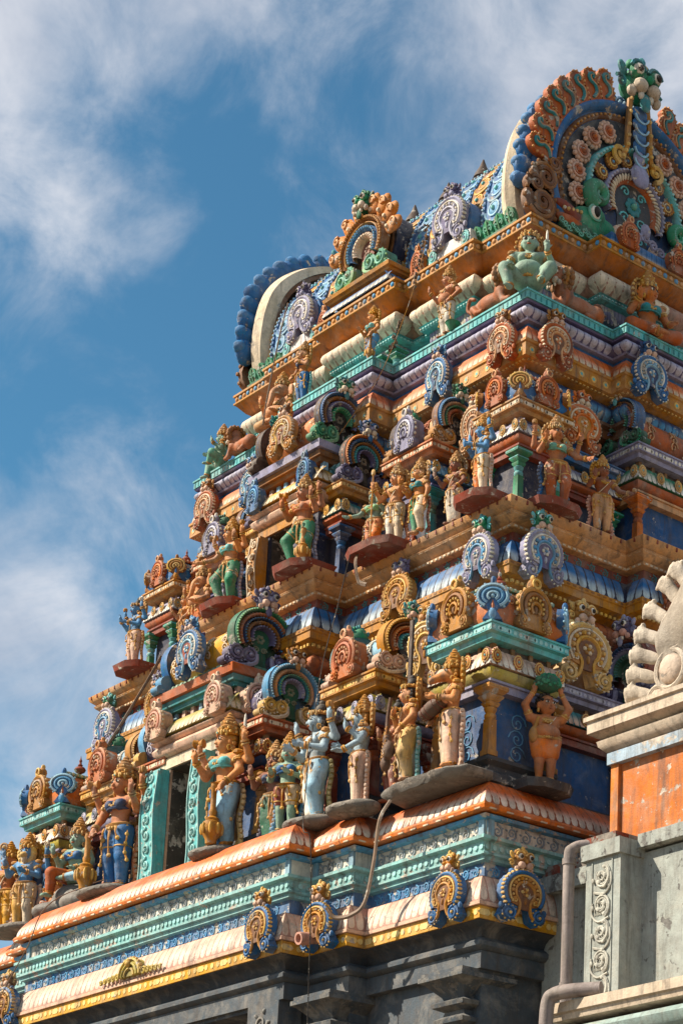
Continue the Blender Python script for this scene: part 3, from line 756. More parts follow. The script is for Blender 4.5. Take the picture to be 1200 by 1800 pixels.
run_tabs(c, P2, pr, 0.2, P['blue'], mixc(P['sky'], P['white'], 0.4), 'cornice_tab', ymax=0.5, mid=0.66, gap=0.95, wear=0.4)
c = course('vine_frieze', P2, [(0.05, 14.515), (-0.06, 14.52), (-0.06, 14.74)], P['redbrown'], 0.3)
for face, x, y, l, rz in edges_AB(P2, -0.06):
    if (face == 'B' and x < 0) or l < 0.4: continue
    g2 = G(); g2.merge(scrollband(l * 0.95, 0.2, P['teald'], max(1, int(l / 0.3)), 0.014, -0.003), TR(x, y, 0, rz=rz) @ TR(l / 2, 0, 14.63)); mk('painted_scroll', g2, c)['kind'] = 'stuff'
course('tan_ledge', P2, [(-0.06, 14.73), (0.06, 14.75), (0.08, 14.80), (0.04, 14.83), (0.17, 14.93), (0.19, 14.97), (0.16, 15.0), (0.26, 15.08), (0.28, 15.17), (0.24, 15.2), (-1.2, 15.205)], mixc(P['peach'], P['gold'], 0.18), 0.35, cap_top=True)

# --- second storey core
course('storey_wall', plan(4.85, 2.6), [(0, 15.1), (0, 18.2)], P['wall'], 0.4)
course('brown_fillet', P3, [(-0.2, 17.9), (-0.06, 17.95), (-0.06, 18.12), (0.02, 18.16), (0.02, 18.22), (-0.05, 18.24)], P['brown'], 0.4)
pr = bulge(-0.05, 0.13, 18.22, 18.6)
c = course('lotus_course', P3, rv(pr), P['blued'], 0.6)
run_tabs(c, P3, pr, 0.17, P['blued'], P['bluel'], 'lotus_petal', puff=0.010, gap=0.93, ymax=0.5, wear=0.7)
c = course('gold_band', P3, [(-0.05, 18.59), (0.12, 18.64), (0.21, 18.69), (0.21, 18.93), (0.235, 18.95), (0.235, 19.0), (0.16, 19.01)], P['gold'], 0.2)
dots(c, P3, 0.212, 18.81, 0.13, P['goldl'], 0.28, ymax=0.5, name='painted_rosette'); dots(c, P3, 0.2145, 18.81, 0.06, P['teal'], 0.28, ymax=0.5, name='painted_rosette')
pr = kap(0.04, 0.2, 19.0, 19.36)
c = course('orange_cornice', P3, rv(pr), P['rust'], 0.2)
run_tabs(c, P3, pr, 0.15, srgb(216, 98, 6), P['cream'], 'cornice_tab', ymax=0.5, mid=0.7, gap=0.95, wear=0.25)
course('blue_neck', P3, [(0.04, 19.355), (0.0, 19.36), (0.0, 19.45)], P['blue'], 0.3)
course('lavender_fillet', P3, [(0.0, 19.44), (0.09, 19.45), (0.11, 19.48), (0.08, 19.5)], P['lav'], 0.3)
pr = bulge(0.07, 0.12, 19.49, 19.75)
c = course('lotus_course', P3, rv(pr), P['lavd'], 0.3)
run_tabs(c, P3, pr, 0.16, P['lav'], P['lavl'], 'lotus_petal', puff=0.010, gap=0.92, ymax=0.5, mid=0.45, wear=0.4)
course('lavender_fillet', P3, [(0.07, 19.74), (0.17, 19.75), (0.19, 19.78), (0.16, 19.8)], P['lavd'], 0.3)
course('teal_ledge', P3, [(0.16, 19.795), (0.2, 19.8), (0.2, 19.93), (0.22, 19.935), (0.22, 19.97), (-1.0, 19.975)], P['teal'], 0.25, cap_top=True)

# --- third storey core
course('storey_wall', plan(4.0, 1.85), [(0, 19.9), (0, 21.0)], mixc(P['navy'], P['teald'], 0.25), 0.6)
c = course('lavender_beam', P4, [(-0.3, 20.58), (-0.06, 20.6), (-0.02, 20.84), (-0.02, 20.86)], P['lav'], 0.6)
pr = [(-0.012, 20.84), (-0.02, 20.76), (-0.03, 20.64), (-0.04, 20.54)]
run_tabs(c, P4, pr, 0.085, P['lav'], P['lavd'], 'drip_tab', ymax=0.5, gap=0.9, wear=0.8)
course('teal_fillet', P4, [(-0.02, 20.85), (0.1, 20.88), (0.13, 20.93), (0.1, 20.95), (0.14, 20.97), (0.08, 20.99)], P['teal'], 0.3)
pr = bulge(0.07, 0.2, 20.98, 21.46)
c = course('cream_cornice', P4, rv(pr), mixc(P['pinkd'], P['brown'], 0.4), 0.3)
run_tabs(c, P4, pr, 0.2, P['cream'], mixc(P['cream'], P['white'], .4), 'lotus_petal', lift=0.004, puff=0.004, gap=0.975, ymax=0.5, wear=0.35)
course('eave_board', P4, [(0.07, 21.45), (0.2, 21.5), (0.36, 21.68), (0.385, 21.7)], mixc(P['gold'], P['rust'], 0.6), 0.2)
c = course('eave_band', P4, [(0.375, 21.69), (0.40, 21.70), (0.40, 21.735), (0.37, 21.75), (0.37, 21.86), (0.41, 21.875), (0.41, 21.92), (-1.0, 21.925)], P['gold'], 0.2, cap_top=True)
me_boss = {}
for nm, cl in (('tan', mixc(P['peach'], P['gold'], .3)), ('blue', P['bluel'])):
    g = G(); g.add(*sphere((0, 0, 0), (0.05, 0.035, 0.055), 8, 5), cl); me_boss[nm] = g.mesh('eave_boss'); me_boss[nm].materials.append(M_PAINT)
for face, x, y, l, rz in edges_AB(P4, 0.375):
    if face == 'B' and (x < 0 or y > 0.5): continue
    n = max(1, int(l / 0.14))
    for i in range(n):
        u = l * (i + 0.5) / n; mk('eave_boss', me_boss['blue' if i % 2 else 'tan'], c, (x + u, y, 21.805) if face == 'A' else (x, y + u, 21.805), rz)

def dentils(poly, o, z, w, h, d, col, step, name='dentil_row'):
    g = G()
    for face, x, y, l, rz in edges_AB(poly, o):
        if face == 'B' and x < 0: continue
        n = max(1, int(l / step))
        for i in range(n): u = l * (i + .5) / n; g.add(*box(u - w / 2, u + w / 2, -d, .01, z - h / 2, z + h / 2), col, TR(x, y, 0, rz=rz))
    mk(name, g, tower)['kind'] = 'stuff'
dentils(P2, 0.16, 13.755, 0.05, 0.05, 0.03, P['goldl'], 0.1); dentils(P2, 0.05, 14.775, 0.06, 0.03, 0.03, P['cream'], 0.11); dentils(P2, 0.275, 15.13, 0.03, 0.07, 0.012, P['redbrown'], 0.22)
dentils(P2, 0.165, 14.95, 0.1, 0.02, 0.012, P['cream'], 0.16); dentils(P3, 0.13, 18.66, 0.045, 0.04, 0.03, P['goldl'], 0.09); dentils(P4, 0.12, 20.915, 0.04, 0.025, 0.02, P['aqua'], 0.08)
dentils(P3, 0.2, 19.865, 0.03, 0.09, 0.008, P['teald'], 0.12); dentils(P0, 0.16, 9.235, 0.12, 0.02, 0.014, P['cream'], 0.3); dentils(P2, 0.25, 14.025, 0.07, 0.03, 0.01, P['goldd'], 0.13)
# ================================================================== pavilions along the storeys
def rect_plan(x0, x1, y0, y1): return [(x0, y0), (x1, y0), (x1, y1), (x0, y1)]
def joined_tabs(g, poly, prof, w, ctop, cbot, mid=0.55, lift=0.012):
    for face, x, y, l, rz in edges_AB(poly, max(p_[0] for p_ in prof)):
        n = max(1, round(l / w)); ww = l / n * 0.94; o = max(p_[0] for p_ in prof)
        me_pr = catmull([(a, 0, b) for a, b in prof], 3)[:, [0, 2]]
        for i in range(n):
            u = l * (i + 0.5) / n; V = []; C = []; F = []
            for k, (a, b) in enumerate(me_pr):
                t = k / (len(me_pr) - 1)
                for j, s_ in enumerate((-1, -0.6, 0, 0.6, 1)):
                    zz = b if abs(s_) < 0.9 else b + (me_pr[0][1] - b) * (0.16 if t > 0.99 else 0) * 1
                    V.append((u + s_ * ww / 2, -(a - o) - (lift if abs(s_) < 0.9 else -0.004), zz)); m = min(1, max(0, (t - mid + .25) / .5)); C.append(mixc(ctop, cbot, m))
            for k in range(len(me_pr) - 1):
                for j in range(4): F.append((k * 5 + j, (k + 1) * 5 + j, (k + 1) * 5 + j + 1, k * 5 + j + 1))
            g.add(V, F, C, TR(x, y, 0, rz=rz))
def pavilion(rect, zf, zt, cols, name='pavilion', wall='wall', pil=None, med=None, dot='white', plinth='slate', s=1.0, open_front=False, medA=None):
    """aedicule body: plinth, wall with corner pilasters, beam, petals, cornice, strip, band"""
    x0, x1, y0, y1 = rect; poly = rect_plan(x0, x1, y0, y1)
    o = empty(name, (0, 0, 0), 0, tower); h = zt - zf; L = lambda t: zf + h * t
    beam, pet, kapc, kapl, strip, band = [P[k_] for k_ in cols]
    def crs(nm, prof, col, wear=0.35, **k_):
        g = G(); g.wear = wear; sweep(g, poly, prof, col, wear, **k_); return mk(nm, g, o)
    crs('plinth', [(0.02, zf - 0.02), (0.06, zf), (0.06, L(0.05)), (0.0, L(0.07)), (0.0, L(0.10)), (0.08, L(0.125)), (0.08, L(0.15)), (-0.05, L(0.155))], P[plinth], 0.6)
    if not open_front: crs('wall', [(-0.1, L(0.1)), (-0.1, L(0.6))], P[wall], 0.5)
    if pil:
        for px, py in ((x0 + 0.02, y0 + 0.02), (x1 - 0.02, y0 + 0.02), (x1 - 0.02, y1 - 0.02)):
            k_ = (pil, round(h, 3), s)
            if k_ not in _PC: _PC[k_] = pillar_mesh(pil[0], pil[1], h * 0.44, 0.15 * s).mesh('pillar'); _PC[k_].materials.append(M_PAINT)
            mk('pillar', _PC[k_], o, (px, py, L(0.155)))
    crs('beam', [(-0.1, L(0.575)), (0.03, L(0.58)), (0.03, L(0.625)), (0.06, L(0.63)), (0.06, L(0.645)), (-0.02, L(0.65))], beam)
    crs('petal_course', [(-0.02, L(0.645)), (0.04, L(0.66)), (0.1, L(0.69)), (0.1, L(0.715)), (0.03, L(0.725))], pet)
    pr = kap(0.0, 0.13, L(0.725), L(0.845)); g = G(); sweep(g, poly, [(0.02, L(0.722))] + rv(pr), mixc(kapc, P['black'], 0.35), 0.3); joined_tabs(g, poly, pr, 0.12 * s, kapc, kapl); mk('cornice', g, o)
    crs('strip', [(0.0, L(0.84)), (-0.07, L(0.845)), (-0.07, L(0.9))], strip)
    g = G()
    for face, x, y, l, rz in edges_AB(poly, -0.07):
        n = max(2, int(l / 0.28))
        for i in range(n + 1): g.add(*box(l * i / n - 0.035, l * i / n + 0.035, -0.04, 0.02, L(0.845), L(0.9)), mixc(strip, P['gold'], 0.5), TR(x, y, 0, rz=rz))
    mk('strip_posts', g, o)['kind'] = 'stuff'
    b = crs('band', [(-0.07, L(0.89)), (0.08, L(0.9)), (0.1, L(0.93)), (0.16, L(0.94)), (0.16, L(0.985)), (0.18, L(0.987)), (0.18, zt), (-0.3, zt + 0.01)], band, cap_top=True)
    g = G(); step = 0.1 * s
    for face, x, y, l, rz in edges_AB(poly, 0.16):
        n = max(1, int(l / step))
        for i in range(n):
            u = l * (i + 0.5) / n; q = 0.5 * h * 0.03
            a = 0.06 if i % 5 == 2 else 0
            pts = [(u + (a if math.cos(t) > 0 else -a) + q * math.cos(t), L(0.962) + q * math.sin(t)) for t in [2 * PI * k_ / 10 + 0.3 for k_ in range(10)]]
            if i % 5 in (1, 3) and False: continue
            g.add(*plate(pts, -0.005, 0.004), P[dot], TR(x, y, 0, rz=rz))
    mk('painted_dots', g, o)['kind'] = 'stuff'
    if med:
        for face, x, y, l, rz in edges_AB(poly, 0.12):
            n = max(2, round(l / (0.5 * s)) + 1)
            for i in range(n):
                u = 0.1 * s + (l - 0.2 * s) * i / (n - 1)
                medallion(o, (x + u, y - 0.015, L(0.785)) if face == 'A' else (x + 0.015, y + u, L(0.785)), 0.2 * s, rz, med)
    return o
def dome(o, rect, z0, h, col, trim, leaf, lk, scroll_col, fin=True, s=1.0):
    x0, x1, y0, y1 = rect; cx, cy = (x0 + x1) / 2, (y0 + y1) / 2; hw = (x1 - x0) / 2; hd = (y1 - y0) / 2
    g = G(); n = 9; V = []; F = []
    prof = [(0.97, 0.0), (1.04, 0.12), (1.06, 0.28), (1.02, 0.46), (0.92, 0.62), (0.76, 0.76)]
    for k, (r, z) in enumerate(prof):
        for sx, sy in ((-1, -1), (1, -1), (1, 1), (-1, 1)): V.append((cx + sx * hw * r, cy + sy * hd * r, z0 + z * h))
    for k in range(len(prof) - 1):
        for i in range(4): F.append((k * 4 + i, k * 4 + (i + 1) % 4, k * 4 + 4 + (i + 1) % 4, k * 4 + 4 + i))
    g.add(V, F, P[col]); mk('dome', g, o)
    g = G(); poly = rect_plan(cx - hw * 0.76, cx + hw * 0.76, cy - hd * 0.76, cy + hd * 0.76)
    sweep(g, poly, [(0.0, z0 + 0.74 * h), (0.06, z0 + 0.76 * h), (0.06, z0 + 0.82 * h), (-0.02, z0 + 0.84 * h), (-hw * 0.4, z0 + 0.97 * h), (-hw * 0.62, z0 + 1.02 * h)], P[trim], 0.5, cap_top=True)
    for face, x, y, l, rz in edges_AB(poly, 0.06):
        for i in range(int(l / 0.09)): g.add(*sphere((l * (i + 0.5) / int(l / 0.09), 0, z0 + 0.79 * h), (0.035, 0.02, 0.035), 6, 4), mixc(P[trim], P['cream'], 0.5), TR(x, y, 0, rz=rz))
    mk('dome_trim', g, o)
    w = hw * 1.0
    leaf_kudu(o, (cx, y0 - 0.02, z0 + 0.02), w * 1.0, lk, 0, h * 0.92); leaf_kudu(o, (x1 + 0.02, cy, z0 + 0.02), w * 1.0, lk, PI / 2, h * 0.92)
    for px, py, rz in ((x0 + 0.02, y0 + 0.02, -PI / 4), (x1 - 0.02, y0 + 0.02, PI / 4), (x1 - 0.02, y1 - 0.02, 3 * PI / 4)): nasi_blue(o, (px, py, z0 + 0.02), h * 0.72, rz, leaf)
    g = G()
    for fx, fy, rz, ln in ((x0, y0 - 0.03 * hd, 0, 2 * hw), (x1 + 0.03 * hw, y0, PI / 2, 2 * hd)):
        for u in (0.24, 0.76):
            for zz in (0.2, 0.5):
                g.add(*tube(spiral(ln * u, z0 + h * zz, 0.1 * s, 0.02, 0, 1.5, 14, 0.0, 1 if u < 0.5 else -1), 0.012, 4), P[scroll_col], TR(fx, fy, 0, rz=rz))
    mk('painted_scroll', g, o)['kind'] = 'stuff'
    if fin: finial(o, (cx, cy, z0 + h), 0.32 * s)
    return o
mirror = lambda r: (-r[1], -r[0], r[2], r[3])

K1 = (6.58, 7.86, -5.56, -4.36)
for r in (K1, (-6.38, -5.10, -5.56, -4.36)):
    o = pavilion(r, 9.8, 12.24, ('lav', 'olive', 'pink', 'white', 'darkbrown', 'teal'), 'corner_pavilion', 'wall', ('gold', 'gold'), ('rust', 'goldl', 'teal'), 'aqua', 'slate')
    dome(o, (r[0] - 0.1, r[1] + 0.1, r[2] - 0.1, r[3] + 0.1), 12.25, 0.85, 'salmon', 'seagreen', ('blue', 'sky', 'bluel'), ('gold', 'goldd', 'goldl'), 'peach')
    # painted arabesques on the blue wall
    g = G()
    for fx, fy, rz in ((r[0] + 0.64, r[2] + 0.095, 0), (r[1] - 0.095, (r[2] + r[3]) / 2, PI / 2)):
        for zz, sg in ((10.35, 1), (10.6, -1), (10.85, 1)): g.add(*tube(spiral(0, zz, 0.17, 0.02, 0, 1.6, 18, -0.003, sg), 0.012, 4), P['bluel'], TR(fx, fy, 0, rz=rz))
    mk('painted_scroll', g, o)['kind'] = 'stuff'

GA1 = [('gold', 'goldl', 1.2), ('brown', None, 0.6), ('salmon', 'peach', 1.1), ('rust', None, 0.5), ('teald', 'teal', 1.2)]
B31 = (3.85, 5.02, -5.6, -4.5)
for r in (B31, (-3.92, -2.76, -5.6, -4.5)):
    o = pavilion(r, 9.8, 12.22, ('redbrown', 'lav', 'olive', 'cream', 'darkbrown', 'gold'), 'side_pavilion', 'wall', ('redbrown', 'rust'), ('lav', 'lavl', 'teald'), 'goldl', 'slate')
    barrel(tower, r[0] - 0.05, r[1] + 0.05, r[2] - 0.1, r[3] + 0.05, 12.22, 13.15, 'sky', 'seagreen', 'X', 'white')
    arch_gable(tower, (r[1] + 0.1, (r[2] + r[3]) / 2 - 0.02, 12.24), 1.12, GA1, ('pink', 'cream'), PI / 2, ('green', 'pink', 'teald'), 'slate', 0.28, 0.98, 0.42)
    arch_gable(tower, (r[0] - 0.1, (r[2] + r[3]) / 2 - 0.02, 12.24), 1.12, GA1, ('pink', 'cream'), -PI / 2, ('green', 'pink', 'teald'), 'slate', 0.28, 0.98, 0.42, shell='teald')
    leaf_kudu(tower, ((r[0] + r[1]) / 2, r[2] - 0.14, 12.24), 0.74, ('salmon', 'rust', 'peach'), 0, 0.78)
GA2 = [('bluel', 'sky', 1.2), ('peach', 'pinkd', 1.0), ('teald', 'lime', 0.8), ('lav', 'lavd', 1.0)]
B21 = (1.12, 1.98, -5.68, -4.75)
for r in (B21, mirror(B21)):
    sg = 1 if r[0] > 0 else -1
    o = pavilion(r, 9.8, 12.2, ('redbrown', 'blued', 'rust', 'salmon', 'darkbrown', 'rust'), 'recess_pavilion', 'wall', ('gold', 'gold'), ('rust', 'goldl', 'darkbrown'), 'cream', 'slate')
    barrel(tower, r[0], r[1], r[2] - 0.1, r[3] + 0.05, 12.2, 13.1, 'lavd', 'greend', 'X', 'lavl')
    arch_gable(tower, ((r[1] if sg > 0 else r[0]) + sg * 0.08, (r[2] + r[3]) / 2 - 0.02, 12.21), 1.05, GA2, ('goldl', 'cream'), sg * PI / 2, ('goldd', 'pink', 'gold'), 'greend', 0.3, 1.02, 0.46, shell='bluel')
# central bay with doorway
def door_bay(hw, y0, y1, zf, zd, zt, ow, cols, jamb, jtrim, jambs, jz, jd, lname='door_bay'):
    """wall pierced by a doorway, its lintel, rolls and cornice, and carved jamb boards"""
    o = empty(lname, (0, 0, 0), 0, tower); wallc, lint, roll, kapc, kapl, teal, ledge = [P[c_] for c_ in cols]
    for x0, x1 in ((-hw, ow[0]), (ow[1], hw)): g = G(); g.add(*box(x0, x1, y0, y1, zf, zd), wallc); mk('wall', g, o)
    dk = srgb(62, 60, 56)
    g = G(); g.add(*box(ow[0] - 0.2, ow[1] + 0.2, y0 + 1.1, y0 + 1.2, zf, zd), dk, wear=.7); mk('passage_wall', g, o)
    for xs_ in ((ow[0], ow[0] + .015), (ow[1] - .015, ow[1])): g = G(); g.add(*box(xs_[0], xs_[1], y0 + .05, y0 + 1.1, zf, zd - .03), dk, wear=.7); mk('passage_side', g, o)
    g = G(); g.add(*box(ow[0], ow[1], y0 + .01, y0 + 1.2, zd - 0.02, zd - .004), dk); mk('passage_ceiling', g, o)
    poly = rect_plan(-hw, hw, y0, y1); h = zt - zd
    def crs(nm, prof, col, wear=0.4, **k_):
        g = G(); sweep(g, poly, prof, col, wear, **k_); return mk(nm, g, o)
    crs('lintel', [(0.0, zd), (0.03, zd), (0.03, zd + 0.14 * h), (-0.02, zd + 0.15 * h)], lint, 0.6, cap_bot=True)
    crs('roll', [(-0.02, zd + 0.145 * h), (0.06, zd + 0.16 * h), (0.13, zd + 0.2 * h), (0.15, zd + 0.25 * h), (0.1, zd + 0.3 * h), (0.06, zd + 0.31 * h), (0.14, zd + 0.33 * h), (0.17, zd + 0.36 * h), (0.14, zd + 0.39 * h), (0.02, zd + 0.4 * h)], roll, 0.6)
    pr = kap(0.02, 0.2, zd + 0.4 * h, zd + 0.62 * h); g = G(); sweep(g, poly, [(0.02, zd + 0.4 * h)] + rv(pr), mixc(kapc, P['black'], 0.35), 0.3); joined_tabs(g, poly, pr, 0.13, kapc, kapl); mk('cornice', g, o)
    crs('strip', [(0.02, zd + 0.615 * h), (-0.06, zd + 0.62 * h), (-0.06, zd + 0.74 * h)], P['redbrown'], 0.5)
    g = G()
    for x in np.linspace(-hw, hw, 9): g.add(*box(x - 0.05, x + 0.05, y0 + 0.02, y0 + 0.12, zd + 0.62 * h, zd + 0.74 * h), P['sky'] if int(round((x + hw) * 10)) % 2 else P['pink'])
    mk('strip_posts', g, o)['kind'] = 'stuff'
    crs('stepped_band', [(-0.06, zd + 0.73 * h), (0.05, zd + 0.74 * h), (0.07, zd + 0.79 * h), (0.12, zd + 0.8 * h), (0.14, zd + 0.87 * h), (0.1, zd + 0.88 * h)], teal, 0.3)
    crs('roof_ledge', [(0.1, zd + 0.875 * h), (0.2, zd + 0.88 * h), (0.22, zt - 0.02), (0.18, zt), (-0.3, zt + 0.005)], ledge, 0.3, cap_top=True)
    for xa, jw in jambs:
        g = G(); nn = 14; V = []; F = []
        for i in range(nn + 1):
            z = zf + (jz - zf) * i / nn; q = 0.028 * math.sin(2.2 * PI * i / nn + 0.4) - 0.02
            for x, y in ((xa, y0 - 0.02), (xa, y0 - jd + q), (xa + jw, y0 - jd + q), (xa + jw, y0 - 0.02)): V.append((x, y, z))
        for i in range(nn):
            for k in range(3): F.append((i * 4 + k + 1, i * 4 + k, i * 4 + 4 + k, i * 4 + 5 + k)[::-1])
        F.append((0, 1, 2, 3)); F.append((nn * 4 + 3, nn * 4 + 2, nn * 4 + 1, nn * 4))
        g.add(V, F, P[jamb]); j = mk('jamb_board', g, o)
        g = G()
        yy = lambda z: y0 - jd - 0.015 + 0.028 * math.sin(2.2 * PI * (z - zf) / (jz - zf) + 0.4) - 0.02
        m = int((jz - zf) / 0.24)
        for i in range(m):
            zc = zf + (jz - zf) * (i + 0.5) / m; sg = 1 if i % 2 else -1
            pts = [(x, yy(z), z) for x, _, z in spiral(xa + jw / 2, zc, min(jw * 0.34, 0.13), 0.02, PI / 2 * sg, 1.5, 16, 0, sg)]
            g.add(*tube(pts, 0.018, 5), P[jtrim]); g.add(*sphere((xa + jw / 2 + sg * 0.02, yy(zc) - 0.01, zc), 0.035, 6, 4), P[jtrim])
            g.add(*sphere((xa + jw / 2 - sg * jw * 0.3, yy(zc), zc + 0.09), (0.03, 0.015, 0.05), 6, 4), P[jtrim])
        for xx in (xa + 0.025, xa + jw - 0.025): g.add(*tube([(xx, yy(z), z) for z in np.linspace(zf + 0.03, jz - 0.03, 14)], 0.014, 4), P[jtrim])
        mk('carved_relief', g, j)
    return o
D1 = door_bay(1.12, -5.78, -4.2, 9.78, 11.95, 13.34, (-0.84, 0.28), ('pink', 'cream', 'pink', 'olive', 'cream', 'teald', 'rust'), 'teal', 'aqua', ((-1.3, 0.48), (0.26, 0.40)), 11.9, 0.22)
GA3 = [('green', 'lime', 1.1), ('salmon', 'pinkd', 1.0), ('blued', 'bluel', 0.7), ('goldd', 'gold', 1.0), ('lavd', 'lav', 0.9)]
barrel(tower, -1.1, 1.1, -5.95, -4.75, 13.35, 14.42, 'yellow', 'seagreen', 'X', 'cream')
arch_gable(tower, (1.15, -5.32, 13.35), 1.22, GA3, ('lavd', 'lav'), PI / 2, ('lav', 'pink', 'lavd'), 'greend', 0.3, 1.12, 0.5, shell='greend')
arch_gable(tower, (-1.15, -5.32, 13.35), 1.22, GA3, ('bluel', 'sky'), -PI / 2, ('lav', 'pink', 'lavd'), 'greend', 0.3, 1.12, 0.5, shell='blue')
kudu(tower, (0.1, -6.02, 13.36), 0.85, ('blue', 'bluel', 'white', 'sky', 'redbrown'), 0, ('blue', 'pink', 'bluel'), 0.5)
for x in (-1.12, 1.12): leaf_kudu(tower, (x * 0.86, -6.0, 12.46), 0.62, ('pink', 'pinkd', 'cream'), 0, 0.66)
leaf_kudu(tower, (1.35, -5.5, 12.46), 0.62, ('pink', 'pinkd', 'cream'), PI / 2, 0.66)
# medallions that stand between the pavilions
kudu(tower, (5.82, -5.2, 12.0), 0.8, ('goldl', 'gold', 'cream', 'goldl', 'brown'), 0.35, ('goldl', 'peach', 'gold'), 0.6, 1.0)
kudu(tower, (-4.5, -5.1, 12.0), 0.8, ('goldl', 'gold', 'cream', 'goldl', 'brown'), 0.0, ('goldl', 'peach', 'gold'), 0.6, 1.0)
# side face of the first storey
o = pavilion((6.2, 7.0, -3.9, -2.2), 9.8, 12.05, ('redbrown', 'rust', 'teald', 'pink', 'darkbrown', 'lav'), 'side_pavilion', 'wall', ('blued', 'blue'), ('rust', 'goldl', 'brown'), 'lavl', 'slate')
kudu(tower, (7.12, -3.2, 12.06), 1.25, ('goldl', 'gold', 'cream', 'yellow', 'brown'), PI / 2, ('gold', 'pink', 'goldl'), 0.5, 1.05)
o = pavilion((6.2, 7.5, -2.0, 2.0), 9.8, 12.1, ('redbrown', 'rust', 'teald', 'pink', 'darkbrown', 'lav'), 'side_pavilion', 'wall', ('blued', 'blue'), ('rust', 'goldl', 'brown'), 'lavl', 'slate')
barrel(tower, 6.5, 7.55, -2.0, 2.0, 12.1, 13.15, 'rust', 'greend', 'Y', 'peach')
arch_gable(tower, (7.02, -2.1, 12.11), 1.2, [('redbrown', 'brown', 1), ('blued', 'blue', .8), ('lav', 'lavd', 1), ('greend', 'teald', 1)], ('lavd', 'lav'), 0, ('lavd', 'pinkd', 'lav'), 'greend', 0.3, 1.1, 0.5)

# second storey
K2 = (4.98, 5.88, -3.58, -2.72)
for r in (K2, mirror(K2)):
    o = pavilion(r, 15.2, 17.42, ('redbrown', 'rust', 'lav', 'white', 'lavd', 'gold'), 'corner_pavilion', 'navy', ('green', 'teal'), ('gold', 'goldl', 'teal'), 'cream', 'teald', 0.85)
    dome(o, (r[0] - 0.1, r[1] + 0.1, r[2] - 0.1, r[3] + 0.1), 17.43, 0.66, 'blue', 'rust', ('goldd', 'goldl', 'gold'), ('rust', 'orange', 'peach'), 'sky', True, 0.8)
B32 = (2.55, 3.7, -3.72, -2.8)
GB1 = [('blue', 'bluel', 1.1), ('peach', 'pinkd', 1), ('green', 'lime', 0.7), ('rust', 'salmon', 1.2), ('goldd', None, .5)]
for r in (B32, mirror(B32)):
    o = pavilion(r, 15.2, 17.36, ('lavd', 'blued', 'bluel', 'sky', 'blued', 'salmon'), 'side_pavilion', 'navy', ('teald', 'greend'), ('gold', 'goldl', 'teal'), 'cream', 'teald', 0.9)
    barrel(tower, r[0] - 0.02, r[1] + 0.05, r[2] - 0.08, r[3] + 0.05, 17.37, 18.2, 'peach', 'seagreen', 'X', 'rust')
    arch_gable(tower, (r[1] + 0.08, (r[2] + r[3]) / 2 - 0.02, 17.37), 0.98, GB1, ('gold', 'peach'), PI / 2, ('green', 'cream', 'greend'), 'black', 0.28, 0.95, 0.46, shell='brown')
    arch_gable(tower, (r[0] - 0.08, (r[2] + r[3]) / 2 - 0.02, 17.37), 0.98, GB1, ('gold', 'peach'), -PI / 2, ('green', 'cream', 'greend'), 'black', 0.28, 0.95, 0.46, shell='darkbrown')
    leaf_kudu(tower, ((r[0] + r[1]) / 2, r[2] - 0.12, 17.38), 0.66, ('lav', 'lavl', 'white'), 0, 0.75)
B22 = (0.78, 1.42, -4.0, -3.2)
GB2 = [('orange', 'gold', 1.1), ('blued', 'bluel', 1.1), ('goldd', 'gold', 0.8), ('teald', 'teal', 1.1), ('lavd', 'lav', 0.9)]
for r in (B22, mirror(B22)):
    sg = 1 if r[0] > 0 else -1
    o = pavilion(r, 15.2, 17.28, ('redbrown', 'rust', 'teald', 'cream', 'blued', 'gold'), 'recess_pavilion', 'navy', ('blued', 'blue'), ('gold', 'goldl', 'brown'), 'goldl', 'slate', 0.9)
    barrel(tower, r[0], r[1], r[2] - 0.08, r[3] + 0.05, 17.28, 18.1, 'teald', 'greend', 'X', 'aqua')
    arch_gable(tower, ((r[1] if sg > 0 else r[0]) + sg * 0.08, (r[2] + r[3]) / 2 - 0.02, 17.29), 0.98, GB2, ('lavd', 'lav'), sg * PI / 2, ('lav', 'cream', 'blue'), 'black', 0.3, 1.0, 0.5, shell='darkbrown')
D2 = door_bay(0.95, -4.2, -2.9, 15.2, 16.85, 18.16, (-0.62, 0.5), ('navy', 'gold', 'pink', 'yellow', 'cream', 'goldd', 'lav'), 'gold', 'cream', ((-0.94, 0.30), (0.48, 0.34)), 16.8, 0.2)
GB3 = [('blue', 'blued', 0.9), ('goldd', 'gold', 0.9), ('lavd', 'lav', 1.2), ('green', 'lime', 1.0)]
barrel(tower, -0.95, 0.98, -4.35, -3.35, 18.17, 19.15, 'orange', 'green', 'X', 'peach')
arch_gable(tower, (1.02, -3.86, 18.17), 1.04, GB3, ('green', 'lime'), PI / 2, ('green', 'cream', 'teald'), 'black', 0.3, 1.06, 0.5, shell='darkbrown')
arch_gable(tower, (-1.0, -3.86, 18.17), 1.04, GB3, ('darkbrown', 'brown'), -PI / 2, ('green', 'cream', 'teald'), 'black', 0.3, 1.06, 0.5, shell='darkbrown')
kudu(tower, (0.05, -4.42, 18.18), 0.78, ('gold', 'rust', 'cream', 'goldl', 'brown'), 0, ('brown', 'pink', 'gold'), 0.55)
for x in (-0.82, 0.82): leaf_kudu(tower, (x, -4.42, 17.32), 0.46, ('blue', 'bluel', 'sky'), 0, 0.6)
kudu(tower, (4.3, -3.3, 17.1), 0.66, ('peach', 'salmon', 'cream', 'peach', 'brown'), 0.3, ('salmon', 'cream', 'peach'), 0.6, 0.9)
kudu(tower, (-4.3, -3.3, 17.1), 0.66, ('peach', 'salmon', 'cream', 'peach', 'brown'), 0.0, ('salmon', 'cream', 'peach'), 0.6, 0.9)
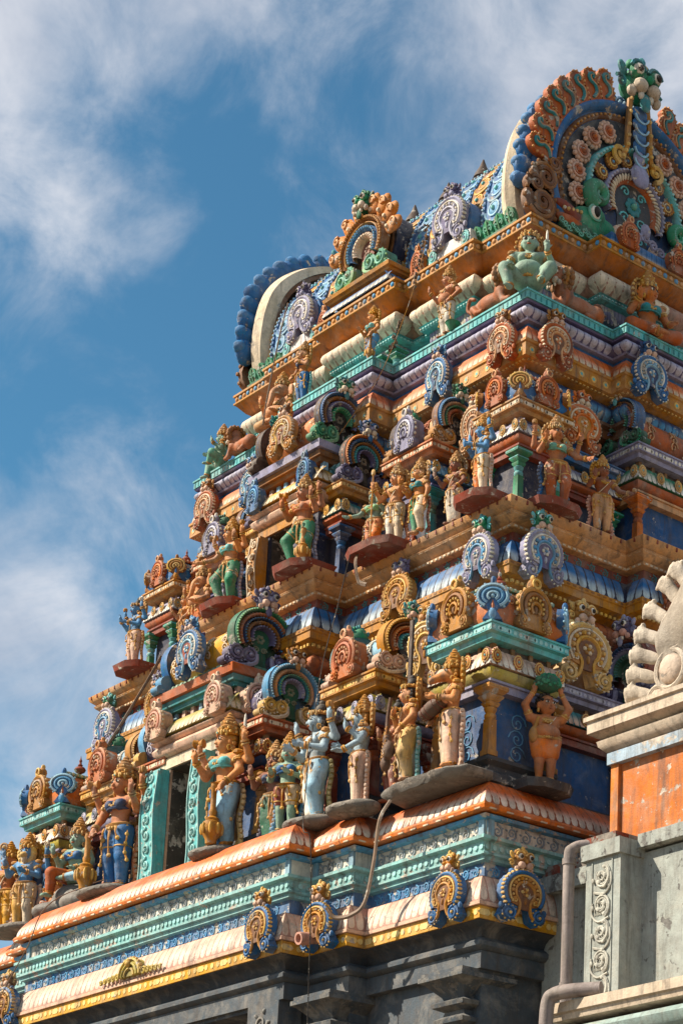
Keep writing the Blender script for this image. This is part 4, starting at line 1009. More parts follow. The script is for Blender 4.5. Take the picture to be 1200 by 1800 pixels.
# side face of the second storey
o = pavilion((4.6, 5.35, -2.55, -1.0), 15.2, 17.25, ('redbrown', 'rust', 'lav', 'white', 'darkbrown', 'blue'), 'side_pavilion', 'navy', ('green', 'teal'), ('gold', 'goldl', 'teal'), 'lavl', 'teald', 0.9)
kudu(tower, (5.46, -1.95, 17.26), 0.95, ('salmon', 'peach', 'cream', 'orange', 'gold'), PI / 2, ('salmon', 'cream', 'orange'), 0.5, 0.85)
o = pavilion((4.6, 5.86, -0.85, 0.85), 15.2, 17.6, ('peach', 'rust', 'green', 'white', 'darkbrown', 'lav'), 'side_pavilion', 'wall', ('orange', 'rust'), ('gold', 'goldl', 'teal'), 'white', 'teald', 0.95)
barrel(tower, 4.9, 5.9, -0.8, 0.9, 17.61, 18.5, 'rust', 'greend', 'Y', 'peach')
arch_gable(tower, (5.4, -0.9, 17.61), 1.05, [('blue', 'bluel', .9), ('goldd', 'brown', .8), ('rust', 'peach', .5), ('lavd', 'lav', 1.2), ('greend', 'seagreen', 1.1)], ('greend', 'green'), 0, ('teald', 'cream', 'teal'), 'lavd', 0.3, 1.0, 0.5, shell='blue')
# third storey pillars
for x in (0.6, 1.05, 2.35, 3.95): pillar(tower, x, -2.36 - (0.35 if x < 1.2 else 0.05), 19.97, 20.62, 'green', 'teal', 0.13)
for x in (-0.6, -1.05, -2.35, -3.95): pillar(tower, x, -2.36 - (0.35 if x > -1.2 else 0.05), 19.97, 20.62, 'green', 'teal', 0.13)
for y in (-1.75, -1.0, -0.2): pillar(tower, 4.35 + (0.32 if y > -1.1 else 0), y, 19.97, 20.62, 'rust', 'gold', 0.15)

# --- medallions on the big cornices
BG = ('blue', 'goldd', 'goldl', 'gold', 'brown'); YG = ('gold', 'pink', 'goldl')
for x, y in ((7.72, -6.06), (5.05, -6.40), (4.1, -6.82), (-4.1, -6.82), (-5.05, -6.40), (-7.72, -6.06)): kudu(tower, (x, y, 7.54), 0.84, BG, 0, YG, 0.56, 0.76)
kudu(tower, (8.42, -5.36, 7.54), 0.9, BG, PI / 2, YG, 0.56, 0.76)
LV = ('lav', 'lavl', 'white', 'bluel', 'lavd'); YL = ('green', 'pink', 'teal')
for x in (6.05, -5.85): kudu(tower, (x, -4.38, 13.82), 0.86, LV, 0, YL, 0.56, 0.84)
kudu(tower, (6.72, -3.76, 13.82), 0.9, LV, PI / 2, YL, 0.56, 0.84)
GD = ('gold', 'goldd', 'goldl', 'gold', 'brown')
for x in (3.85, -3.85): kudu(tower, (x, -4.38, 13.8), 0.84, GD, 0, ('lav', 'pink', 'lavd'), 0.56, 0.84)
kudu(tower, (7.16, -1.1, 13.9), 0.7, ('rust', 'salmon', 'peach', 'rust', 'brown'), PI / 2, ('goldd', 'pink', 'gold'), 0.62)
OT = ('rust', 'salmon', 'cream', 'peach', 'brown')
for x in (4.88, -4.65): kudu(tower, (x, -3.18, 18.66), 0.74, OT, 0, ('goldd', 'pink', 'gold'), 0.58, 0.76)
kudu(tower, (5.46, -2.55, 18.66), 0.78, OT, PI / 2, ('goldd', 'pink', 'gold'), 0.58, 0.76)
BL = ('blue', 'bluel', 'white', 'sky', 'blued')
for x in (3.1, -2.95): kudu(tower, (x, -3.18, 18.6), 0.78, BL, 0, ('blue', 'pink', 'bluel'), 0.56, 0.8)
kudu(tower, (5.82, -0.62, 18.62), 0.84, BL, PI / 2, ('blue', 'pink', 'blued'), 0.56, 0.78)
# olive shell relief on the pink cornice and waterspout
g = G(); g.add(*plate([(0.34 * math.cos(R(a)), 0.30 * math.sin(R(a))) for a in range(0, 181, 15)], -0.06, 0.1), P['olive'])
for r_ in (0.32, 0.23, 0.14): g.add(*tube(arc(0, 0, r_, 0, 180, 16, -0.07, r_ * 0.9), 0.028, 5), mixc(P['olive'], P['goldl'], 0.5 if r_ != 0.23 else 0.0))
for a in range(15, 180, 15): g.add(*sphere((0.35 * math.cos(R(a)), -0.05, 0.31 * math.sin(R(a))), 0.03, 6, 4), P['goldl'])
g.add(*sphere((0, -0.1, 0.2), 0.06, 7, 5), P['goldl'])
for sx in (-1, 1):
    for i in range(5): g.add(*tube(spiral(sx * (0.42 + i * 0.13), 0.03 - i * 0.004, 0.075 - i * 0.008, 0.015, 0.5, 1.3, 12, -0.05, sx), 0.02, 5), mixc(P['olive'], P['goldl'], 0.3))
mk('shell_relief', g, tower, (0.2, -6.79, 7.84))
g = G(); V, F = lathe([(0.07, 0), (0.1, 0.0), (0.1, 0.34), (0.07, 0.34), (0.07, 0.02)], 14); g.add(V, F[:-2] + [F[-1]], P['pinkd'], TR(rx=PI / 2 + 0.15)); mk('waterspout', g, tower, (4.9, -6.38, 7.75))

# --- base pilasters with bracket capitals
def bracket(x, y, rz, z1=6.9, w=0.34):
    g = G(); g.wear = 0.7
    g.add(*lathe([(w * 0.6, GZ), (w * 0.6, z1 - 1.1), (w * 0.75, z1 - 1.05), (w * 0.6, z1 - 0.98), (w * 0.55, z1 - 0.8), (w * 0.95, z1 - 0.74), (w, z1 - 0.68), (w * 0.7, z1 - 0.62), (w * 0.65, z1 - 0.56), (w * 1.05, z1 - 0.5), (w * 1.1, z1 - 0.44), (w * 0.7, z1 - 0.38), (w * 0.75, z1 - 0.34), (w * 1.3, z1 - 0.16), (w * 1.5, z1 - 0.13), (w * 1.5, z1 - 0.06), (w * 1.4, z1 - 0.05), (w * 1.4, z1)], 4, True), P['stone'])
    mk('base_pilaster', g, tower, (x, y, 0), rz, 1, M_STONE)
for x, y in ((7.55, -5.55), (4.9, -5.95), (-4.9, -5.95), (-7.55, -5.55)): bracket(x, y, 0)
for x in (-3.75, 3.75):
    g = G(); g.wear = 0.5; g.add(*box(-0.42, 0.42, -0.12, 0.3, GZ, 6.9), P['stone'])
    g.merge(scrollband(7.0, 0.5, mixc(P['stone'], P['white'], 0.25), 16, 0.03, -0.13), TR(0, 0, 3.3, ry=PI / 2)); mk('gate_pier', g, tower, (x, -6.4, 0), mat=M_STONE)

# ================================================================== barrel roof of the tower
RP = np.array([(2.4 * math.cos(R(a)), 22.55 + 2.45 * math.sin(R(a))) for a in np.linspace(-12, 90, 34)])
RG = catmull([(2.30, 21.92, 0), (2.42, 22.4, 0), (2.45, 22.95, 0), (2.38, 23.6, 0), (2.2, 24.15, 0), (1.85, 24.62, 0), (1.35, 25.02, 0), (0.75, 25.28, 0), (0.3, 25.37, 0), (0.0, 25.39, 0)], 4)[:, :2]
RL = np.concatenate([[0], np.cumsum(np.linalg.norm(np.diff(RP, axis=0), axis=1))])
def roof_pt(t, k=0.0):
    """point on the near slope, t metres up the curve, k outwards: (y, z, tangent angle)"""
    y = np.interp(t, RL, RP[:, 0]); z = np.interp(t, RL, RP[:, 1])
    a = (np.interp(t + 0.05, RL, RP[:, 0]) - np.interp(t - 0.05, RL, RP[:, 0]), np.interp(t + 0.05, RL, RP[:, 1]) - np.interp(t - 0.05, RL, RP[:, 1]))
    n = math.hypot(*a) or 1; nx, nz = a[1] / n, -a[0] / n
    return -(y + nx * k), z + nz * k, math.atan2(nz, nx)
roof = tower
def vault(x0, x1, k, col, name, both=True, m=2):
    V = []; F = []; full = [(-(y + 0), z) for y, z in RP] + [((y + 0), z) for y, z in RP[::-1][1:]]
    g = G(); n = len(full)
    for i in range(m):
        x = x0 + (x1 - x0) * i / (m - 1)
        for y, z in full:
            s_ = 1 + k / 2.6; V.append((x, y * s_, 23.3 + (z - 23.3) * s_ if z > 23.3 else z))
    for i in range(m - 1):
        for j in range(n - 1): F.append((i * n + j, i * n + j + 1, (i + 1) * n + j + 1, (i + 1) * n + j)[::-1])
    g.add(V, F, col); return mk(name, g, roof)
vault(-4.35, 4.35, -0.06, P['blued'], 'vault_shell')
# ribs of overlapping scales: blue strips edged with beads alternate with gold strips
def scale_mesh(col, disc, bead, w, l):
    g = G(); V = []; F = []; n = 9
    pts = [(w / 2 * s_, 0.0) for s_ in (-1, 1)]
    pl = [(-w / 2, l)] + [(w / 2 * math.cos(R(180 + a)), l * 0.35 + l * 0.42 * math.sin(R(180 + a))) for a in range(0, 181, 20)] + [(w / 2, l)]
    V_, F_ = plate(pl, -0.05, 0.02); g.add(V_, F_, col)
    g.add(*tube([(w * 0.46 * math.cos(R(180 + a)), -0.055, l * 0.36 + l * 0.39 * math.sin(R(180 + a))) for a in range(0, 181, 15)], 0.028, 5), bead)
    g.add(*sphere((0, -0.05, l * 0.38), (w * 0.27, 0.035, w * 0.27), 10, 5), disc)
    g.add(*tube([(w * 0.27 * math.cos(2 * PI * i / 12), -0.06, l * 0.38 + w * 0.27 * math.sin(2 * PI * i / 12)) for i in range(12)], 0.022, 4, True), bead)
    g.add(*sphere((0, -0.085, l * 0.38), w * 0.09, 6, 5), P['teal'])
    me = g.mesh('roof_scale'); me.materials.append(M_PAINT); return me
SL = 0.66
sc_blue = scale_mesh(P['blue'], P['bluel'], P['sky'], 0.56, SL); sc_gold = scale_mesh(P['goldd'], P['gold'], P['goldl'], 0.5, SL)
ns = 15; xs = [-4.08 + 8.16 * i / (ns - 1) for i in range(ns)]
for i, x in enumerate(xs):
    gold = i % 2 == 0
    strip = empty('scale_strip', (x, 0, 0), 0, roof)
    T_ = 0.42
    while T_ < RL[-1] - 0.15:
        y, z, a = roof_pt(T_, 0.0)
        o = mk('roof_scale', sc_gold if gold else sc_blue, strip, (0, y, z)); o.rotation_euler = (-a - 0.10, 0, 0)
        T_ += SL * 0.66
    if i < ns - 1:
        g = G(); xx = (xs[1] - xs[0]) / 2
        path = [(xx, *roof_pt(t, 0.05)[:2]) for t in np.linspace(0.3, RL[-1], 22)]
        g.add(*tube(path, 0.04, 5), P['blue'])
        for t in np.arange(0.4, RL[-1], 0.11):
            y, z, _ = roof_pt(t, 0.085); g.add(*sphere((xx, y, z), 0.028, 6, 4), P['sky'])
        mk('bead_rib', g, strip)
# green acanthus border at the foot of the vault
g = G(); g.add(*box(-4.4, 4.4, -2.62, -2.2, 21.92, 22.0), P['greend']); V = []; F = []
leafb = mk('acanthus_border', g, roof)
g = G()
g.add(*plate([(-0.13, 0), (-0.15, 0.16), (-0.11, 0.3), (0, 0.36), (0.11, 0.3), (0.15, 0.16), (0.13, 0)], -0.05, 0.02), P['green'])
for sx in (-1, 1): g.add(*tube(spiral(sx * 0.055, 0.19, 0.07, 0.015, -1.2, 1.2, 12, -0.06, sx), 0.02, 4), P['seagreen'])
g.add(*tube([(0, -0.055, 0.02), (0, -0.075, 0.2), (0, -0.06, 0.32)], 0.02, 4), mixc(P['green'], P['lime'], 0.4))
lm = g.mesh('acanthus_leaf'); lm.materials.append(M_PAINT)
for i in range(28):
    x = -4.2 + 8.4 * i / 27
    if abs(x) < 1.2: continue
    o = mk('acanthus_leaf', lm, leafb, (x, -2.52, 21.99)); o.rotation_euler = (0.32, 0, 0)
# ridge finials
g = G(); g.add(*lathe([(0.25, 0), (0.32, 0.3), (0.22, 0.6), (0.36, 0.75), (0.38, 0.86), (0.30, 0.93), (0.22, 0.96), (0.28, 1.02), (0.24, 1.12), (0.12, 1.32), (0.02, 1.56)], 14), P['darkbrown']); rfm = g.mesh('ridge_finial'); rfm.materials.append(M_PAINT)
for x in (-3.58, -2.4, -1.22, -0.05, 1.12, 2.3, 3.5): mk('ridge_finial', rfm, roof, (x, 0, 25.28), 0, (0.74, 0.74, 0.84))
g = G(); g.add(*tube([(-4.3, 0, 24.8), (4.3, 0, 24.8)], 0.12, 8), P['gold'])
for x in np.arange(-4.2, 4.2, 0.2): g.add(*sphere((x, -0.08, 24.86), (0.09, 0.09, 0.08), 6, 4), P['goldl'])
mk('ridge_roll', g, roof)

# ------------------------------------------------------------------ great horseshoe gable (faces -Y here, turned to the ends)
def flame_mesh():
    g = G(); pts = [(-0.20, 0), (-0.22, 0.3), (-0.24, 0.55), (-0.12, 0.75), (0.06, 0.80), (0.2, 0.72), (0.25, 0.56), (0.19, 0.45), (0.24, 0.3), (0.19, 0.12), (0.2, 0)]
    q = catmull([(x, 0, z) for x, z in pts], 3)
    g.add(*plate([(p_[0], p_[2]) for p_ in q], -0.09, 0.05), P['rust'])
    s1 = [(-0.1, -0.1, 0.08), (0.04, -0.11, 0.2), (0.06, -0.11, 0.36), (-0.05, -0.11, 0.48), (-0.06, -0.11, 0.6), (0.05, -0.11, 0.66), (0.11, -0.1, 0.6), (0.06, -0.1, 0.54)]
    g.add(*tube(catmull(s1, 4), 0.036, 5), P['teald'])
    g.add(*tube(catmull([(p_[0] + 0.07, p_[1], p_[2]) for p_ in s1], 4), 0.02, 4), P['peach'])
    for p_ in q[3:-3:2]: g.add(*sphere((p_[0] * 0.97, -0.09, p_[2] * 0.985), 0.033, 6, 4), P['peach'])
    me = g.mesh('flame_leaf'); me.materials.append(M_PAINT); return me
def rosette_mesh(pet, core, r=0.24, n=12):
    g = G(); g.add(*sphere((0, 0.02, 0), (r * 0.9, 0.08, r * 0.9), 14, 6), pet)
    for i in range(n):
        a = 2 * PI * i / n; g.add(*sphere((r * 0.86 * math.cos(a), 0, r * 0.86 * math.sin(a)), (r * 0.24, 0.06, r * 0.24), 6, 5), pet)
    for rr, cc in ((0.6, mixc(pet, P['pinkd'], .5)), (0.36, core)): g.add(*tube([(r * rr * math.cos(2 * PI * i / 14), -0.06, r * rr * math.sin(2 * PI * i / 14)) for i in range(14)], 0.025, 5, True), cc)
    g.add(*sphere((0, -0.07, 0), (r * 0.26, 0.06, r * 0.26), 8, 5), core); g.add(*sphere((0, -0.12, 0), (r * 0.1, 0.03, r * 0.1), 6, 5), P['orange'])
    me = g.mesh('rosette'); me.materials.append(M_PAINT); return me
def leafdrop_mesh():
    g = G(); g.add(*plate([(0, 0.28), (-0.1, 0.19), (-0.17, 0.08), (-0.18, -0.04), (-0.12, -0.15), (0, -0.19), (0.12, -0.15), (0.18, -0.04), (0.17, 0.08), (0.1, 0.19)], -0.05, 0.03), P['goldd'])
    for i in range(14):
        a = 2 * PI * i / 14 + PI / 2; rr = 0.17 + (0.09 * max(0, math.sin(a)) ** 6); g.add(*sphere((rr * math.cos(a), -0.04, rr * math.sin(a) * 1.02), 0.035, 6, 4), P['gold'])
    for r_, c_ in ((0.11, P['goldl']), (0.06, P['brown'])): g.add(*tube([(r_ * math.cos(2 * PI * i / 12), -0.07, r_ * math.sin(2 * PI * i / 12) - 0.02) for i in range(12)], 0.024, 4, True), c_)
    g.add(*sphere((0, -0.08, -0.02), 0.04, 7, 5), P['bluel']); me = g.mesh('leaf_boss'); me.materials.append(M_PAINT); return me
def ring_mesh(r0, r1, a0, a1, y, bump, col, cz=0.0, n=44, sz=1.0):
    g = G(); k = 7; V = []; F = []
    for i in range(n):
        a = R(a0 + (a1 - a0) * i / (n - 1))
        for m in range(k):
            u = m / (k - 1); r = r0 + (r1 - r0) * u
            V.append((r * math.cos(a), y - bump * math.sin(PI * u) + (0.06 if m in (0, k - 1) else 0), cz + r * sz * math.sin(a)))
    for i in range(n - 1):
        for m in range(k - 1): F.append((i * k + m, i * k + m + 1, (i + 1) * k + m + 1, (i + 1) * k + m))
    g.add(V, F, col); return g
def great_gable(parent, loc, rz, cs=1.11, cr=0.29):
    o = empty('great_gable', loc, rz, parent); c0 = 1.38      # centre of the rings above the ledge
    out = [(y, z - 21.92) for y, z in RG]; outl = [(-y, z) for y, z in out] + [(y, z) for y, z in out[::-1][1:]]
    g = G(); g.add(*plate([(x * 1.0, z * 1.0) for x, z in outl], -0.16, 0.1), P['blue']); mk('back_plate', g, o)
    # white collar behind the plate
    g = G(); V = []; F = []; pr = [(0.99, 0.1), (1.07, 0.11), (1.115, 0.26), (1.08, 0.46), (0.97, 0.5)]; n = len(outl)
    for s_, y in pr:
        for x, z in outl: V.append((x * s_, y, 1.38 + (z - 1.38) * (1 + (s_ - 1) * 0.6) if z > 1.38 else z))
    for k in range(len(pr) - 1):
        for i in range(n - 1): F.append((k * n + i, k * n + i + 1, (k + 1) * n + i + 1, (k + 1) * n + i)[::-1])
    g.add(V, F, P['cream']); cl = mk('collar', g, o)
    g = G(); V = []; F = []; pr = [(0.97, 0.5), (0.93, 0.5), (0.91, 0.12)]
    for s_, y in pr:
        for x, z in outl: V.append((x * s_, y, 1.38 + (z - 1.38) * s_ if z > 1.38 else z))
    for k in range(2):
        for i in range(n - 1): F.append((k * n + i, k * n + i + 1, (k + 1) * n + i + 1, (k + 1) * n + i)[::-1])
    g.add(V, F, P['brown']); mk('collar_reveal', g, o)
    g = G(); g.add(*plate([(x * 0.95, z * 0.97) for x, z in outl], 0.11, 0.14), P['darkbrown']); mk('rear_panel', g, o)
    # blue scalloped crest at the back of the flames
    g = G()
    for i in range(7, n - 7, 2):
        x, z = outl[i]; s_ = cs
        g.add(*sphere((x * s_, 0.0, 1.38 + (z - 1.38) * s_), (cr * (0.8 + 0.4 * ((i * 7) % 5) / 4), 0.17, cr * (0.75 + 0.4 * ((i * 3) % 7) / 6)), 9, 6), P['blue']); g.add(*sphere((x * (s_ + 0.05), 0.02, 1.38 + (z - 1.38) * (s_ + 0.05) + 0.06), (cr * 0.6, 0.14, cr * 0.55), 8, 5), mixc(P['blue'], P['bluel'], 0.25))
    mk('scalloped_crest', g, o)
    fm = flame_mesh(); flames = [2, 12, 22, 31.5, 41, 50.5, 60, 69.5]
    for sx in (-1, 1):
        for i, a in enumerate(flames):
            aa = R(a); r = 2.06; s_ = 0.74 + 0.012 * i
            f_ = mk('flame_leaf', fm, o, (sx * r * math.cos(aa), -0.2, c0 + r * math.sin(aa)), 0, (s_ * -sx, 1, s_)); f_.rotation_euler = (0, sx * (PI / 2 - aa) * 0.8, 0)
    rings = [(1.92, 2.16, 0.20, 0.12, P['blue']), (1.74, 1.92, 0.16, 0.07, P['brown']), (1.09, 1.23, 0.24, 0.09, P['teal']), (0.67, 0.79, 0.23, 0.08, P['lav']), (0.46, 0.68, 0.2, 0.08, P['rust'])]
    for r0, r1, y, b, c in rings: mk('gable_ring', ring_mesh(r0, r1, -28, 208, -y, b, c, c0, 44, 1.0), o)
    g = G(); 
    for r0, yy, c in ((1.75, -0.17, P['slate']), (1.1, -0.18, P['blued'])): g.add(*plate([(r0 * math.cos(R(a)), c0 + r0 * math.sin(R(a))) for a in range(-40, 221, 9)], yy, -0.1), c)
    mk('ring_ground', g, o)
    g = G()
    for r_, y, c, m, s_ in ((2.16, -0.24, P['sky'], 74, 0.035), (1.16, -0.335, P['aqua'], 46, 0.03), (0.73, -0.315, P['lavl'], 30, 0.028), (1.83, -0.25, P['gold'], 60, 0.028)):
        for i in range(m):
            a = R(-25 + 230 * i / (m - 1)); g.add(*sphere((r_ * math.cos(a), y, c0 + r_ * math.sin(a)), s_, 6, 4), c)
    mk('bead_rows', g, o)['kind'] = 'stuff'
    rm = rosette_mesh(P['pink'], P['rust'])
    for a in (-14, 4, 22, 41, 60, 120, 139, 158, 176, 194): mk('rosette', rm, o, (1.47 * math.cos(R(a)), -0.26, c0 + 1.47 * math.sin(R(a))), 0, 0.88)
    lm_ = leafdrop_mesh()
    for a in (-2, 24, 50, 76, 104, 130, 156, 182):
        f_ = mk('leaf_boss', lm_, o, (0.93 * math.cos(R(a)), -0.23, c0 + 0.93 * math.sin(R(a))), 0, 0.76); f_.rotation_euler = (0, PI / 2 - R(a), 0)
    # fringe of white tongues round the niche
    g = G()
    for i in range(30):
        a = R(-22 + 224 * i / 29); g.add(*sphere((0.6 * math.cos(a), -0.29, c0 + 0.6 * math.sin(a)), (0.085, 0.03, 0.03), 6, 4, Matrix.Rotation(-a + 0.5, 3, 'Y')), P['cream'])
    mk('tongue_fringe', g, o)
    g = G(); g.add(*plate([(0.47 * math.cos(R(a)), c0 + 0.52 * math.sin(R(a))) for a in range(-40, 221, 15)] + [(-0.42, 0.2), (0.42, 0.2)], -0.2, -0.1), P['slate']); nic = mk('niche_panel', g, o)
    g = G(); g.add(*tube([(0, -0.21, 0.25), (0, -0.22, c0 - 0.1)], 0.022, 4), P['teal'])
    for i in range(8):
        a = 2 * PI * i / 8; g.add(*sphere((0.13 * math.cos(a), -0.22, c0 + 0.02 + 0.13 * math.sin(a)), (0.075, 0.03, 0.075), 7, 5), P['teald'])
    g.add(*sphere((0, -0.24, c0 + 0.02), 0.07, 8, 6), P['seagreen'])
    for sx in (-1, 1):
        for zz, r_ in ((c0 + 0.28, 0.12), (c0 - 0.28, 0.14), (c0 - 0.62, 0.16)): g.add(*tube(spiral(sx * 0.2, zz, r_, 0.02, 0, 1.2, 14, -0.21, sx), 0.022, 4), P['teal'])
    mk('flower_relief', g, nic)
    # makaras: curled trunk, open jaws, eye, and big gold volute behind
    for sx in (-1, 1):
        mkr = empty('makara', (sx * 1.02, -0.24, 0.0), 0, o); mkr.scale = (sx, 1, 1)
        c_ = Clay(0.06); Gn = P['green']
        c_.ell((0.12, 0, 0.50), (0.42, 0.2, 0.34), Gn); c_.ell((0.02, -0.12, 0.66), (0.18, 0.14, 0.16), Gn); c_.ell((-0.25, 0, 0.55), (0.25, 0.18, 0.2), Gn)
        c_.ell((0.35, -0.02, 0.22), (0.5, 0.16, 0.2), P['greend']); c_.ell((-0.25, -0.02, 0.12), (0.35, 0.14, 0.14), P['greend'])
        c_.ell((0.62, -0.05, 0.52), (0.36, 0.12, 0.12), P['redbrown'], 0.02, Matrix.Rotation(-0.35, 3, 'Y')); c_.ell((0.62, -0.07, 0.30), (0.34, 0.12, 0.1), P['rust'], 0.02, Matrix.Rotation(-0.1, 3, 'Y'))
        c_.ell((-0.55, -0.06, 0.42), (0.16, 0.12, 0.36), P['pink'], 0.02)
        g = c_.build(0.035)
        mk('head', G().merge(g, TR(s=(-1, 1, 1))) if False else g, mkr)
        g = G(); g.add(*sphere((0.12, -0.2, 0.66), (0.13, 0.08, 0.15), 10, 7), P['white']); g.add(*sphere((0.12, -0.26, 0.66), (0.075, 0.05, 0.11), 8, 6), P['black']); g.add(*tube(arc(0.12, 0.66, 0.15, 0, 360, 16, -0.21), 0.028, 5), P['seagreen']); mk('eye', g, mkr); g = G()
        for i in range(6): g.add(*sphere((-0.70 + 0.02 * i, -0.08, 0.15 + 0.12 * i), (0.06, 0.06, 0.05), 6, 4), P['cream'])
        for i in range(12): g.add(*tube(spiral(-0.1 + 0.09 * i, 0.1 + 0.05 * (i % 3), 0.07, 0.015, 0.4 * i, 1.2, 10, -0.17), 0.02, 4), P['seagreen'])
        for i in range(5): g.add(*sphere((0.42 + 0.1 * i, -0.15, 0.56 - 0.02 * i), 0.04, 6, 4), P['goldl'])
        mk('teeth_and_scales', g, mkr)['kind'] = 'stuff'; g = G()
        sp_ = spiral(0.0, 1.12, 0.27, 0.04, R(-75), 1.45, 30, -0.14)
        g.add(*tube(sp_, [0.15 - 0.085 * k / 29 for k in range(30)], 10), Gn)
        for k in range(1, 26): q = sp_[k]; g.add(*sphere((q[0] * 1.06, q[1] - 0.12 + 0.06 * k / 29, 1.12 + (q[2] - 1.12) * 1.06), (0.03, 0.03, 0.03), 5, 4), P['seagreen'])
        mk('trunk', g, mkr)
        g = G()
        for cx, cz, r_, q in ((1.2, 0.95, 0.26, 1), (1.28, 0.42, 0.30, -1), (1.02, 1.32, 0.17, -1), (1.42, 0.75, 0.17, 1)):
            g.add(*plate([(cx + r_ * 1.25 * math.cos(2 * PI * i / 16), cz + r_ * 1.25 * math.sin(2 * PI * i / 16)) for i in range(16)], -0.04, 0.1), P['brown'])
            for w_, cc in ((1.15, P['goldd']), (0.8, P['brown'])): g.add(*tube(spiral(cx, cz, r_ * w_, r_ * 0.1, 0.6 * q, 1.7 * q, 26, -0.06 if w_ > 1 else -0.08), r_ * 0.16, 6), cc)
            for i in range(12): g.add(*sphere((cx + r_ * 1.3 * math.cos(i / 12 * 2 * PI), -0.03, cz + r_ * 1.3 * math.sin(i / 12 * 2 * PI)), r_ * 0.16, 6, 4), P['goldd'])
        mk('volute', g, mkr)
    # crown mask with hanging pendant
    pd = empty('crown_mask', (0, -0.2, 3.3), 0, o)
    mk('yali_head', yali_mesh('green', 'bone', 'teald'), pd, (0, -0.1, 0.3), 0, 1.28)
    g = G()
    for i in range(6): g.add(*sphere((0, -0.16, 0.05 - 0.24 * i), (0.2 - 0.012 * i, 0.07, 0.16), 10, 5), P['lav'] if i > 3 else P['blue']); 
    for i in range(6): g.add(*tube(arc(0, 0.0 - 0.24 * i, 0.17, 190, 350, 10, -0.23), 0.025, 4), P['sky'])
    g.add(*sphere((0, -0.2, -1.32), (0.24, 0.08, 0.24), 10, 6), P['lav'])
    for sx in (-1, 1):
        pth = catmull([(sx * 0.22, -0.12, 0.3), (sx * 0.28, -0.14, -0.3), (sx * 0.3, -0.14, -0.75), (sx * 0.42, -0.14, -1.05)], 6)
        g.add(*tube(pth, 0.06, 6), P['gold']); g.add(*tube(spiral(sx * 0.46, -1.0, 0.2, 0.03, -PI / 2, 1.3, 18, -0.14, sx), 0.05, 6), P['goldl'])
        for q in pth[::3]: g.add(*sphere((q[0], q[1] - 0.05, q[2]), 0.045, 6, 4), P['goldl'])
    mk('pendant', g, pd)
    return o
great_gable(roof, (4.42, 0, 21.93), PI / 2, 1.035, 0.2)
great_gable(roof, (-4.42, 0, 21.93), -PI / 2)

# blue block with kudus under the gable
for y in (-0.62, 0.62): leaf_kudu(roof, (5.2, y, 21.93), 0.5, ('rust', 'salmon', 'peach'), PI / 2, 0.6)
g = G(); V, F = box(4.5, 5.08, -0.92, 0.92, 21.925, 22.2); g.add(V, F, P['blue']); bb = mk('gable_sill', g, roof)
pr = [(0.02, 22.2), (0.03, 22.1), (0.04, 22.0), (0.05, 21.93)]
run_tabs(bb, rect_plan(4.5, 5.08, -0.92, 0.92), pr, 0.13, P['blue'], P['white'], 'cornice_tab', mid=0.65)
g = G(); 
for i in range(5): g.add(*tube(spiral(-0.4 + 0.2 * i, 0.15 + 0.16 * (1 - abs(i - 2) / 2), 0.12, 0.02, 0, 1.4, 14, 0, 1 if i < 2 else -1), 0.035, 5), P['lav'])
g.add(*sphere((0, 0, 0.45), (0.12, 0.08, 0.16), 8, 6), P['lav']); mk('lavender_scroll', g, roof, (5.0, 0, 22.2), PI / 2)

# ------------------------------------------------------------------ dormers on the long side
g = G(); poly = rect_plan(-0.98, 0.98, -2.95, -1.8)
sweep(g, poly, [(0.0, 21.92), (0.0, 22.02)], P['cream'], 0.4); mk('dormer_base', g, roof)
pr = kap(0.0, 0.1, 22.02, 22.22); g = G(); sweep(g, poly, rv(pr), P['blued'], 0.3); joined_tabs(g, poly, pr, 0.14, P['blue'], P['white'], 0.6); mk('dormer_cornice', g, roof)
g = G(); sweep(g, poly, [(-0.1, 22.21), (-0.1, 22.3)], P['sky'], 0.4); mk('dormer_neck', g, roof)
g = G(); sweep(g, poly, [(-0.1, 22.28), (0.02, 22.3), (0.04, 22.34), (0.09, 22.35), (0.11, 22.42), (-0.3, 22.425)], P['gold'], 0.3, cap_top=True); mk('dormer_ledge', g, roof)
g = G(); V, F = plate([(0.8 * math.cos(R(a)), 0.8 + 0.82 * math.sin(R(a))) for a in range(-70, 251, 12)], -0.02, 1.1); g.add(V, F, P['navy']); mk('dormer_body', g, roof, (0, -2.66, 22.42))
dm = arch_gable(roof, (0, -2.86, 22.42), 1.48, [('goldd', 'gold', 1.0), ('gold', None, .4), ('blue', 'bluel', .9), ('cream', 'pinkd', .9)], ('seagreen', 'lime'), 0, None, 'redbrown', 0.06, 1.38, 0.4, 'dormer_arch', 'goldd')
fl = bpy.data.meshes.get('flame_leaf')
g = G()
for a in (8, 30, 52, 74, 106, 128, 150, 172):
    aa = R(a); M0 = TR(0.88 * math.cos(aa), 0, 0.79 + 0.82 * math.sin(aa), ry=PI / 2 - aa)
    g.add(*sphere((0, 0, 0.05), (0.17, 0.09, 0.26), 8, 6), mixc(P['gold'], P['orange'], 0.4), M0); g.add(*tube(spiral(0, 0.12, 0.1, 0.02, 0, 1.3, 12, -0.09), 0.03, 5), P['peach'], M0); g.add(*sphere((0, -0.07, -0.07), 0.05, 6, 5), P['cream'], M0)
mk('flame_crest', g, roof, (0, -2.86, 22.42))
mk('yali_head', yali_mesh('green', 'bone', 'greend'), roof, (0, -2.92, 23.92), 0, 0.7)
